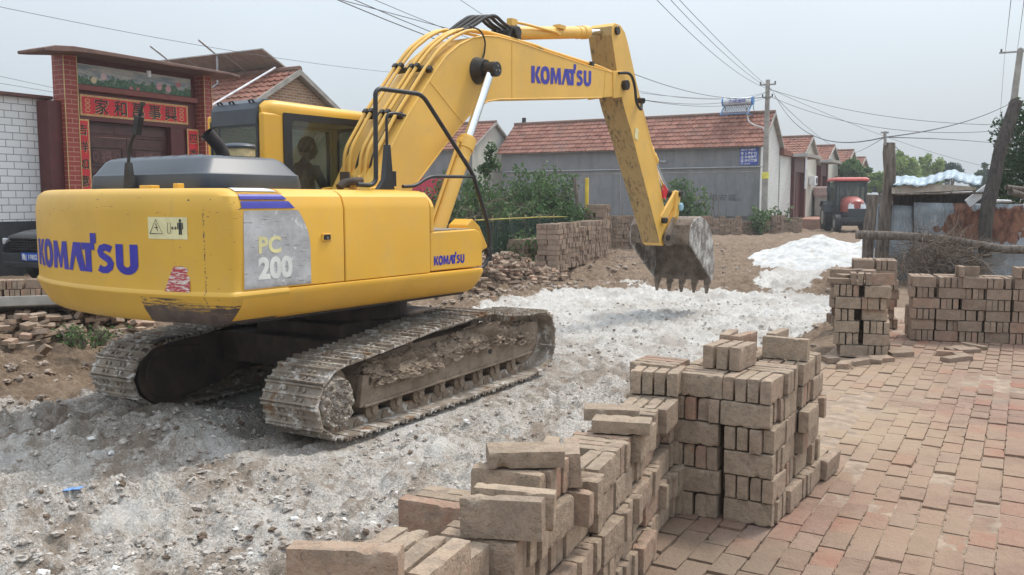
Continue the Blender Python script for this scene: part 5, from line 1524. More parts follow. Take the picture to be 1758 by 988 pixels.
# ================================================================ BUILDINGS
GRID = R(60)                                  # local x along the street, local y across it
def wall_mat(name, c, scale=1.0, stain=(.5, .7), sc2=None, bump=.2):
    m = NT(name); co = m.coord()
    col = m.mix(m.ramp(m.noise(co, .9 * scale, 6, .65), .3, .7), tuple(x * .88 for x in c), tuple(min(1, x * 1.08) for x in c))
    z = m.n('ShaderNodeSeparateXYZ'); m.l(co, z.inputs[0])
    st = m.ramp(m.noise(m.map(co, (1.3, 1.3, .22)), 1.6, 6, .7), *stain)
    col = m.mix(m.math('MULTIPLY', st, .4), col, sc2 or tuple(x * .6 for x in c))
    return m.done(col, .9, 0, m.bump(m.noise(co, 30, 4), bump, .006), .2)
def brickwall(name, c1, c2, mortar, bw=.24, bh=.065, ms=.01, rot=(0, 0, 0), bump=.4, off=.5, rough=.85, var=.12):
    """brick texture in the object's own axes; the wall's face must lie in x/z: rot turns it"""
    m = NT(name); co = m.coord('obj')
    sp = m.n('ShaderNodeSeparateXYZ'); m.l(co, sp.inputs[0])
    cb_ = m.n('ShaderNodeCombineXYZ')
    m.l(m.math('ADD', sp.outputs[0], sp.outputs[1]), cb_.inputs[0]); m.l(sp.outputs[2], cb_.inputs[1])
    t = m.n('ShaderNodeTexBrick'); t.offset = off
    t.inputs['Scale'].default_value = 1; t.inputs['Brick Width'].default_value = bw; t.inputs['Row Height'].default_value = bh
    t.inputs['Mortar Size'].default_value = ms; t.inputs['Mortar Smooth'].default_value = .3
    t.inputs['Color1'].default_value = (*c1, 1); t.inputs['Color2'].default_value = (*c2, 1); t.inputs['Mortar'].default_value = (*mortar, 1)
    m.l(cb_.outputs[0], t.inputs['Vector'])
    c = m.mix(m.math('MULTIPLY', m.ramp(m.noise(m.coord(), 2.5, 6, .7), .4, .7), var * 2), t.outputs['Color'], tuple(x * .55 for x in c1))
    nm = m.bump(t.outputs['Fac'], -bump, .01)
    return m.done(c, rough, 0, nm, .3)
M['grey_render'] = wall_mat('grey_cement_render', (.235, .24, .245), 1.0, (.45, .65), (.13, .13, .125))
M['white_gable'] = brickwall('whitewashed_brick', (.74, .75, .72), (.66, .67, .64), (.52, .52, .50), .25, .068, .010)
M['cream'] = wall_mat('cream_render', (.58, .56, .49))
M['old_brick'] = brickwall('old_brick_gable', (.42, .24, .13), (.30, .14, .08), (.42, .37, .30), .24, .075, .014)
M['maroon_tile'] = brickwall('maroon_tile', (.27, .045, .035), (.33, .065, .048), (.42, .22, .16), .30, .098, .010, bump=.2, rough=.42, var=.06)
M['white_tile'] = brickwall('white_wall_tile', (.80, .80, .79), (.74, .74, .735), (.24, .25, .26), .30, .145, .009, bump=.3, rough=.35, var=.03)
M['maroon'] = simple('maroon_painted', (.10, .018, .016), .45, 0, .15, 3)
M['concrete'] = simple('weathered_concrete', (.32, .30, .27), .9, 0, .2, 3, .3, 40)
M['red_brick_wall'] = brickwall('red_brick_wall', (.36, .17, .12), (.42, .24, .17), (.30, .25, .21), .24, .065, .012)
M['dark'] = simple('dark_opening', (.02, .018, .018), .8)
def tile_mat():
    m = NT('red_clay_tile'); co = m.coord(); t = m.attr('tint')
    c = m.mix(t, (.21, .088, .062), (.33, .155, .112))
    c = m.mix(m.math('MULTIPLY', m.ramp(m.noise(co, 1.3, 6, .7), .48, .70), .6), c, (.19, .13, .105))
    c = m.mix(m.ramp(m.noise(co, 9, 4, .7), .62, .7), c, (.13, .10, .085))
    return m.done(c, .85, 0, m.bump(m.noise(co, 30, 4), .3, .006), .25)
M['tile'] = tile_mat()
def tile_slope(name, parent, x0, z0, x1, z1, y0, y1, pitch=.31, tw=.235):
    """tiles from the eave (x0,z0) up to the ridge (x1,z1), along y0..y1; parent's local axes"""
    L = math.hypot(x1 - x0, z1 - z0); d = ((x1 - x0) / L, (z1 - z0) / L); nrm = (-d[1], d[0]) if d[0] > 0 else (d[1], -d[0])
    rows = int(L / pitch); cols = int((y1 - y0) / tw); Vs = []; Fs = []; T = []; o = 0
    secs = [(0, .0), (.14, .030), (.32, .034), (.5, .004), (.86, .002), (1.0, .014)]
    for r_ in range(rows):
        s0 = L * r_ / rows - .02; s1 = L * (r_ + 1) / rows + .03
        for c in range(cols):
            ya = y0 + (y1 - y0) * c / cols; w = (y1 - y0) / cols
            t = random.random(); lift = random.gauss(0, .004)
            vs = []
            for s, h in ((s0, .055), (s1, .012)):
                for f, hh in secs:
                    q = h + hh + lift
                    vs.append((x0 + d[0] * s + nrm[0] * q, ya + w * f, z0 + d[1] * s + nrm[1] * q))
            for f, hh in secs:
                q = .012 + hh + lift
                vs.append((x0 + d[0] * s0 + nrm[0] * q, ya + w * f, z0 + d[1] * s0 + nrm[1] * q))
            n = len(secs)
            for i in range(n - 1):
                Fs.append((o + i, o + i + 1, o + n + i + 1, o + n + i)); Fs.append((o + 2 * n + i, o + 2 * n + i + 1, o + i + 1, o + i))
            Vs += vs; T += [t] * len(vs); o += len(vs)
    ob = np_mesh(name, np.array(Vs), np.array(Fs), M['tile'], {'tint': np.array(T)}, parent=parent)
    return ob
def house(name, u0, u1, v0, v1, eave, ridge, wall, gable, label, cat='house', gz=GZ, over=.25, gover=.18, ridge_u=None, slopes=(1, 1), group=None):
    h = empty(name, P(u0, v0, gz), GRID); tag(h, label, cat, group)
    D = u1 - u0; W = v1 - v0; e = eave - gz; r = ridge - gz; m_ = D / 2 if ridge_u is None else ridge_u - u0
    b = MB(); b.prism([(0, -.3), (D, -.3), (D, e), (m_, r - .07), (0, e)], .02, W, 'Y'); b.build('wall', wall, h)
    b = MB(); b.prism([(.012, -.3), (D - .012, -.3), (D - .012, e - .01), (m_, r - .08), (.012, e - .01)], -.02, .018, 'Y'); b.build('gable_wall', gable, h)
    rf = empty('roof'); rf.parent = h
    k = (r - e) / m_; k2 = (r - e) / (D - m_)
    b = MB(); b.prism([(-over, e - over * k - .02), (m_, r - .03), (D + over, e - over * k2 - .02), (D + over, e - over * k2 + .03), (m_, r + .03), (-over, e - over * k + .03)], -gover, W + gover, 'Y'); b.build('roof_board', M['concrete'], rf)
    if slopes[0]: tile_slope('roof_tiles', rf, -over - .03, e - (over + .03) * k + .035, m_, r + .035, -gover, W + gover)
    if slopes[1]: tile_slope('roof_tiles', rf, D + over + .03, e - (over + .03) * k2 + .035, m_, r + .035, -gover, W + gover)
    b = MB(); b.tube([(m_, -gover - .03, r + .09), (m_, W + gover + .03, r + .09)], .10, 8); b.build('ridge_cap', simple('ridge_tile', (.20, .12, .09), .85), rf)
    b = MB(); b.prism([(-over - .05, e - over * k - .06), (m_, r - .06), (D + over + .05, e - over * k2 - .06), (D + over + .05, e - over * k2 + .06), (m_, r + .09), (-over - .05, e - over * k + .06)], -gover - .06, -gover - .005, 'Y'); b.build('verge', M['concrete'], rf)
    return h
# --- long grey house behind the garden
gh = house('long_house', 44.2, 47.9, 11.4, 26.2, 4.80, 6.34, M['grey_render'], M['white_gable'], 'long grey rendered house with red tiled roof behind the garden')
b = MB(); b.tube([(-.06, -.2, 3.18), (-.06, 14.6, 3.15)], .03, 8); b.build('wall_pipe', M['galv'], gh)
for y in (3.5, 7.4, 11.2):
    b = MB(); b.b2(-.012, .0, y, y + .03, 0, 4.3); b.build('render_joint', M['dark'] if False else M['concrete'], gh)
b = MB(); b.b2(-.016, -.0, .05, 14.5, 2.93, 2.97); b.build('render_joint', M['concrete'], gh)
b = MB(); b.b2(-.03, .0, 0, 14.6, -.1, .75); b.build('plinth', simple('weathered_plinth', (.15, .14, .135), .9, 0, .3, 2, .3, 20), gh)
b = MB(); b.b2(-.05, -.002, .2, 1.26, 2.78, 3.62) if False else b.b2(-.05, -.002, .12, 1.02, 3.28, 4.12); sg = b.build('sign_board', simple('blue_sign', (.05, .09, .42), .5), gh); sg['label'] = 'blue notice board with white characters under the eave'
def wall_text(txt, size, fn, mat, parent, bold=.0, nm='lettering', sx=1, sp=1.0):
    V, F = text_mesh(txt, size, bold, sx, sp); return lay_text(nm, V, F, fn, mat, parent, cuts=0)
M['sign_white'] = simple('sign_white', (.72, .74, .76), .6)
wall_text('\u519c\u6751\u5efa\u8bbe\u670d\u52a1', .125, lambda x, y: (-.056, .98 - x, 4.14 - .17 + y), M['sign_white'], sg, .004)
for r_, t in enumerate(('\u4e13 \u623f\u5c4b\u7ef4\u4fee', '\u4e1a \u6c34\u7535\u5b89\u88c5', '\u6e05 \u5916\u5899\u7c89\u5237')):
    wall_text(t, .155, lambda x, y, r_=r_: (-.056, .98 - x, 4.14 - .36 - r_ * .175 + y), M['sign_white'], sg, .005)
wall_text('TEL 138 0637', .085, lambda x, y: (-.056, .98 - x, 3.31 + y), M['sign_white'], sg, .002)
M['paint_black'] = simple('faded_wall_paint', (.07, .07, .075), .9)
wall_text('\u6c34\u7535\u5b89\u88c5', .34, lambda x, y: (-.004, 3.05 - x * 1.4, 1.55 + y), M['paint_black'], gh)
wall_text('1386372', .16, lambda x, y: (-.004, 1.5 - x * 1.1, 1.5 + y), M['paint_black'], gh)
b = MB(); b.cyl((0, 4.9, 3.55), (-.12, 4.9, 3.55), .05, 12); b.cyl((-.12, 4.9, 3.5), (-.12, 5.15, 3.56), .045, 12); b.build('wall_lamp', M['galv'], gh)
b = MB(); b.cyl((1.9, 14.4, 5.8), (1.9, 14.4, 6.35), .12, 10); b.build('chimney', M['dark'], gh)
# solar water heater on the ridge
hp = at(1269, 190, 46.2)
sh_ = empty('solar_water_heater', P(45.9, 13.05, 6.30), GRID); tag(sh_, 'white and blue solar water heater on the ridge of the grey house', 'water heater')
b = MB(); b.cyl((-.1, -.78, .72), (-.1, .72, .72), .21, 24); tk = b.build('tank', simple('heater_white', (.72, .74, .76), .35), sh_, smooth=40)
for y in (-.80, .72):
    b = MB(); b.cyl((-.1, y, .72), (-.1, y + .09, .72), .215, 24); b.build('end_cap', simple('heater_blue', (.04, .22, .55), .4), tk, smooth=40, bevel=.02)
wall_text('\u529b\u8bfa\u745e\u7279', .22, lambda x, y: (-.1 - .214 * math.cos((y - .08) / .21), .42 - x, .72 + .214 * math.sin((y - .08) / .21)), M['blue_ink'], tk, .004)
for i in range(16):
    b = MB(); y = -.70 + i * .09; b.cyl((-.14, y, .55), (-.85, y, .02), .027, 8); b.build('vacuum_tube', simple('vacuum_tube', (.04, .05, .09), .15, .3) if i == 0 else bpy.data.materials['vacuum_tube'], sh_)
b = MB()
for y in (-.76, .70): b.tube([(-.9, y, .0), (-.1, y, .62), (.35, y, .0)], .02, 6); b.tube([(-.9, y, 0), (.35, y, 0)], .02, 6)
b.tube([(-.88, -.76, .02), (-.88, .70, .02)], .02, 6); b.build('frame', simple('heater_frame_blue', (.08, .25, .5), .5), sh_)
b = MB(); b.tube(rounded([(-.35, -.5, .5), (-.5, -.62, -.15), (-.75, -.75, -.38), (-.95, -1.1, -.6), (-1.1, -1.6, -.75), (-1.2, -1.72, -1.1), (-1.2, -1.70, -2.3), (-1.1, -1.68, -2.5)], .15), .04, 8); b.build('insulated_pipe', simple('pale_foam_pipe', (.5, .5, .48), .8), sh_, smooth=50)
# --- house further left with cream gable
h2 = house('gabled_house', 42.3, 46.9, 27.0, 36, 4.95, 6.40, M['grey_render'], M['cream'], 'house with cream gable and red roof left of the long grey one')
b = MB(); b.b2(-.05, 4.6, -.032, -.022, 3.2, 3.25); b.build('band', M['concrete'], h2)
# red sheet wall seen under the boom
rs = empty('red_sheet_fence', P(33, 22.6, GZ), GRID); tag(rs, 'bright red metal sheet fence seen below the boom', 'fence')
for i in range(9):
    b = MB(); b.b2(0, .05, i * .42, i * .42 + .40, 0, 2.55 - .05 * (i % 2)); b.build('sheet', simple('red_sheet', (.48, .03, .07), .5) if i == 0 else bpy.data.materials['red_sheet'], rs, bevel=.01)
# --- street of courtyard gates to the right
def porch(u0, u1, v, h, label, lean_roof=True):
    g_ = empty('gatehouse', P(u0, v, GZ), GRID); tag(g_, label, 'gatehouse')
    D = u1 - u0
    b = MB(); b.b2(0, .35, -.15, 1.2, 0, h); b.b2(D - .35, D, -.15, 1.2, 0, h); b.b2(.35, D - .35, -.1, 1.2, h - .9, h); b.build('pillars', M['maroon'], g_)
    b = MB(); b.b2(.35, D - .35, .1, .18, 0, h - .9); dr = b.build('door', M['maroon'], g_)
    b = MB(); b.b2(D / 2 - .02, D / 2 + .02, .08, .10, 0.1, h - 1.0); b.build('door_gap', M['dark'], dr)
    b = MB(); b.prism([(-.5, h - .10), (D + .5, h - .10), (D + .4, h + .08), (-.4, h + .08)], -.9, 1.3, 'Y'); b.build('canopy', M['concrete'], g_)
    return g_
b = MB(); b.b2(0, 2.5, -.02, .22, -.2, 3.9); yw = b.build('yard_wall', M['white_gable']); yw.location = P(47.95, 11.35, GZ); yw.rotation_euler.z = GRID
tag(yw, 'low whitewashed yard wall joining the grey house to the gatehouse', 'wall')
b = MB(); b.prism([(0, 3.92), (2.5, 3.92), (2.5, 4.05), (0, 4.25)], -.2, .35, 'Y'); b.build('coping', M['tile'], yw)
porch(50.5, 53.6, 11.3, 4.0, 'maroon gatehouse nearest the utility pole, under a concrete canopy')
b = MB(); b.tube(rounded([(50.4, 10.3, 4.5), (50.4, 10.3, 1.9), (50.4, 10.6, 1.8)], .1), .05, 8)
dp = MB(); q0 = P(50.3, 10.5, 4.55); dp.tube([q0, P(50.3, 10.5, 2.6)], .055, 8); dpo = dp.build('drainpipe', M['sign_white']); tag(dpo, 'white drainpipe hanging from the canopy of the nearest gatehouse', 'pipe')
house('tiled_house', 53.9, 58.6, 11.6, 19, 4.35, 5.75, M['concrete'], M['cream'], 'second house on the street, red roof behind the maroon gatehouse', ridge_u=56.4)
porch(58.9, 61.2, 11.5, 4.0, 'second maroon gatehouse further down the street')
house('tiled_house', 61.6, 66.6, 11.7, 19, 4.4, 5.6, M['cream'], M['cream'], 'third house on the street with pale peeling gable')
porch(67.0, 69.4, 11.6, 3.9, 'third maroon gatehouse down the street')
house('tiled_house', 70, 75, 11.8, 20, 4.5, 5.7, M['old_brick'], M['old_brick'], 'farthest house on the street with old brick gable')
house('tiled_house', 78, 84, 12.2, 22, 4.3, 5.5, M['old_brick'], M['old_brick'], 'roof at the far end of the street')
b = MB(); b.b2(0, 14, -.8, 1.3, -.2, .55); pf = b.build('brick_platform', M['red_brick_wall']); pf.location = P(48.8, 10.1, GZ - .02); pf.rotation_euler.z = GRID; tag(pf, 'raised red brick platform in front of the gatehouses', kind='structure')
# covered load with planks beside it
cv = empty('covered_pile', P(57.3, 10.2, GZ + .53), GRID); tag(cv, 'pile under a faded pink sheet with planks leaning on it', 'pile')
b = MB(); b.b2(0, 1.9, 0, 1.2, 0, 1.35); b.build('pile', M['concrete'], cv, bevel=.08)
b = MB(); b.b2(-.08, 1.98, -.08, 1.28, 1.2, 1.85); b.build('sheet', simple('pink_sheet', (.40, .29, .27), .85), cv, bevel=.15, segs=3)
for i in range(3):
    b = MB(); b.box((-.5 - .2 * i, -.15, .8), (.06, .12, 2.2), rot=Matrix.Rotation(R(24), 3, 'Y')); b.build('plank', M['concrete'], cv)
# air conditioner
b = MB(); b.b2(0, .8, -.35, 0, 0, .55); ac_ = b.build('air_conditioner', M['sign_white'], bevel=.02); ac_.location = P(56.3, 11.55, 2.9); ac_.rotation_euler.z = GRID; tag(ac_, 'white air conditioner box on the wall of the second house', 'air conditioner')
b = MB(); b.cyl((.5, -.355, .27), (.5, -.36, .27), .2, 20); b.build('fan_grille', M['dark'], ac_)

# --- left side: brick house with solar panels behind the gate
h1 = house('brick_house', 15.3, 21.6, 17.5, 27, 3.62, 5.44, M['old_brick'], M['old_brick'], 'brick house with red tiled roof and solar panels behind the cab', ridge_u=18.4)
so = empty('solar_panel_rack', P(18.4, 18.2, 5.35), GRID); tag(so, 'rack of solar panels seen from beneath on the ridge of the brick house', 'solar panels')
RT = Matrix.Rotation(R(24), 3, 'Y')
for j in range(4):
    b = MB(); b.box((.05, .55 + j * 1.52, .38), (1.55, 1.5, .035), rot=RT); pn = b.build('solar_panel', simple('panel_back', (.36, .33, .30), .6) if j == 0 else bpy.data.materials['panel_back'], so)
    b = MB(); b.box((.05 + .01, .55 + j * 1.52, .402), (1.50, 1.45, .006), rot=RT); b.build('cells', simple('panel_cells', (.02, .03, .06), .15) if j == 0 else bpy.data.materials['panel_cells'], pn)
for j in (1.6, 3.6):
    b = MB(); b.tube([(-1.75, j, -.82), (-.62, j, -.12), (-.60, j, .66)], .03, 6); b.tube([(-1.15, j + .1, 1.02), (-.2, j + .05, .50), (.9, j, -.05)], .03, 6); b.build('strut', M['galv'], so)
b = MB(); b.tube([(18.2, 18.0, 5.60), (15.9, 18.2, 4.28)], .03, 6); b.v = [tuple(P(x, y, z)) for x, y, z in b.v]; wp = b.build('white_pipe', M['sign_white']); tag(wp, 'white pipe lying down the tiled roof slope behind the cab', 'pipe')

# --- ceremonial gate
gt = empty('courtyard_gate', P(11.42, 17.2, GZ), GRID); tag(gt, 'maroon tiled courtyard gate with painted panel and red banners', 'gate')
G0 = GZ
def gz_(z): return z - G0
b = MB(); b.b2(0, .30, 0, .38, 0, gz_(4.99)); b.build('pillar', M['maroon_tile'], gt)
b = MB(); b.b2(3.60, 3.83, 0, .38, 0, gz_(4.99)); b.build('pillar', M['maroon_tile'], gt)
M['gold'] = simple('gilt_edge', (.55, .40, .18), .4, .3)
for x in (0, .296, 3.60, 3.826):
    b = MB(); b.b2(x - .006, x + .010, -.012, .0, 0, gz_(4.98)); b.build('edge_strip', M['gold'], gt)
b = MB(); b.b2(.302, 3.528, .25, .80, gz_(4.36), gz_(4.99)); b.b2(.302, 3.528, .20, .80, gz_(4.28), gz_(4.36)); b.b2(.302, 3.528, .25, .80, gz_(3.68), gz_(4.28)); b.build('lintel', M['maroon'], gt, bevel=.008)
b = MB(); b.b2(.302, .66, .25, .80, 0, gz_(3.68)); b.build('jamb', M['maroon'], gt, bevel=.008)
b = MB(); b.b2(2.80, 3.528, .25, .80, 0, gz_(3.68)); b.build('jamb', M['maroon'], gt, bevel=.008)
b = MB(); b.b2(.302, 3.528, .12, .246, gz_(4.30), gz_(4.42)); b.build('cornice', simple('cornice_red', (.22, .06, .045), .5), gt, bevel=.01)
# roof slab with turned up ends
b = MB(); rp = [(-.74, 4.81), (-.5, 4.83), (-.1, 4.88), (.4, 4.90), (3.9, 4.90), (4.22, 4.86), (4.25, 4.92), (3.9, 4.96), (.4, 4.99), (-.1, 4.99), (-.5, 4.95), (-.75, 4.87)]
b.prism([(x, gz_(z) + .07) for x, z in rp], -.55, .34, 'Y'); b.build('gate_roof', simple('gate_roof', (.155, .085, .065), .6, 0, .2, 4), gt, bevel=.015)
def flowers_mat():
    m = NT('painted_flower_tiles'); co = m.coord('obj')
    sp = m.n('ShaderNodeSeparateXYZ'); m.l(co, sp.inputs[0])
    z = m.math('SUBTRACT', sp.outputs[2], gz_(4.42))
    bgc = m.mix(m.ramp(m.noise(m.map(co, (.6, 1, 3)), 3, 5, .6), .35, .65), (.24, .30, .36), (.55, .54, .50))
    vor = m.n('ShaderNodeTexVoronoi'); vor.inputs['Scale'].default_value = 4.5; m.l(co, vor.inputs['Vector'])
    leaf = m.ramp(m.math('ADD', m.math('MULTIPLY', m.noise(co, 6, 5, .7), .55), m.math('MULTIPLY', z, -1.1)), .02, .08)
    c = m.mix(leaf, bgc, m.mix(m.ramp(m.noise(co, 14, 4, .6), .4, .6), (.03, .10, .05), (.10, .20, .10)))
    fl = m.ramp(vor.outputs['Distance'], .42, .36, inv=False)
    fl = m.ramp(vor.outputs['Distance'], .30, .40, inv=True)
    hue = m.n('ShaderNodeSeparateXYZ'); m.l(vor.outputs['Color'], hue.inputs[0])
    fc = m.mix(m.ramp(hue.outputs[0], .45, .55), (.58, .25, .30), (.45, .05, .05)); fc = m.mix(m.ramp(hue.outputs[1], .75, .80), fc, (.72, .62, .30)); fc = m.mix(m.ramp(hue.outputs[2], .7, .8), fc, (.70, .50, .52))
    fc = m.mix(m.ramp(m.noise(co, 40, 3, .6), .4, .6), fc, m.mix(.5, fc, (.8, .6, .6)))
    on = m.math('MULTIPLY', fl, m.ramp(m.math('ADD', m.math('MULTIPLY', m.noise(co, 2.6, 3, .5), .7), m.math('MULTIPLY', z, -.8)), .10, .16))
    on = m.math('MULTIPLY', on, m.ramp(hue.outputs[0], .2, .25))
    return m.done(m.mix(on, c, fc), .35)
b = MB(); b.b2(.31, 3.40, .225, .249, gz_(4.44), gz_(4.86)); pnl = b.build('painted_panel', flowers_mat(), gt); pnl['label'] = 'painted tile panel of pink and red flowers'
M['banner_red'] = simple('banner_red', (.62, .025, .035), .55, 0, .1, 4)
M['banner_gold'] = simple('banner_gold', (.60, .34, .14), .5, 0, .2, 14)
M['ink'] = simple('brushed_ink', (.012, .010, .010), .5)
def banner(nm, x0, x1, z0, z1, y, mg):
    b = MB(); b.b2(x0, x1, y - .008, y, gz_(z0), gz_(z1)); a = b.build(nm, M['banner_gold'], gt)
    b = MB(); b.b2(x0 + mg, x1 - mg, y - .014, y - .009, gz_(z0) + mg, gz_(z1) - mg); b.build('red_field', M['banner_red'], a)
    return a
def chars(parent, txt, xs, zs, size, y):
    for ch, x, z in zip(txt, xs, zs):
        V, F = text_mesh(ch, size, .003)
        cx_ = (min(a for a, _ in V) + max(a for a, _ in V)) / 2; cz_ = (min(q for _, q in V) + max(q for _, q in V)) / 2
        g2 = lay_text('character_edge', [((a - cx_) * 1.06, (q - cz_) * 1.06) for a, q in V], F, lambda a, q, x=x, z=z: (x + a + .006, y + .002, gz_(z) + q - .006), M['gold'], parent, cuts=0)
        lay_text('character', [(a - cx_, q - cz_) for a, q in V], F, lambda a, q, x=x, z=z: (x + a, y, gz_(z) + q), M['ink'], parent, cuts=0)
ba = banner('top_banner', .50, 3.30, 3.78, 4.225, .245, .045)
chars(ba, '\u5bb6\u548c\u842c\u4e8b\u8208', [1.0, 1.46, 1.92, 2.36, 2.80], [4.0] * 5, .36, .222)
for x0 in (.60, 3.04):
    for q in range(3):
        b = MB(); v_, f_ = ring_poly(x0 + .07, 0, .06, .045, .018, .018, 14); b.add([(x, .228, gz_(4.0) + (q - 1) * .10 + z) for x, z in v_], f_); b.build('border_scroll', M['banner_gold'], ba)
bl = banner('left_couplet', .32, .66, .95, 3.70, .200, .035)
chars(bl, '\u5409\u7965\u5982\u610f\u798f\u6ee1\u95e8', [.49] * 7, [3.48 - i * .36 for i in range(7)], .25, .18)
br_ = banner('right_couplet', 3.22, 3.56, .95, 3.68, .200, .035)
chars(br_, '\u56db\u5b63\u5e73\u5b89\u8d22\u6e90\u5e7f', [3.39] * 7, [3.45 - i * .36 for i in range(7)], .25, .18)
# double doors with pressed panels
M['door'] = simple('dark_red_door', (.085, .032, .028), .45, 0, .2, 5)
for i, x in enumerate((.66, 1.735)):
    b = MB(); b.b2(x + .004, x + 1.061, .42, .48, 0, gz_(3.36)); d_ = b.build('door_leaf', M['door'], gt)
    for z0, z1 in ((2.72, 3.16), (1.75, 2.6), (.8, 1.6)):
        b = MB()
        for (xa, xb, za, zb) in ((.12, .96, z1 - .03, z1), (.12, .96, z0, z0 + .03), (.12, .15, z0, z1), (.93, .96, z0, z1)):
            b.b2(x + xa, x + xb, .395, .418, gz_(za), gz_(zb))
        b.b2(x + .19, x + .89, .405, .418, gz_(z0 + .07), gz_(z1 - .07)); b.build('pressed_panel', M['door'], d_, bevel=.006)
        if z0 > 2.7:
            V, F = text_mesh('\u798f', .27, .008); lay_text('lucky_character', V, F, lambda a, q, x=x: (x + .40 + a, .40, gz_(2.84) + q), simple('raised_red', (.16, .07, .06), .4), d_, cuts=0)
            for sx in (.27, .81):
                v_, f_ = ring_poly(x + sx, 0, .07, .10, .02, .02, 14); b = MB(); b.add([(xx, .401, gz_(2.94) + z) for xx, z in v_], f_); b.build('pressed_ring', bpy.data.materials['raised_red'], d_)
b = MB(); b.b2(.66, 2.80, .40, .47, gz_(3.37), gz_(3.675)); b.build('transom', M['door'], gt, bevel=.01)
b = MB()
for x in (.72, 1.40, 2.10): b.b2(x, x + .62, .385, .398, gz_(3.43), gz_(3.62))
b.build('transom_panel', M['door'], gt, bevel=.008)
b = MB(); b.b2(-.30, -.004, .12, .50, -.3, gz_(4.02)); b.build('side_leaf', M['maroon'], gt)
b = MB(); b.cyl((1.98, -.1, gz_(4.86)), (1.98, -.1, gz_(4.72)), .05, 12); b.build('gate_lamp', M['sign_white'], gt)
# white tiled yard wall
ww = empty('white_tiled_wall', P(4.0, 17.72, GZ), GRID); tag(ww, 'white tiled yard wall with dark base and brown coping left of the gate', 'wall')
b = MB(); b.b2(0, 7.40, 0, .24, 1.12, gz_(4.06)); b.build('tiled_face', M['white_tile'], ww)
b = MB(); b.b2(0, 7.40, -.012, .25, -.2, 1.118); b.build('plinth', simple('dark_plinth', (.045, .045, .05), .4), ww)
b = MB(); b.b2(-.1, 7.42, -.14, .36, gz_(4.062), gz_(4.13)); b.build('coping', simple('brown_coping', (.14, .06, .05), .6), ww, bevel=.01)

# ================================================================ POLES AND WIRES
def pole(name, p, h, r, label, cat='utility pole', lean=(0, 0), arms=((.25, .5),), mat=None):
    e = empty(name, p); tag(e, label, cat)
    b = MB(); tp = Vector((lean[0], lean[1], h)); b.tube([(0, 0, -.2), tp * .5, tp], [r, r * .82, r * .62], 14); b.build('shaft', mat or M['concrete'], e, smooth=40)
    for dz, L in arms:
        b = MB(); c = tp + Vector((0, 0, -dz)); d = RV * (L / 2) if True else RU
        b.box(c, (L, .06, .06), rz=math.atan2(RV.y, RV.x)); cr = b.build('crossarm', M['steel'], e)
        for s in (-.9, 0, .9):
            b = MB(); q = c + d * s; b.cyl(q + Vector((0, 0, .03)), q + Vector((0, 0, .14)), .035, 8); b.build('insulator', M['dark_plastic'], cr)
    return e
pm = pole('utility_pole', P(42.6, 10.75, GZ), 7.15, .16, 'concrete utility pole with yellow band in front of the grey house', arms=((.22, .75), (.8, .5)))
b = MB(); b.cyl((0, 0, 2.55), (0, 0, 2.85), .165, 14); b.build('yellow_band', simple('yellow_band', (.75, .70, .12), .6), pm)
for i, zz in enumerate((6.3, 5.2)):
    b = MB(); b.cyl((0, 0, zz), (0, 0, zz + .05), .15, 14); b.build('band', M['steel'], pm)
pr_ = at(1742, 330, 34)
poleR = pole('utility_pole', Vector((18.55, 34, GZ)), 7.2, .17, 'tall utility pole behind the dark tree at the right edge', lean=(.55, 0), arms=((.1, 1.4), (2.1, .6), (4.1, .4)))
b = MB(); b.box((.42, -.15, 4.1), (.3, .2, .35)); b.build('meter_box', M['dark_plastic'], poleR)
ps = at(1451, 280, 75); pole('utility_pole', Vector((ps.x, 75, GZ)), 5.3, .13, 'small distant utility pole above the tractor', arms=((.2, .8), (1.0, .8)))
M['wire'] = simple('wire', (.06, .06, .07), .6)
def wire(a, b_, sag, r, label, n=22, wig=0):
    mb = MB(); a = Vector(a); b_ = Vector(b_)
    mb.tube([a.lerp(b_, t) + Vector((0, 0, -4 * sag * t * (1 - t))) for t in np.linspace(0, 1, n)], r * .62, 5)
    o = mb.build('overhead_wire', M['wire']); tag(o, label, 'wire', 'overhead wires'); return o
PT = at(1326, 155, 42.9); PT2 = at(1322, 166, 42.9)
wire(at(540, -12, 14), at(790, 55, 18), .0, .012, 'thick wire of the bundle crossing the top left sky, upper strand')
wire(at(560, -8, 14), PT, 1.1, .014, 'heavy cable strand passing behind the boom knee to the pole')
wire(at(585, -10, 14.2), PT2, 1.0, .012, 'second heavy cable strand passing behind the boom knee')
wire(at(610, -14, 14.4), PT, .95, .009, 'thin upper strand beside the heavy cables')
wire(at(-20, 8, 16), at(700, 127, 30), .15, .009, 'single wire running from the upper left corner over the gate')
wire(at(-20, 127, 24), at(100, 153, 26), .0, .010, 'upper of two short wires above the white wall')
wire(at(-20, 140, 24), at(100, 160, 26), .0, .010, 'lower of two short wires above the white wall')
wire(at(775, -10, 20), at(850, 40, 24), .0, .010, 'short wire slanting down behind the knee of the boom')
wire(at(1118, -10, 20), PT, .35, .012, 'left wire of three descending from the top to the pole')
wire(at(1140, -12, 20), PT, .22, .012, 'middle wire of three descending from the top to the pole')
wire(at(1155, -12, 20), PT, .1, .012, 'right wire of three descending from the top to the pole')
wire(at(1090, 128, 28), PT2, .35, .018, 'bundled cable from behind the arm to the pole')
wire(at(1100, 160, 30), PT2, .15, .012, 'thin wire under the bundled cable left of the pole')
FPt = at(1519, 236, 18.1)
wire(PT, FPt, .9, .020, 'thick sagging cable from the pole to the weathered fence post')
wire(PT, at(1760, 300, 60), .5, .016, 'long faint wire running right from the pole')
wire(PT, at(1735, 215, 34), .4, .016, 'upper wire from the pole to the tall right pole')
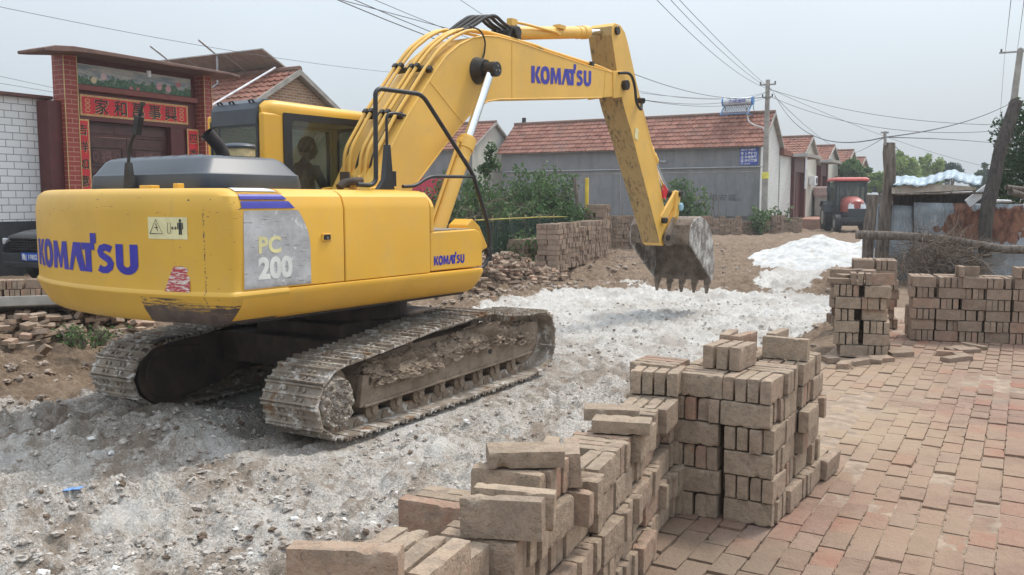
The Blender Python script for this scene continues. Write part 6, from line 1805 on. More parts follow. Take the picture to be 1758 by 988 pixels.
wire(PT2, at(1745, 222, 34), .7, .016, 'lower wire from the pole to the tall right pole')
wire(FPt, at(1745, 172, 33), .2, .020, 'cable rising from the fence post to the right')
wire(at(1330, 166, 42.9), at(1450, 262, 75), .3, .02, 'wire from the pole down to the small distant pole')
wire(at(1451, 262, 75), FPt, .2, .012, 'wire from the small distant pole to the fence post')
wire(FPt, at(1780, 262, 60), -.2, .016, 'straight wire from the fence post past the right tree')
wire(at(1530, 245, 18), at(1600, 300, 40), .1, .012, 'short wire dropping behind the shed roof')
wire(at(1724, 105, 34), at(1738, -20, 12), .0, .008, 'steep wire above the tall right pole, left one')
wire(at(1745, 100, 34), at(1761, -20, 12), .0, .008, 'steep wire above the tall right pole, right one')
wire(at(1724, 105, 34), at(1712, 270, 34), .0, .010, 'vertical drop wire left of the tall right pole')

# ================================================================ SHED AND FENCE ON THE RIGHT
def wood_mat(name, a, b_):
    m = NT(name); co = m.coord()
    n_ = m.noise(m.map(co, (12, 12, 1.2)), 1.8, 6, .7)
    return m.done(m.mix(m.ramp(n_, .3, .7), a, b_), .9, 0, m.bump(n_, .9, .02), .2)
M['wood'] = wood_mat('weathered_wood', (.075, .06, .05), (.24, .20, .165))
M['darkwood'] = wood_mat('dark_wood', (.035, .030, .027), (.10, .085, .075))
def log(name, pts, r, label, cat, mat, n=9):
    b = MB(); P0 = [Vector(p) for p in pts]; dense = []
    for a, c in zip(P0, P0[1:]):
        for t in np.linspace(0, 1, 7, endpoint=False): dense.append(a.lerp(c, t))
    dense.append(P0[-1]); rs = [r * (1 + .12 * mnoise.noise(p * 2.1)) * (1 - .12 * i / len(dense)) for i, p in enumerate(dense)]
    dense = [p + Vector((mnoise.noise(p * 1.3), mnoise.noise(p * 1.3 + Vector((9, 0, 0))), 0)) * r * .5 for p in dense]
    b.tube(dense, rs, n); o = b.build(name, mat, smooth=60); tag(o, label, cat); return o
p1 = at(1490, 478, 17.2); log('fence_post', [(p1.x, p1.y, .35), at(1492, 398, 17.2), at(1497, 335, 17.2)], .115, 'short weathered post at the left end of the shed fence', 'post', M['wood'])
log('fence_post', [at(1512, 474, 17.6), at(1521, 360, 17.6), at(1527, 246, 17.6)], .125, 'tall weathered post with a wire fixing beside the shed', 'post', M['wood'])
b = MB(); b.cyl(at(1520, 250, 17.55), at(1519, 226, 17.55), .03, 8); b.box(at(1519, 228, 17.55), (.14, .05, .03)); o = b.build('wire_bracket', M['steel']); tag(o, 'iron wire bracket on top of the tall weathered post', 'bracket')
log('leaning_post', [at(1686, 440, 16.4), at(1700, 340, 16.6), at(1722, 240, 16.9), at(1741, 176, 17.2)], .125, 'long dark pole leaning right across the tin sheets', 'post', M['darkwood'])
log('rail_log', [at(1470, 403, 16.9), at(1560, 406, 16.6), at(1640, 414, 16.3), at(1720, 428, 16.0), at(1790, 430, 15.8)], .085, 'rough horizontal log laid along the front of the shed fence', 'log', M['wood'])
def rusty_mat(name, amount, spots=()):
    m = NT(name); co = m.coord()
    c = m.mix(m.ramp(m.noise(co, 2.2, 6, .7), .3, .7), (.20, .235, .26), (.36, .40, .43))
    c = m.mix(m.ramp(m.noise(m.map(co, (1, 1, .3)), 5, 8, .75), .50, .68), c, (.45, .48, .50))
    c = m.mix(m.math('MULTIPLY', m.ramp(m.noise(m.map(co, (1.5, 1.5, .25)), 3, 7, .75), .52, .66), .6), c, (.13, .135, .14))
    rn = m.noise(co, 1.6, 8, .65, .3)
    for (cx__, cy__, rr__) in spots:
        q__ = at(cx__, cy__, 17.2); vd = m.n('ShaderNodeVectorMath', operation='DISTANCE'); m.l(co, vd.inputs[0]); vd.inputs[1].default_value = q__
        rn = m.math('ADD', rn, m.math('MULTIPLY', m.ramp(vd.outputs['Value'], rr__, rr__ * .15, False) if False else m.math('SUBTRACT', 1.0, m.ramp(vd.outputs['Value'], 0, rr__)), .20))
    c = m.mix(m.ramp(rn, amount, amount + .025), c, m.mix(m.ramp(m.noise(m.map(co, (1, 1, .5)), 7, 8, .75), .38, .62), (.085, .028, .018), (.27, .125, .075)))
    c = m.mix(m.math('MULTIPLY', m.ramp(m.noise(co, 4, 5, .7), .55, .7), .35), c, (.20, .13, .09))
    return m.done(c, .6, .15, m.bump(m.noise(co, 3, 5, .6), .4, .04))
M['tin'] = rusty_mat('rusty_galvanised_sheet', .615, ((1660, 390, .8), (1635, 398, .5), (1712, 378, .6), (1745, 392, .8), (1600, 395, .3), (1722, 405, .3))); M['tin_blue'] = rusty_mat('dull_galvanised_sheet', .72)
shed = empty('tin_shed', at(1600, 470, 17.6)); tag(shed, 'patched shed of rusty tin sheets with pale blue corrugated roof', 'shed')
sinv = Matrix.Translation(-shed.location)
def sheet(px0, px1, py0a, py0b, py1, d0, d1, mat, nm='tin_sheet', bow=.03, seams=3):
    mb = MB(); n = 16; k = 8; vs = []
    for i in range(n + 1):
        t = i / n; d = d0 + (d1 - d0) * t; px = px0 + (px1 - px0) * t; top = at(px, py0a + (py0b - py0a) * t, d); bot = at(px, py1, d)
        for j in range(k + 1):
            p = top.lerp(bot, j / k); w = bow * mnoise.noise(Vector((px * .02, j * .7, d0))) + (.012 if (i % (n // seams) == 0) else 0)
            vs.append(Vector((p.x, p.y - w, p.z)) - shed.location)
    fs = [(i * (k + 1) + j, (i + 1) * (k + 1) + j, (i + 1) * (k + 1) + j + 1, i * (k + 1) + j + 1) for i in range(n) for j in range(k)]
    mb.add(vs, fs); o = mb.build(nm, mat, shed, smooth=60)
    s_ = o.modifiers.new('thick', 'SOLIDIFY'); s_.thickness = .012
    return o
sheet(1500, 1522, 352, 352, 476, 17.9, 17.8, M['tin_blue'])
sheet(1524, 1566, 352, 354, 490, 17.7, 17.6, M['tin_blue'])
sheet(1569, 1690, 348, 350, 470, 17.5, 17.2, M['tin'])['label'] = 'galvanised sheet with a big brown rust patch'
sheet(1690, 1830, 350, 352, 432, 17.1, 16.7, M['tin'])
sheet(1690, 1840, 430, 432, 500, 17.2, 16.8, M['tin_blue'])
sheet(1566, 1692, 420, 425, 500, 17.7, 17.4, M['darkwood'], 'dark_board')
sheet(1532, 1690, 326, 334, 356, 17.9, 17.5, M['darkwood'], 'dark_board')
b = MB(); vs = []
o_ = shed.location
# shed volume behind the sheets
c0 = at(1535, 330, 18.0) - o_; c1 = at(1685, 332, 17.7) - o_
# roof: wavy corrugated sheet seen from its edge, sloping away
mb = MB(); n = 60; vs = []; 
for k_ in range(2):
    for i in range(n + 1):
        t = i / n; px = 1533 + (1684 - 1533) * t
        top = {0: 318, .15: 316, .3: 320, .5: 312, .66: 305, .8: 313, 1: 318}
        ks = sorted(top); py = np.interp(t, ks, [top[q] for q in ks])
        wv = .012 * math.sin(i * 1.1)
        p = at(px, py, 17.2) if k_ == 0 else at(px + 3, py - 3, 20.0) + Vector((0, 0, .15))
        vs.append(Vector((p.x, p.y, p.z + wv)) - o_)
fs = [(i, i + 1, n + 2 + i, n + 1 + i) for i in range(n)]
mb.add(vs, fs); rf_ = mb.build('corrugated_roof', simple('pale_blue_sheet', (.30, .38, .44), .55, .1, .3, 3, c2=(.2, .22, .24)), shed, smooth=60); s_ = rf_.modifiers.new('thick', 'SOLIDIFY'); s_.thickness = .02
mb = MB(); n = 20; vs = []
for j, (dy, dd) in enumerate(((0, 0), (1, 0), (1, 2.6), (0, 2.6))):
    for i in range(n + 1):
        t = i / n; px = 1531 + (1676 - 1531) * t; a_ = 322 - 5 * math.sin(t * PI); b_ = 333 - 7 * t
        p = at(px, a_ if dy == 0 else b_, 17.3 - .0); p = p + Vector((p.x, p.y, 0)).normalized() * dd; vs.append(p - o_)
fs = []
for j in range(4):
    for i in range(n): fs.append((j * (n + 1) + i, j * (n + 1) + i + 1, ((j + 1) % 4) * (n + 1) + i + 1, ((j + 1) % 4) * (n + 1) + i))
mb.add(vs, fs); mb.build('plaster_edge', simple('cracked_plaster', (.50, .44, .37), .9, 0, .2, 5, c2=(.16, .11, .08), thr=(.60, .66)), shed)
b = MB(); a0 = at(1540, 345, 18.2) - o_; b.box((a0.x + 1.35, a0.y + 1.3, a0.z - 1.0), (1.3, 1.6, 1.8)); b.build('shed_wall', M['darkwood'], shed)
b = MB(); v0 = at(1668, 346, 17.0) - o_; v1 = at(1690, 326, 17.0) - o_; b.box((v0 + v1) / 2, (.50, .03, .16), rot=Matrix.Rotation(R(-38), 3, 'Y')); b.build('loose_board', M['sign_white'], shed)
b = MB(); v0 = at(1535, 334, 17.15) - o_; v1 = at(1706, 331, 16.9) - o_; b.tube([v0, v1], .022, 6); b.build('roof_batten', M['wood'], shed)
for i, (xa, ya, xb, yb, r_) in enumerate(((1735, 330, 1790, 345, .07), (1728, 322, 1800, 330, .05), (1700, 345, 1735, 346, .03))):
    log('stacked_log', [at(xa, ya, 16.9), at(xb, yb, 17.4)], r_, ['thick sawn log lying on top of the tin fence', 'thinner log resting above the tin fence by the tree', 'pale board end on the tin fence'][i], 'log', M['wood'] if i < 2 else M['sign_white'])
# brushwood
def twigs(name, n, sampler, label, mat, r=.006, cat='brushwood'):
    mb = MB()
    for _ in range(n):
        p = Vector(sampler()); d = Vector((random.gauss(0, 1), random.gauss(0, .6), random.gauss(.15, .55))).normalized(); L = random.uniform(.25, .9); pts = [p]
        for k_ in range(4):
            d = (d + Vector((random.gauss(0, .28), random.gauss(0, .28), random.gauss(-.02, .28)))).normalized(); pts.append(pts[-1] + d * L / 4)
        rr = r * random.uniform(.5, 1.7); mb.tube(pts, [rr, rr * .9, rr * .75, rr * .55, rr * .3], 3, caps=False)
    o = mb.build(name, mat); tag(o, label, cat, kind='stuff'); return o
M['twig'] = simple('dry_twig', (.16, .12, .09), .9, 0, .3, 6)
def brush():
    t = random.random(); px = 1548 + 142 * t; h = math.sin(PI * min(1, max(0, t * .9 + .08))) ** .6
    p = at(px, 474 - 66 * h * random.random() ** .8, 16.2 + random.uniform(-.45, .5)); return p
twigs('brushwood_heap', 900, brush, 'heap of dry brushwood against the tin fence', M['twig'], .0055)

# ================================================================ TREES AND PLANTS
def leaf_mat(name, a, b_, c=None):
    m = NT(name); co = m.coord(); t = m.attr('tint')
    col = m.mix(t, a, b_)
    if c: col = m.mix(m.math('GREATER_THAN', t, .93), col, c)
    m.done(col, .55, 0, None, .3)
    try: m.bsdf.inputs['Transmission Weight'].default_value = 0
    except Exception: pass
    tr = m.n('ShaderNodeBsdfTranslucent'); m.l(col, tr.inputs[0]); mx = m.n('ShaderNodeMixShader'); mx.inputs[0].default_value = .3
    m.l(m.bsdf.outputs[0], mx.inputs[1]); m.l(tr.outputs[0], mx.inputs[2]); m.l(mx.outputs[0], m.out.inputs[0]); return m.mat
M['leaf_dark'] = leaf_mat('dark_leaves', (.018, .040, .014), (.055, .105, .035))
M['leaf_mid'] = leaf_mat('garden_leaves', (.040, .080, .026), (.13, .22, .075), (.24, .30, .13))
M['leaf_light'] = leaf_mat('light_leaves', (.16, .25, .06), (.32, .42, .13))
M['leaf_pine'] = leaf_mat('pine_needles', (.03, .055, .04), (.07, .11, .08))
def leaves(name, clumps, n, size, mat, parent, aspect=.55, droop=0.0):
    """clumps: (centre, radius xyz); leaves are small folded quads spread through each clump"""
    C_ = np.array([c[0] for c in clumps], float); Rr = np.array([c[1] for c in clumps], float)
    w = np.prod(Rr, 1) ** .67; w = w / w.sum()
    k = RNG.choice(len(clumps), n, p=w)
    d = RNG.normal(size=(n, 3)); d /= np.linalg.norm(d, axis=1)[:, None]
    rad = RNG.random(n) ** .45
    pos = C_[k] + d * Rr[k] * rad[:, None] * (0.85 + .3 * RNG.random((n, 1)))
    a = RNG.normal(size=(n, 3)); a[:, 2] -= droop; a /= np.linalg.norm(a, axis=1)[:, None]
    b_ = np.cross(a, RNG.normal(size=(n, 3))); b_ /= np.linalg.norm(b_, axis=1)[:, None]
    nn = np.cross(a, b_)
    s = size * (.6 + .8 * RNG.random((n, 1)))
    v0 = pos - a * s * .5; v2 = pos + a * s * .5
    v1 = pos + b_ * s * aspect * .5 + nn * s * .12; v3 = pos - b_ * s * aspect * .5 + nn * s * .12
    V = np.stack([v0, v1, v2, v3], 1).reshape(-1, 3); F = np.arange(4 * n).reshape(n, 4)
    clump_t = RNG.random(len(clumps))
    t = np.clip(clump_t[k] * .5 + RNG.random(n) * .55, 0, 1)
    return np_mesh(name, V, F, mat, {'tint': np.repeat(t, 4)}, parent=parent)
def tree(name, loc, h, crown, label, mat, leaf=.12, n=4000, trunk=.12, nclump=26, seed=0, trunk_h=None, cat='tree', aspect=.55, group=None, barkm=None):
    """crown = (cx, cy, cz, rx, ry, rz) relative to the foot"""
    rr = random.Random(seed); e = empty(name, loc); tag(e, label, cat, group)
    cx_, cy_, cz_, rx, ry, rz_ = crown; cl = []
    for i in range(nclump):
        th = rr.uniform(0, 2 * PI); ph = math.acos(rr.uniform(-.8, 1)); q = rr.uniform(.45, 1.0)
        c = (cx_ + rx * q * math.sin(ph) * math.cos(th), cy_ + ry * q * math.sin(ph) * math.sin(th), cz_ + rz_ * q * math.cos(ph))
        s = rr.uniform(.20, .42); cl.append((c, (rx * s, ry * s, rz_ * s * .85)))
    leaves('crown', cl, n, leaf, mat, e, aspect)
    b = MB(); top = Vector((cx_, cy_, cz_ + rz_ * .2)); b.tube([(0, 0, -.2), (cx_ * .3, cy_ * .3, cz_ * .4), tuple(top)], [trunk, trunk * .75, trunk * .3], 10)
    for c, s in cl[:int(nclump * .6)]:
        st_ = Vector((0, 0, 0)).lerp(top, rr.uniform(.5, .95)); mid = st_.lerp(Vector(c), .5) + Vector((0, 0, .08 * h)); b.tube([st_, mid, c], [trunk * .35, trunk * .2, trunk * .08], 6)
    b.build('trunk', barkm or M['wood'], e, smooth=60); return e
tree('dark_tree', at(1765, 420, 21) * 1.0 - Vector((0, 0, at(1765, 420, 21).z - GZ)), 4.2, (0, 0, 2.55, .95, 1.2, 1.35), 'dark leafy tree spreading over the right edge of the picture', M['leaf_dark'], .10, 7500, .10, 34, 3)
def gtree(px, ptop, pbot, d, rxp, label, mat, seed, leaf, n, name='tree', nclump=24, trunk=.15, group='trees beyond the tractor', aspect=.55):
    p = at(px, 343, d); zt = at(px, ptop, d).z; zb = at(px, pbot, d).z; rx = rxp / FPX * d
    h = zt - GZ; rz_ = (zt - zb) / 2
    return tree(name, (p.x, p.y, GZ), h, (0, 0, zb + rz_ - GZ, rx * .85, rx * .8, rz_ * .88), label, mat, leaf, n, trunk, nclump, seed, group=group, aspect=aspect)
gtree(1462, 270, 335, 62, 34, 'green tree directly behind the red tractor', M['leaf_mid'], 5, .28, 3600)
gtree(1552, 256, 345, 78, 30, 'light green feathery tree left of the pair behind the shed', M['leaf_light'], 6, .34, 4200, nclump=34)
gtree(1592, 262, 345, 80, 26, 'light green tree right of the pair behind the shed', M['leaf_light'], 7, .34, 3600, nclump=30)
gtree(1510, 290, 345, 72, 24, 'bright green bush behind the tall fence post', M['leaf_light'], 17, .3, 2200)
gtree(1632, 268, 330, 84, 24, 'dark pine with flat layers behind the shed roof', M['leaf_pine'], 8, .26, 3000, 'pine_tree', 18, aspect=.3)
gtree(1690, 280, 345, 90, 30, 'distant dull green tree behind the leaning pole', M['leaf_dark'], 9, .4, 2600)
# garden behind the stacked bricks
def plant(p, h, w, n, leaf, mat, label, seed, name='garden_shrub', group='leafy shrubs in the garden', stems=4):
    rr = random.Random(seed); e = empty(name, p); tag(e, label, 'plant', group); cl = []; b = MB()
    for s in range(stems):
        x, y = rr.gauss(0, w * .4), rr.gauss(0, w * .4); hh = h * rr.uniform(.72, 1.0); pts = [(x * .5, y * .5, 0), (x * .8, y * .8, hh * .5), (x + rr.gauss(0, .05), y + rr.gauss(0, .05), hh)]
        b.tube(pts, [.022, .016, .006], 5)
        for k_ in range(7):
            t = .15 + .85 * (k_ + rr.random()) / 7; q = Vector(pts[0]).lerp(Vector(pts[1]), min(1, t * 2)) if t < .5 else Vector(pts[1]).lerp(Vector(pts[2]), t * 2 - 1)
            r_ = w * .42 * (1.15 - t * .75) + .05; cl.append((tuple(q + Vector((rr.gauss(0, .06), rr.gauss(0, .06), 0))), (r_, r_, r_ * .9)))
    leaves('foliage', cl, n, leaf, mat, e, .6, .3); b.build('stems', M['wood'], e); return e
shrubs = [(765, 300, 26, .9), (785, 290, 27, .9), (806, 285, 26, 1), (822, 300, 25, .8), (862, 292, 26, 1.0), (885, 290, 27, 1.0), (905, 270, 26, 1.0), (925, 300, 25.5, .9), (942, 278, 28, 1.0), (960, 268, 27, 1.0), (982, 290, 26.5, .9), (875, 330, 24.5, .9), (838, 325, 24, .9), (915, 335, 24, .9), (965, 330, 25, .9)]
for i, (px, top, d, w) in enumerate(shrubs):
    p = at(px, 343, d); zt = at(px, top, d).z
    plant((p.x, p.y, GZ), zt - GZ, w * 1.15, 1500, .12, M['leaf_mid'], f"leafy garden shrub, {NUM[i] if i < 11 else ['front one', 'second front one', 'third front one', 'fourth front one'][i - 11]} {'from the left in the tall row' if i < 11 else 'in the low row by the net'}", 40 + i)
p = at(838, 343, 25); zt = at(838, 246, 25).z
sp_ = empty('sapling', (p.x, p.y, GZ)); tag(sp_, 'slender sapling with a tuft of leaves above the shrubs', 'tree')
b = MB(); b.tube([(0, 0, 0), (.02, 0, 1.5), (.05, 0, zt - GZ - .3)], [.025, .018, .008], 6); b.build('trunk', M['wood'], sp_)
leaves('crown', [((.08, 0, zt - GZ - .25), (.18, .18, .28)), ((.1, 0, zt - GZ - .6), (.26, .22, .2)), ((-.1, 0, zt - GZ - .75), (.22, .2, .16))], 420, .12, M['leaf_mid'], sp_)
for i, (px, top, d, w, n) in enumerate([(1160, 306, 40, 1.3, 1500), (1188, 304, 40, 1.3, 1500), (1303, 350, 40.5, .9, 500), (1340, 352, 42, .8, 500), (845, 392, 22.5, 1.0, 900), (800, 395, 22, 1.0, 900), (880, 400, 21.8, .8, 700)]):
    p = at(px, 343, d); zt = at(px, top, d).z
    plant((p.x, p.y, GZ), zt - GZ, w, n, .16 if d > 30 else .09, M['leaf_mid'], ['left clump of bean plants before the grey house', 'right clump of bean plants before the grey house', 'low weeds at the foot of the concrete pole', 'weeds between the pole and the yard wall', 'fern like bush behind the brick rubble, middle one', 'fern like bush behind the brick rubble, left one', 'fern like bush behind the brick rubble, right one'][i], 80 + i, 'leafy_plant', 'low garden plants', 5)
# weeds at the rubble on the left
for i, (px, py, d) in enumerate([(38, 525, 11.0), (52, 540, 10.7), (150, 566, 9.9), (175, 562, 10.0), (120, 560, 10.2)]):
    p = at(px, py, d); gz2 = .34
    plant((p.x, p.y, gz2), .20 if i > 1 else .5, .22, 130 if i > 1 else 200, .045, M['leaf_mid'], ['tall weed growing by the concrete slab at the left edge', 'second weed by the concrete slab at the left edge', 'low weed among rubble above the left track', 'low weed to the right among the rubble', 'small weed between the broken bricks'][i], 120 + i, 'weed', 'weeds in the rubble', 4)
# garden sticks, net fence, yellow gas post
stk = [(985, 300, 455, 23.2, .03), (975, 330, 450, 23.4, .02)]
p = at(1007, 400, 25.5); b = MB(); b.cyl((p.x, p.y, GZ), (p.x, p.y, at(1007, 306, 25.5).z), .055, 14); o = b.build('marker_post', simple('yellow_marker', (.70, .50, .05), .5), smooth=40, bevel=.01); tag(o, 'yellow marker post standing behind the stacked brick wall', 'post')
p = at(992, 400, 25.2); log('bare_trunk', [(p.x, p.y, GZ), at(990, 340, 25.2), at(986, 305, 25.2)], .07, 'dead grey trunk with tied ribbon beside the yellow post', 'tree trunk', M['wood'])
net = empty('net_fence', P(17.5, 11.0, GZ), GRID); tag(net, 'dark green net fence with small stakes round the garden', 'fence')
nm_ = NT('green_net'); tr = nm_.n('ShaderNodeBsdfTransparent'); nco = nm_.coord('obj')
wx = nm_.n('ShaderNodeTexChecker'); wx.inputs['Scale'].default_value = 60; nm_.l(nco, wx.inputs['Vector'])
nm_.done((.012, .03, .022), .8); mxs = nm_.n('ShaderNodeMixShader'); nm_.l(nm_.math('ADD', nm_.math('MULTIPLY', nm_.noise(nco, 3, 3), .5), .45, True), mxs.inputs[0]); nm_.l(tr.outputs[0], mxs.inputs[1]); nm_.l(nm_.bsdf.outputs[0], mxs.inputs[2]); nm_.l(mxs.outputs[0], nm_.out.inputs[0])
mb = MB(); n = 30
vs = [(i * .22, .12 * math.sin(i * 1.7), z) for i in range(n + 1) for z in (0, .5, 1.05 + .03 * math.sin(i * 2.1))]
mb.add(vs, [(3 * i + j, 3 * i + 3 + j, 3 * i + 4 + j, 3 * i + 1 + j) for i in range(n) for j in range(2)]); mb.build('net', nm_.mat, net)
for i in range(9):
    b = MB(); b.cyl((i * .8, .1, 0), (i * .8, .1, 1.18), .014, 6); b.build('stake', simple('stake_wood', (.42, .32, .16), .8) if i == 0 else bpy.data.materials['stake_wood'], net)
b = MB(); b.tube([(0, .1, 1.08), (3.2, .12, 1.10), (6.6, .1, 1.06)], .018, 6); b.build('top_rail', simple('yellow_hose', (.42, .33, .08), .7), net)
bs_ = MB()
rr = random.Random(5)
for i in range(46):
    u_ = 43 + rr.uniform(-2.2, .3); v_ = 12.5 + rr.uniform(0, 13); h_ = rr.uniform(.7, 1.7); q = P(u_, v_, GZ); bs_.tube([q, q + Vector((rr.gauss(0, .12), rr.gauss(0, .1), h_))], .014, 4)
o = bs_.build('garden_sticks', M['twig']); tag(o, 'thin bare garden sticks before the grey wall', 'sticks', kind='stuff')
tp_ = empty('bean_trellis', P(43.2, 13.2, GZ), GRID); tag(tp_, 'bean trellis of crossed bare sticks before the grey wall', 'trellis')
for i in range(5):
    b = MB(); b.tube([(0, i * .42, 0), (.05, i * .42 + .35, 1.9)], .018, 5); b.tube([(0, i * .42 + .5, 0), (.05, i * .42 + .1, 1.9)], .018, 5); b.build('stick', M['twig'], tp_)
b = MB(); b.tube([(0, -.1, 1.62), (0, 2.4, 1.66)], .02, 5); b.build('stick', M['twig'], tp_)
twigs('dry_creepers', 260, lambda: P(random.uniform(18, 23), random.uniform(11, 13), random.uniform(.5, 2.1)), 'dry creepers and bare shoots tangled in the garden', M['twig'], .006)
# concrete slab under the left pair of brick courses
b = MB(); b.box((0, 0, 0), (2.3, .9, .12), rot=Matrix.Rotation(R(20), 3, 'Z') @ Matrix.Rotation(R(-14), 3, 'X')); o = b.build('concrete_slab', M['concrete'], bevel=.01); o.location = (-6.05, 10.75, .70); tag(o, 'tilted concrete slab under two courses of bricks at the left edge', 'slab')
b = MB(); b.b2(0, 6, 0, 4.2, -.3, .02); o = b.build('concrete_apron', simple('apron_concrete', (.40, .32, .25), .9, 0, .2, 2, .3, 30)); o.location = P(3.6, 9.75, .36); o.rotation_euler.z = GRID; tag(o, 'worn concrete edge of the yard beside the dug street', kind='structure')

# ================================================================ VEHICLES
def wheel(parent, c, r, w, axis, tmat=None, rim=None, hubr=.55, lugs=0):
    c = Vector(c); a = Vector(axis).normalized(); b = MB()
    b.tube([c - a * w / 2, c - a * w * .42, c + a * w * .42, c + a * w / 2], [r * .86, r, r, r * .86], 28)
    t = b.build('wheel', tmat or M['rubber'], parent, smooth=35)
    if lugs:
        b = MB(); s = a.cross(Vector((0, 0, 1))).normalized()
        for i in range(lugs):
            an = 2 * PI * i / lugs; d = s * math.cos(an) + Vector((0, 0, 1)) * math.sin(an); q = c + d * r * .99; side_ = 1 if i % 2 else -1
            b.box(q + a * side_ * w * .22, (w * .5, .05, .05), rot=Matrix((a, d, a.cross(d))).transposed())
        b.build('tread', tmat or M['rubber'], t)
    b = MB(); b.tube([c - a * w * .52, c - a * w * .48, c + a * w * .48, c + a * w * .52], [r * hubr * .8, r * hubr, r * hubr, r * hubr * .8], 20); b.build('rim', rim or M['steel'], t, smooth=40)
    return t
# tractor: local x forward, y left
tq = at(1457, 394, 44)
tr_ = empty('tractor', (tq.x, tq.y, GZ - .02), R(-98)); tr_.scale = (1, 1.14, 1.03); tag(tr_, 'red farm tractor with glazed cab parked facing the camera', 'tractor')
M['tr_red'] = simple('tractor_red', (.36, .095, .075), .4, 0, .1, 4); M['tr_dark'] = simple('tractor_grey', (.035, .04, .045), .6)
b = MB(); hp_ = [(-.36, .95), (.36, .95), (.38, 1.35), (.30, 1.55), (.14, 1.66), (-.14, 1.66), (-.30, 1.55), (-.38, 1.35)]
rings = [[(x, y * s, .95 + (z - .95) * sz) for y, z in hp_] for x, s, sz in ((.15, 1.15, 1.06), (.9, 1.05, 1.0), (1.35, .95, .9), (1.55, .82, .72))]
b.loft(rings); b.build('bonnet', M['tr_red'], tr_, smooth=35)
b = MB(); b.loft([[(x, y * s, .62 + (z - .95) * .55) for y, z in hp_] for x, s in ((.2, 1.0), (1.5, .95), (1.58, .85))]); b.b2(1.45, 1.70, -.36, .36, .55, 1.12); b.build('grille', M['tr_dark'], tr_, bevel=.02)
for y in (-.24, .24):
    b = MB(); b.add([(1.60, y - .12, 1.12), (1.60, y + .12, 1.12), (1.57, y + .10, 1.32), (1.52, y, 1.42), (1.57, y - .10, 1.32)], [(0, 1, 2, 3, 4)]); b.add([(1.50, y - .12, 1.12), (1.50, y + .12, 1.12), (1.45, y + .10, 1.32), (1.42, y, 1.40), (1.45, y - .10, 1.32)], [(0, 1, 2, 3, 4)]); b.build('headlight', M['sign_white'], tr_)
b = MB(); b.b2(.2, 1.75, -.45, .45, .42, .62); b.b2(1.62, 1.82, -.62, .62, .50, .70); b.b2(1.2, 1.35, -.85, .85, .32, .44); b.build('chassis', M['tr_dark'], tr_, bevel=.02)
cabt = MB()
for x, y in ((.12, -.62), (.12, .62), (-1.25, -.68), (-1.25, .68)): cabt.b2(x - .05, x + .05, y - .05, y + .05, .9, 2.42)
cabt.b2(-1.3, .18, -.70, -.60, .6, 1.15); cabt.b2(-1.3, .18, .60, .70, .6, 1.15); cabt.b2(.10, .18, -.62, .62, .6, 1.30); cabt.b2(.08, .17, -.62, .62, 2.32, 2.42); cabt.b2(-1.3, -1.2, -.66, .66, .7, 1.2)
ct = cabt.build('cab_frame', M['tr_dark'], tr_, bevel=.015)
b = MB(); b.add([(.13, -.58, 1.30), (.13, .58, 1.30), (.13, .58, 2.33), (.13, -.58, 2.33)], [(0, 1, 2, 3)]); b.add([(-1.25, -.62, 1.2), (-1.25, .62, 1.2), (-1.25, .62, 2.38), (-1.25, -.62, 2.38)], [(0, 1, 2, 3)])
for y in (-.65, .65): b.add([(.1, y, 1.15), (-1.22, y, 1.15), (-1.22, y, 2.38), (.1, y, 2.38)], [(0, 1, 2, 3)])
b.build('glass', M['glass'], ct)
b = MB(); b.loft([[(x, y, z) for x, y in ((.32, -.74), (.32, .74), (-1.38, .74), (-1.38, -.74))] for z in (2.42, 2.50)] + [[(.22, -.62, 2.60), (.22, .62, 2.60), (-1.3, .62, 2.60), (-1.3, -.62, 2.60)]]); b.build('cab_roof', simple('tractor_roof', (.50, .08, .07), .4), tr_, bevel=.03)
b = MB(); b.b2(-.7, -.3, -.25, .25, 1.0, 1.75); b.tube([(0, 0, 1.2), (-.12, 0, 1.5)], .02, 6); b.build('seat', M['tr_dark'], ct, bevel=.04)
b = MB(); b.tube([(.45, -.52, 1.0), (.45, -.52, 2.35)], .045, 10); b.build('exhaust', M['tr_dark'], tr_)
for y in (-.72, .72):
    wheel(tr_, (1.2, y, .42), .42, .26, (0, 1, 0), lugs=18); wheel(tr_, (-.75, y * 1.12, .68), .68, .38, (0, 1, 0), lugs=22)
    b = MB(); b.tube([(-.05, y * 1.12, .95), (-.25, y * 1.12, 1.3), (-.75, y * 1.12, 1.46), (-1.25, y * 1.12, 1.25)], .04, 6)
    pts = [(.0, .95), (-.15, 1.30), (-.45, 1.48), (-.95, 1.48), (-1.3, 1.2)]; b.add([(x, y * 1.12 - .24, z) for x, z in pts] + [(x, y * 1.12 + .24, z) for x, z in pts], [(i, i + 1, i + 6, i + 5) for i in range(4)]); b.build('mudguard', M['tr_dark'], tr_)
    b = MB(); b.tube([(.15, y * .9, 2.1), (.3, y * 1.25, 2.1)], .015, 5); b.box((.3, y * 1.32, 2.02), (.03, .16, .28)); b.build('mirror', M['tr_dark'], tr_)
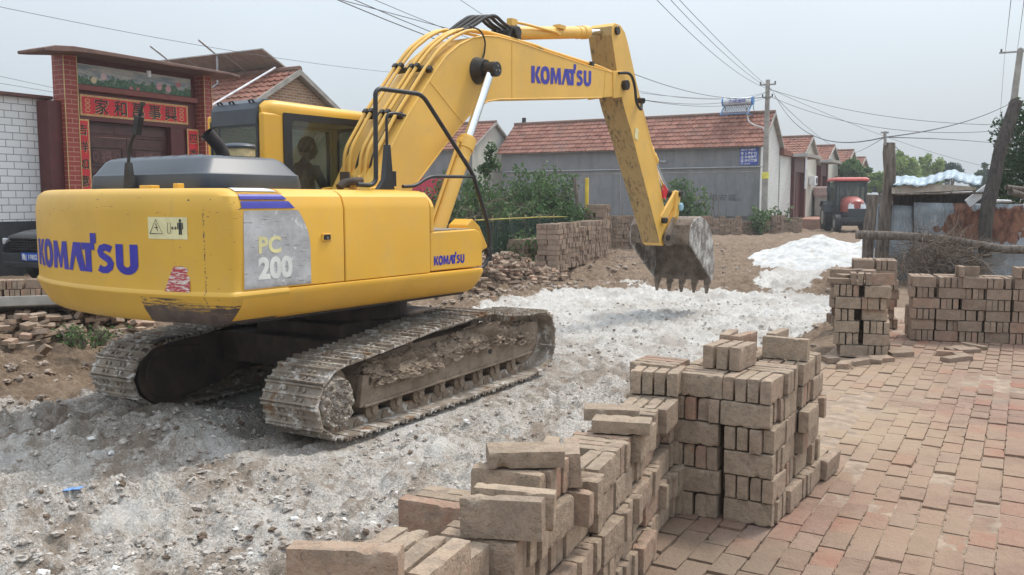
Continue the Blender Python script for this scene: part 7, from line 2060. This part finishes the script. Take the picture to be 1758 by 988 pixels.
# black car behind the counterweight: local x forward
def car(name, loc, rz, label, paint, plate=None):
    c = empty(name, loc, rz); tag(c, label, 'car')
    b = MB(); st = [(-2.3, .62, .95, .80), (-2.25, .50, 1.08, .86), (-1.6, .32, 1.12, .92), (.55, .32, 1.06, .93), (1.3, .34, 1.02, .92), (1.9, .36, .97, .88), (2.22, .42, .90, .80), (2.32, .50, .80, .70)]
    rings = []
    for x, zb, zt, w in st: rings.append([(x, -w, zb + .1), (x, -w * .9, zb), (x, w * .9, zb), (x, w, zb + .1), (x, w * 1.02, zb + (zt - zb) * .6), (x, w * .93, zt - .04), (x, w * .80, zt), (x, -w * .80, zt), (x, -w * .93, zt - .04), (x, -w * 1.02, zb + (zt - zb) * .6)])
    b.loft(rings); body = b.build('body', paint, c, smooth=35, bevel=.01)
    b = MB(); g_ = [(-2.1, .74, 1.08), (-1.75, .70, 1.55), (-1.2, .68, 1.64), (-.1, .68, 1.64), (.45, .70, 1.45), (1.15, .76, 1.04)]
    b.loft([[(x, -w, 1.02), (x, w, 1.02), (x, w * .98, z - .06), (x, w * .9, z), (x, -w * .9, z), (x, -w * .98, z - .06)] for x, w, z in g_]); b.build('cabin', simple('car_glass', (.02, .025, .03), .08), c, smooth=40)
    b = MB(); b.loft([[(x, -w, z - .02), (x, w, z - .02), (x, w * .92, z + .02), (x, -w * .92, z + .02)] for x, w, z in ((-1.75, .66, 1.56), (-1.2, .64, 1.65), (-.1, .64, 1.65), (.3, .66, 1.53))]); b.build('car_roof', paint, c, smooth=40)
    b = MB()
    for i in range(4): b.b2(2.27, 2.335, -.52, .52, .66 + i * .045, .68 + i * .045)
    for i in range(15): b.b2(2.26, 2.333, -.5 + i * .07, -.49 + i * .07, .65, .84)
    b.b2(2.20, 2.30, -.56, .56, .64, .86); b.build('grille', M['black'], c)
    b = MB(); b.b2(2.28, 2.345, -.60, .60, .855, .87); b.build('bonnet_trim', M['chrome'], c)
    for y in (-.66, .66):
        b = MB(); b.box((2.20, y, .80), (.12, .26, .11), rz=-.35 * (1 if y > 0 else -1)); b.build('headlight', simple('headlamp', (.55, .58, .62), .1, .3) if 'headlamp' not in bpy.data.materials else bpy.data.materials['headlamp'], c, bevel=.02)
        for x in (-1.4, 1.38): wheel(c, (x, y * 1.25, .36), .36, .24, (0, 1, 0), hubr=.66)
    b = MB(); b.b2(2.30, 2.345, -.74, .74, .34, .44); b.b2(2.2, 2.33, -.76, .76, .42, .60); b.build('bumper', M['tr_dark'], c, bevel=.02)
    if plate:
        b = MB(); b.b2(2.346, 2.356, -.22, .22, .47, .61); pl = b.build('number_plate', simple('plate_blue', (.02, .10, .50), .4), c)
        V, F = text_mesh(plate, .115, .003, .82); lay_text('plate_lettering', V, F, lambda x, y: (2.3585, -.20 + x, .495 + y), M['sign_white'], pl, cuts=0)
    return c
cq = at(54, 445, 15.6)
fdir = -RU                        # nose towards the camera side of the street
czr = math.atan2(-.92, -.39)
nose = Vector((cq.x, cq.y, 0)); ctr = nose - Vector((math.cos(czr), math.sin(czr), 0)) * 2.33
car('parked_car', (ctr.x, ctr.y, cq.z - .50), czr, 'black car with blue number plate half hidden behind the counterweight', simple('black_car_paint', (.012, .013, .016), .18), '\u9c81J 1F802')
q = at(1420, 352, 60); car('parked_car', (q.x + .4, 61.5, GZ + .45), R(-100), 'dark car far down the street left of the tractor', bpy.data.materials['black_car_paint'])

# ================================================================ OPERATOR
def skin_figure(name, verts, edges, parent=None, mat=None, sub=2):
    me = bpy.data.meshes.new(name); me.from_pydata([v[:3] for v in verts], edges, []); o = bpy.data.objects.new(name, me); COL.objects.link(o)
    sk = o.modifiers.new('skin', 'SKIN'); ss = o.modifiers.new('sub', 'SUBSURF'); ss.levels = ss.render_levels = sub
    lay = me.skin_vertices[0] if me.skin_vertices else None
    if lay is None:
        bm = bmesh.new(); bm.from_mesh(me); bm.verts.layers.skin.verify(); bm.to_mesh(me); bm.free(); lay = me.skin_vertices[0]
    for i, v in enumerate(verts): lay.data[i].radius = (v[3], v[4] if len(v) > 4 else v[3]); lay.data[i].use_root = (i == 0)
    if mat: me.materials.append(mat)
    for p in me.polygons: p.use_smooth = True
    sk.use_smooth_shade = True
    if parent: o.parent = parent
    return o
M['skin'] = simple('skin', (.36, .20, .13), .55); M['dark_shirt'] = simple('dark_shirt', (.03, .03, .04), .85); M['trousers'] = simple('dark_trousers', (.04, .045, .06), .85); M['hair'] = simple('black_hair', (.012, .011, .010), .6)
loc_w = Vector((-1.719, 9.199, 0)) + Matrix.Rotation(PI / 2 - TH, 3, 'Z') @ Vector((.16, .88, 1.82))
def rotv(v, a=PI / 2 - TH): return Matrix.Rotation(a, 3, 'Z') @ Vector(v)
vs = [(0, 0, .06, .13, .15), (.02, 0, .22, .12, .155), (.05, 0, .38, .12, .165), (.06, 0, .48, .09, .13), (.07, 0, .55, .055, .055), (.09, 0, .61, .055, .055),
      (.06, .19, .46, .055), (.16, .24, .24, .045), (.38, .17, .20, .034), (.06, -.19, .46, .055), (.16, -.24, .24, .045), (.38, -.17, .20, .034),
      (.04, .10, .02, .085), (.44, .13, .05, .062), (.50, .13, -.34, .045), (.60, .13, -.38, .04), (.04, -.10, .02, .085), (.44, -.13, .05, .062), (.50, -.13, -.34, .045), (.60, -.13, -.38, .04)]
es = [(0, 1), (1, 2), (2, 3), (3, 4), (4, 5), (3, 6), (6, 7), (7, 8), (3, 9), (9, 10), (10, 11), (0, 12), (12, 13), (13, 14), (14, 15), (0, 16), (16, 17), (17, 18), (18, 19)]
man = skin_figure('person', vs, es, mat=M['dark_shirt']); man.location = loc_w; man.rotation_euler.z = PI / 2 - TH
tag(man, 'operator in dark shirt seated in the excavator cab, looking towards the bucket', 'person')
# head with face, one shape
bm = bmesh.new(); bmesh.ops.create_uvsphere(bm, u_segments=32, v_segments=24, radius=1)
for v in bm.verts:
    x, y, z = v.co; sx = .098 * (1 + .02 * x); sy = .076; sz_ = .118
    X_, Y_, Z_ = x * sx, y * sy * (1 - .18 * max(0, -z)), z * sz_
    if x > .3: X_ -= .010 * (1 - abs(y)) * max(0, -z) * .3
    nose_ = math.exp(-((y / .18) ** 2)) * math.exp(-(((z + .12) / .22) ** 2)) * (x > .4); X_ += .024 * nose_
    eye = (math.exp(-(((abs(y) - .36) / .16) ** 2)) * math.exp(-(((z - .08) / .12) ** 2))) * (x > .4); X_ -= .010 * eye
    mouth = math.exp(-((y / .28) ** 2)) * math.exp(-(((z + .48) / .07) ** 2)) * (x > .3); X_ -= .006 * mouth
    chin = math.exp(-((y / .35) ** 2)) * math.exp(-(((z + .78) / .14) ** 2)) * (x > .1); X_ += .014 * chin
    v.co = (X_, Y_, Z_)
for sy in (-1, 1):
    r_ = bmesh.ops.create_uvsphere(bm, u_segments=10, v_segments=8, radius=1)
    for v in r_['verts']: v.co = Vector((v.co.x * .022 - .005, v.co.y * .010 + sy * .077, v.co.z * .032 - .005))
me = bpy.data.meshes.new('head'); bm.to_mesh(me); bm.free(); me.materials.append(M['skin'])
for p in me.polygons: p.use_smooth = True
hd = bpy.data.objects.new('head', me); COL.objects.link(hd); hd.parent = man; hd.location = (.13, 0, .70); man.scale = (1.08, 1.08, 1.05); hd.rotation_euler = (0, R(6), R(-12))
bm = bmesh.new(); bmesh.ops.create_uvsphere(bm, u_segments=28, v_segments=20, radius=1)
for v in bm.verts:
    x, y, z = v.co; k_ = 1 + .04 * mnoise.noise(v.co * 5); v.co = Vector((x * .104 - .010, y * .083, z * .112 + .022)) * k_
bmesh.ops.delete(bm, geom=[v for v in bm.verts if (v.co.x > .045 and v.co.z < .075) or v.co.z < -.055 or (v.co.x > .0 and v.co.z < .03)], context='VERTS')
me = bpy.data.meshes.new('hair'); bm.to_mesh(me); bm.free(); me.materials.append(M['hair'])
hr_ = bpy.data.objects.new('hair', me); COL.objects.link(hr_); hr_.parent = hd
for sy in (-1, 1):      # hands on the levers
    rt = (.40, sy * .17, .20)
    V_h = [(0, 0, 0, .022), (.05, 0, .0, .028, .016)]; E_h = [(0, 1)]
    for f_ in range(4):
        y = (-.024 + f_ * .016); L = [.060, .068, .066, .052][f_]; k_ = len(V_h)
        V_h += [(.075, y, .0, .0095), (.075 + L * .4, y, -.018, .0085), (.075 + L * .3, y, -.045, .0075)]; E_h += [(1, k_), (k_, k_ + 1), (k_ + 1, k_ + 2)]
    k_ = len(V_h); V_h += [(.045, -sy * .030, .0, .011), (.070, -sy * .042, -.012, .0095), (.085, -sy * .035, -.026, .0085)]; E_h += [(0, k_), (k_, k_ + 1), (k_ + 1, k_ + 2)]
    hnd = skin_figure('hand', V_h, E_h, man, M['skin'], 1); hnd.location = rt
b = MB(); b.cyl((.50, .17, -.05), (.47, .17, .19), .014, 10); b.cyl((.50, -.17, -.05), (.47, -.17, .19), .014, 10)
b.v = [tuple(Vector(v) + Vector((.16, .88, 1.82))) for v in b.v]; lv = b.build('control_lever', M['black'], cab)

# scrap on the lime
for i, (px, py) in enumerate([(118, 893), (134, 888)]):
    p = at(px, py, 1.994 / ((py - 343.5) / FPX) * .985); z = float(ground_z(p.x * .5 + p.y * .866, -p.x * .866 + p.y * .5)) + .012
    b = MB(); b.add([(-.04, -.02, 0), (.03, -.025, .006), (.04, .02, .012), (-.01, .028, .004)], [(0, 1, 2, 3)]); o = b.build('plastic_scrap', simple('blue_plastic', (.15, .30, .62), .4) if i == 0 else bpy.data.materials['blue_plastic'])
    s_ = o.modifiers.new('thick', 'SOLIDIFY'); s_.thickness = .003
    o.location = (p.x, p.y, z); tag(o, ['left scrap of blue plastic on the limed ground', 'right scrap of blue plastic on the limed ground'][i], 'plastic scrap')

# name haze: the warm air between here and the far houses
b = MB(); b.b2(-140, 140, -60, 220, -1.4, 9.5)
hzo = b.build('haze'); hm = bpy.data.materials.new('air'); hm.use_nodes = True; ht = hm.node_tree
for n_ in list(ht.nodes): ht.nodes.remove(n_)
ho_ = ht.nodes.new('ShaderNodeOutputMaterial'); hv = ht.nodes.new('ShaderNodeVolumePrincipled')
hv.inputs['Color'].default_value = (.93, .96, 1, 1); hv.inputs['Density'].default_value = .0012; hv.inputs['Anisotropy'].default_value = .2
ht.links.new(hv.outputs[0], ho_.inputs['Volume']); hzo.data.materials.clear(); hzo.data.materials.append(hm)
tag(hzo, 'thin pale haze over the street and far houses', kind='stuff')
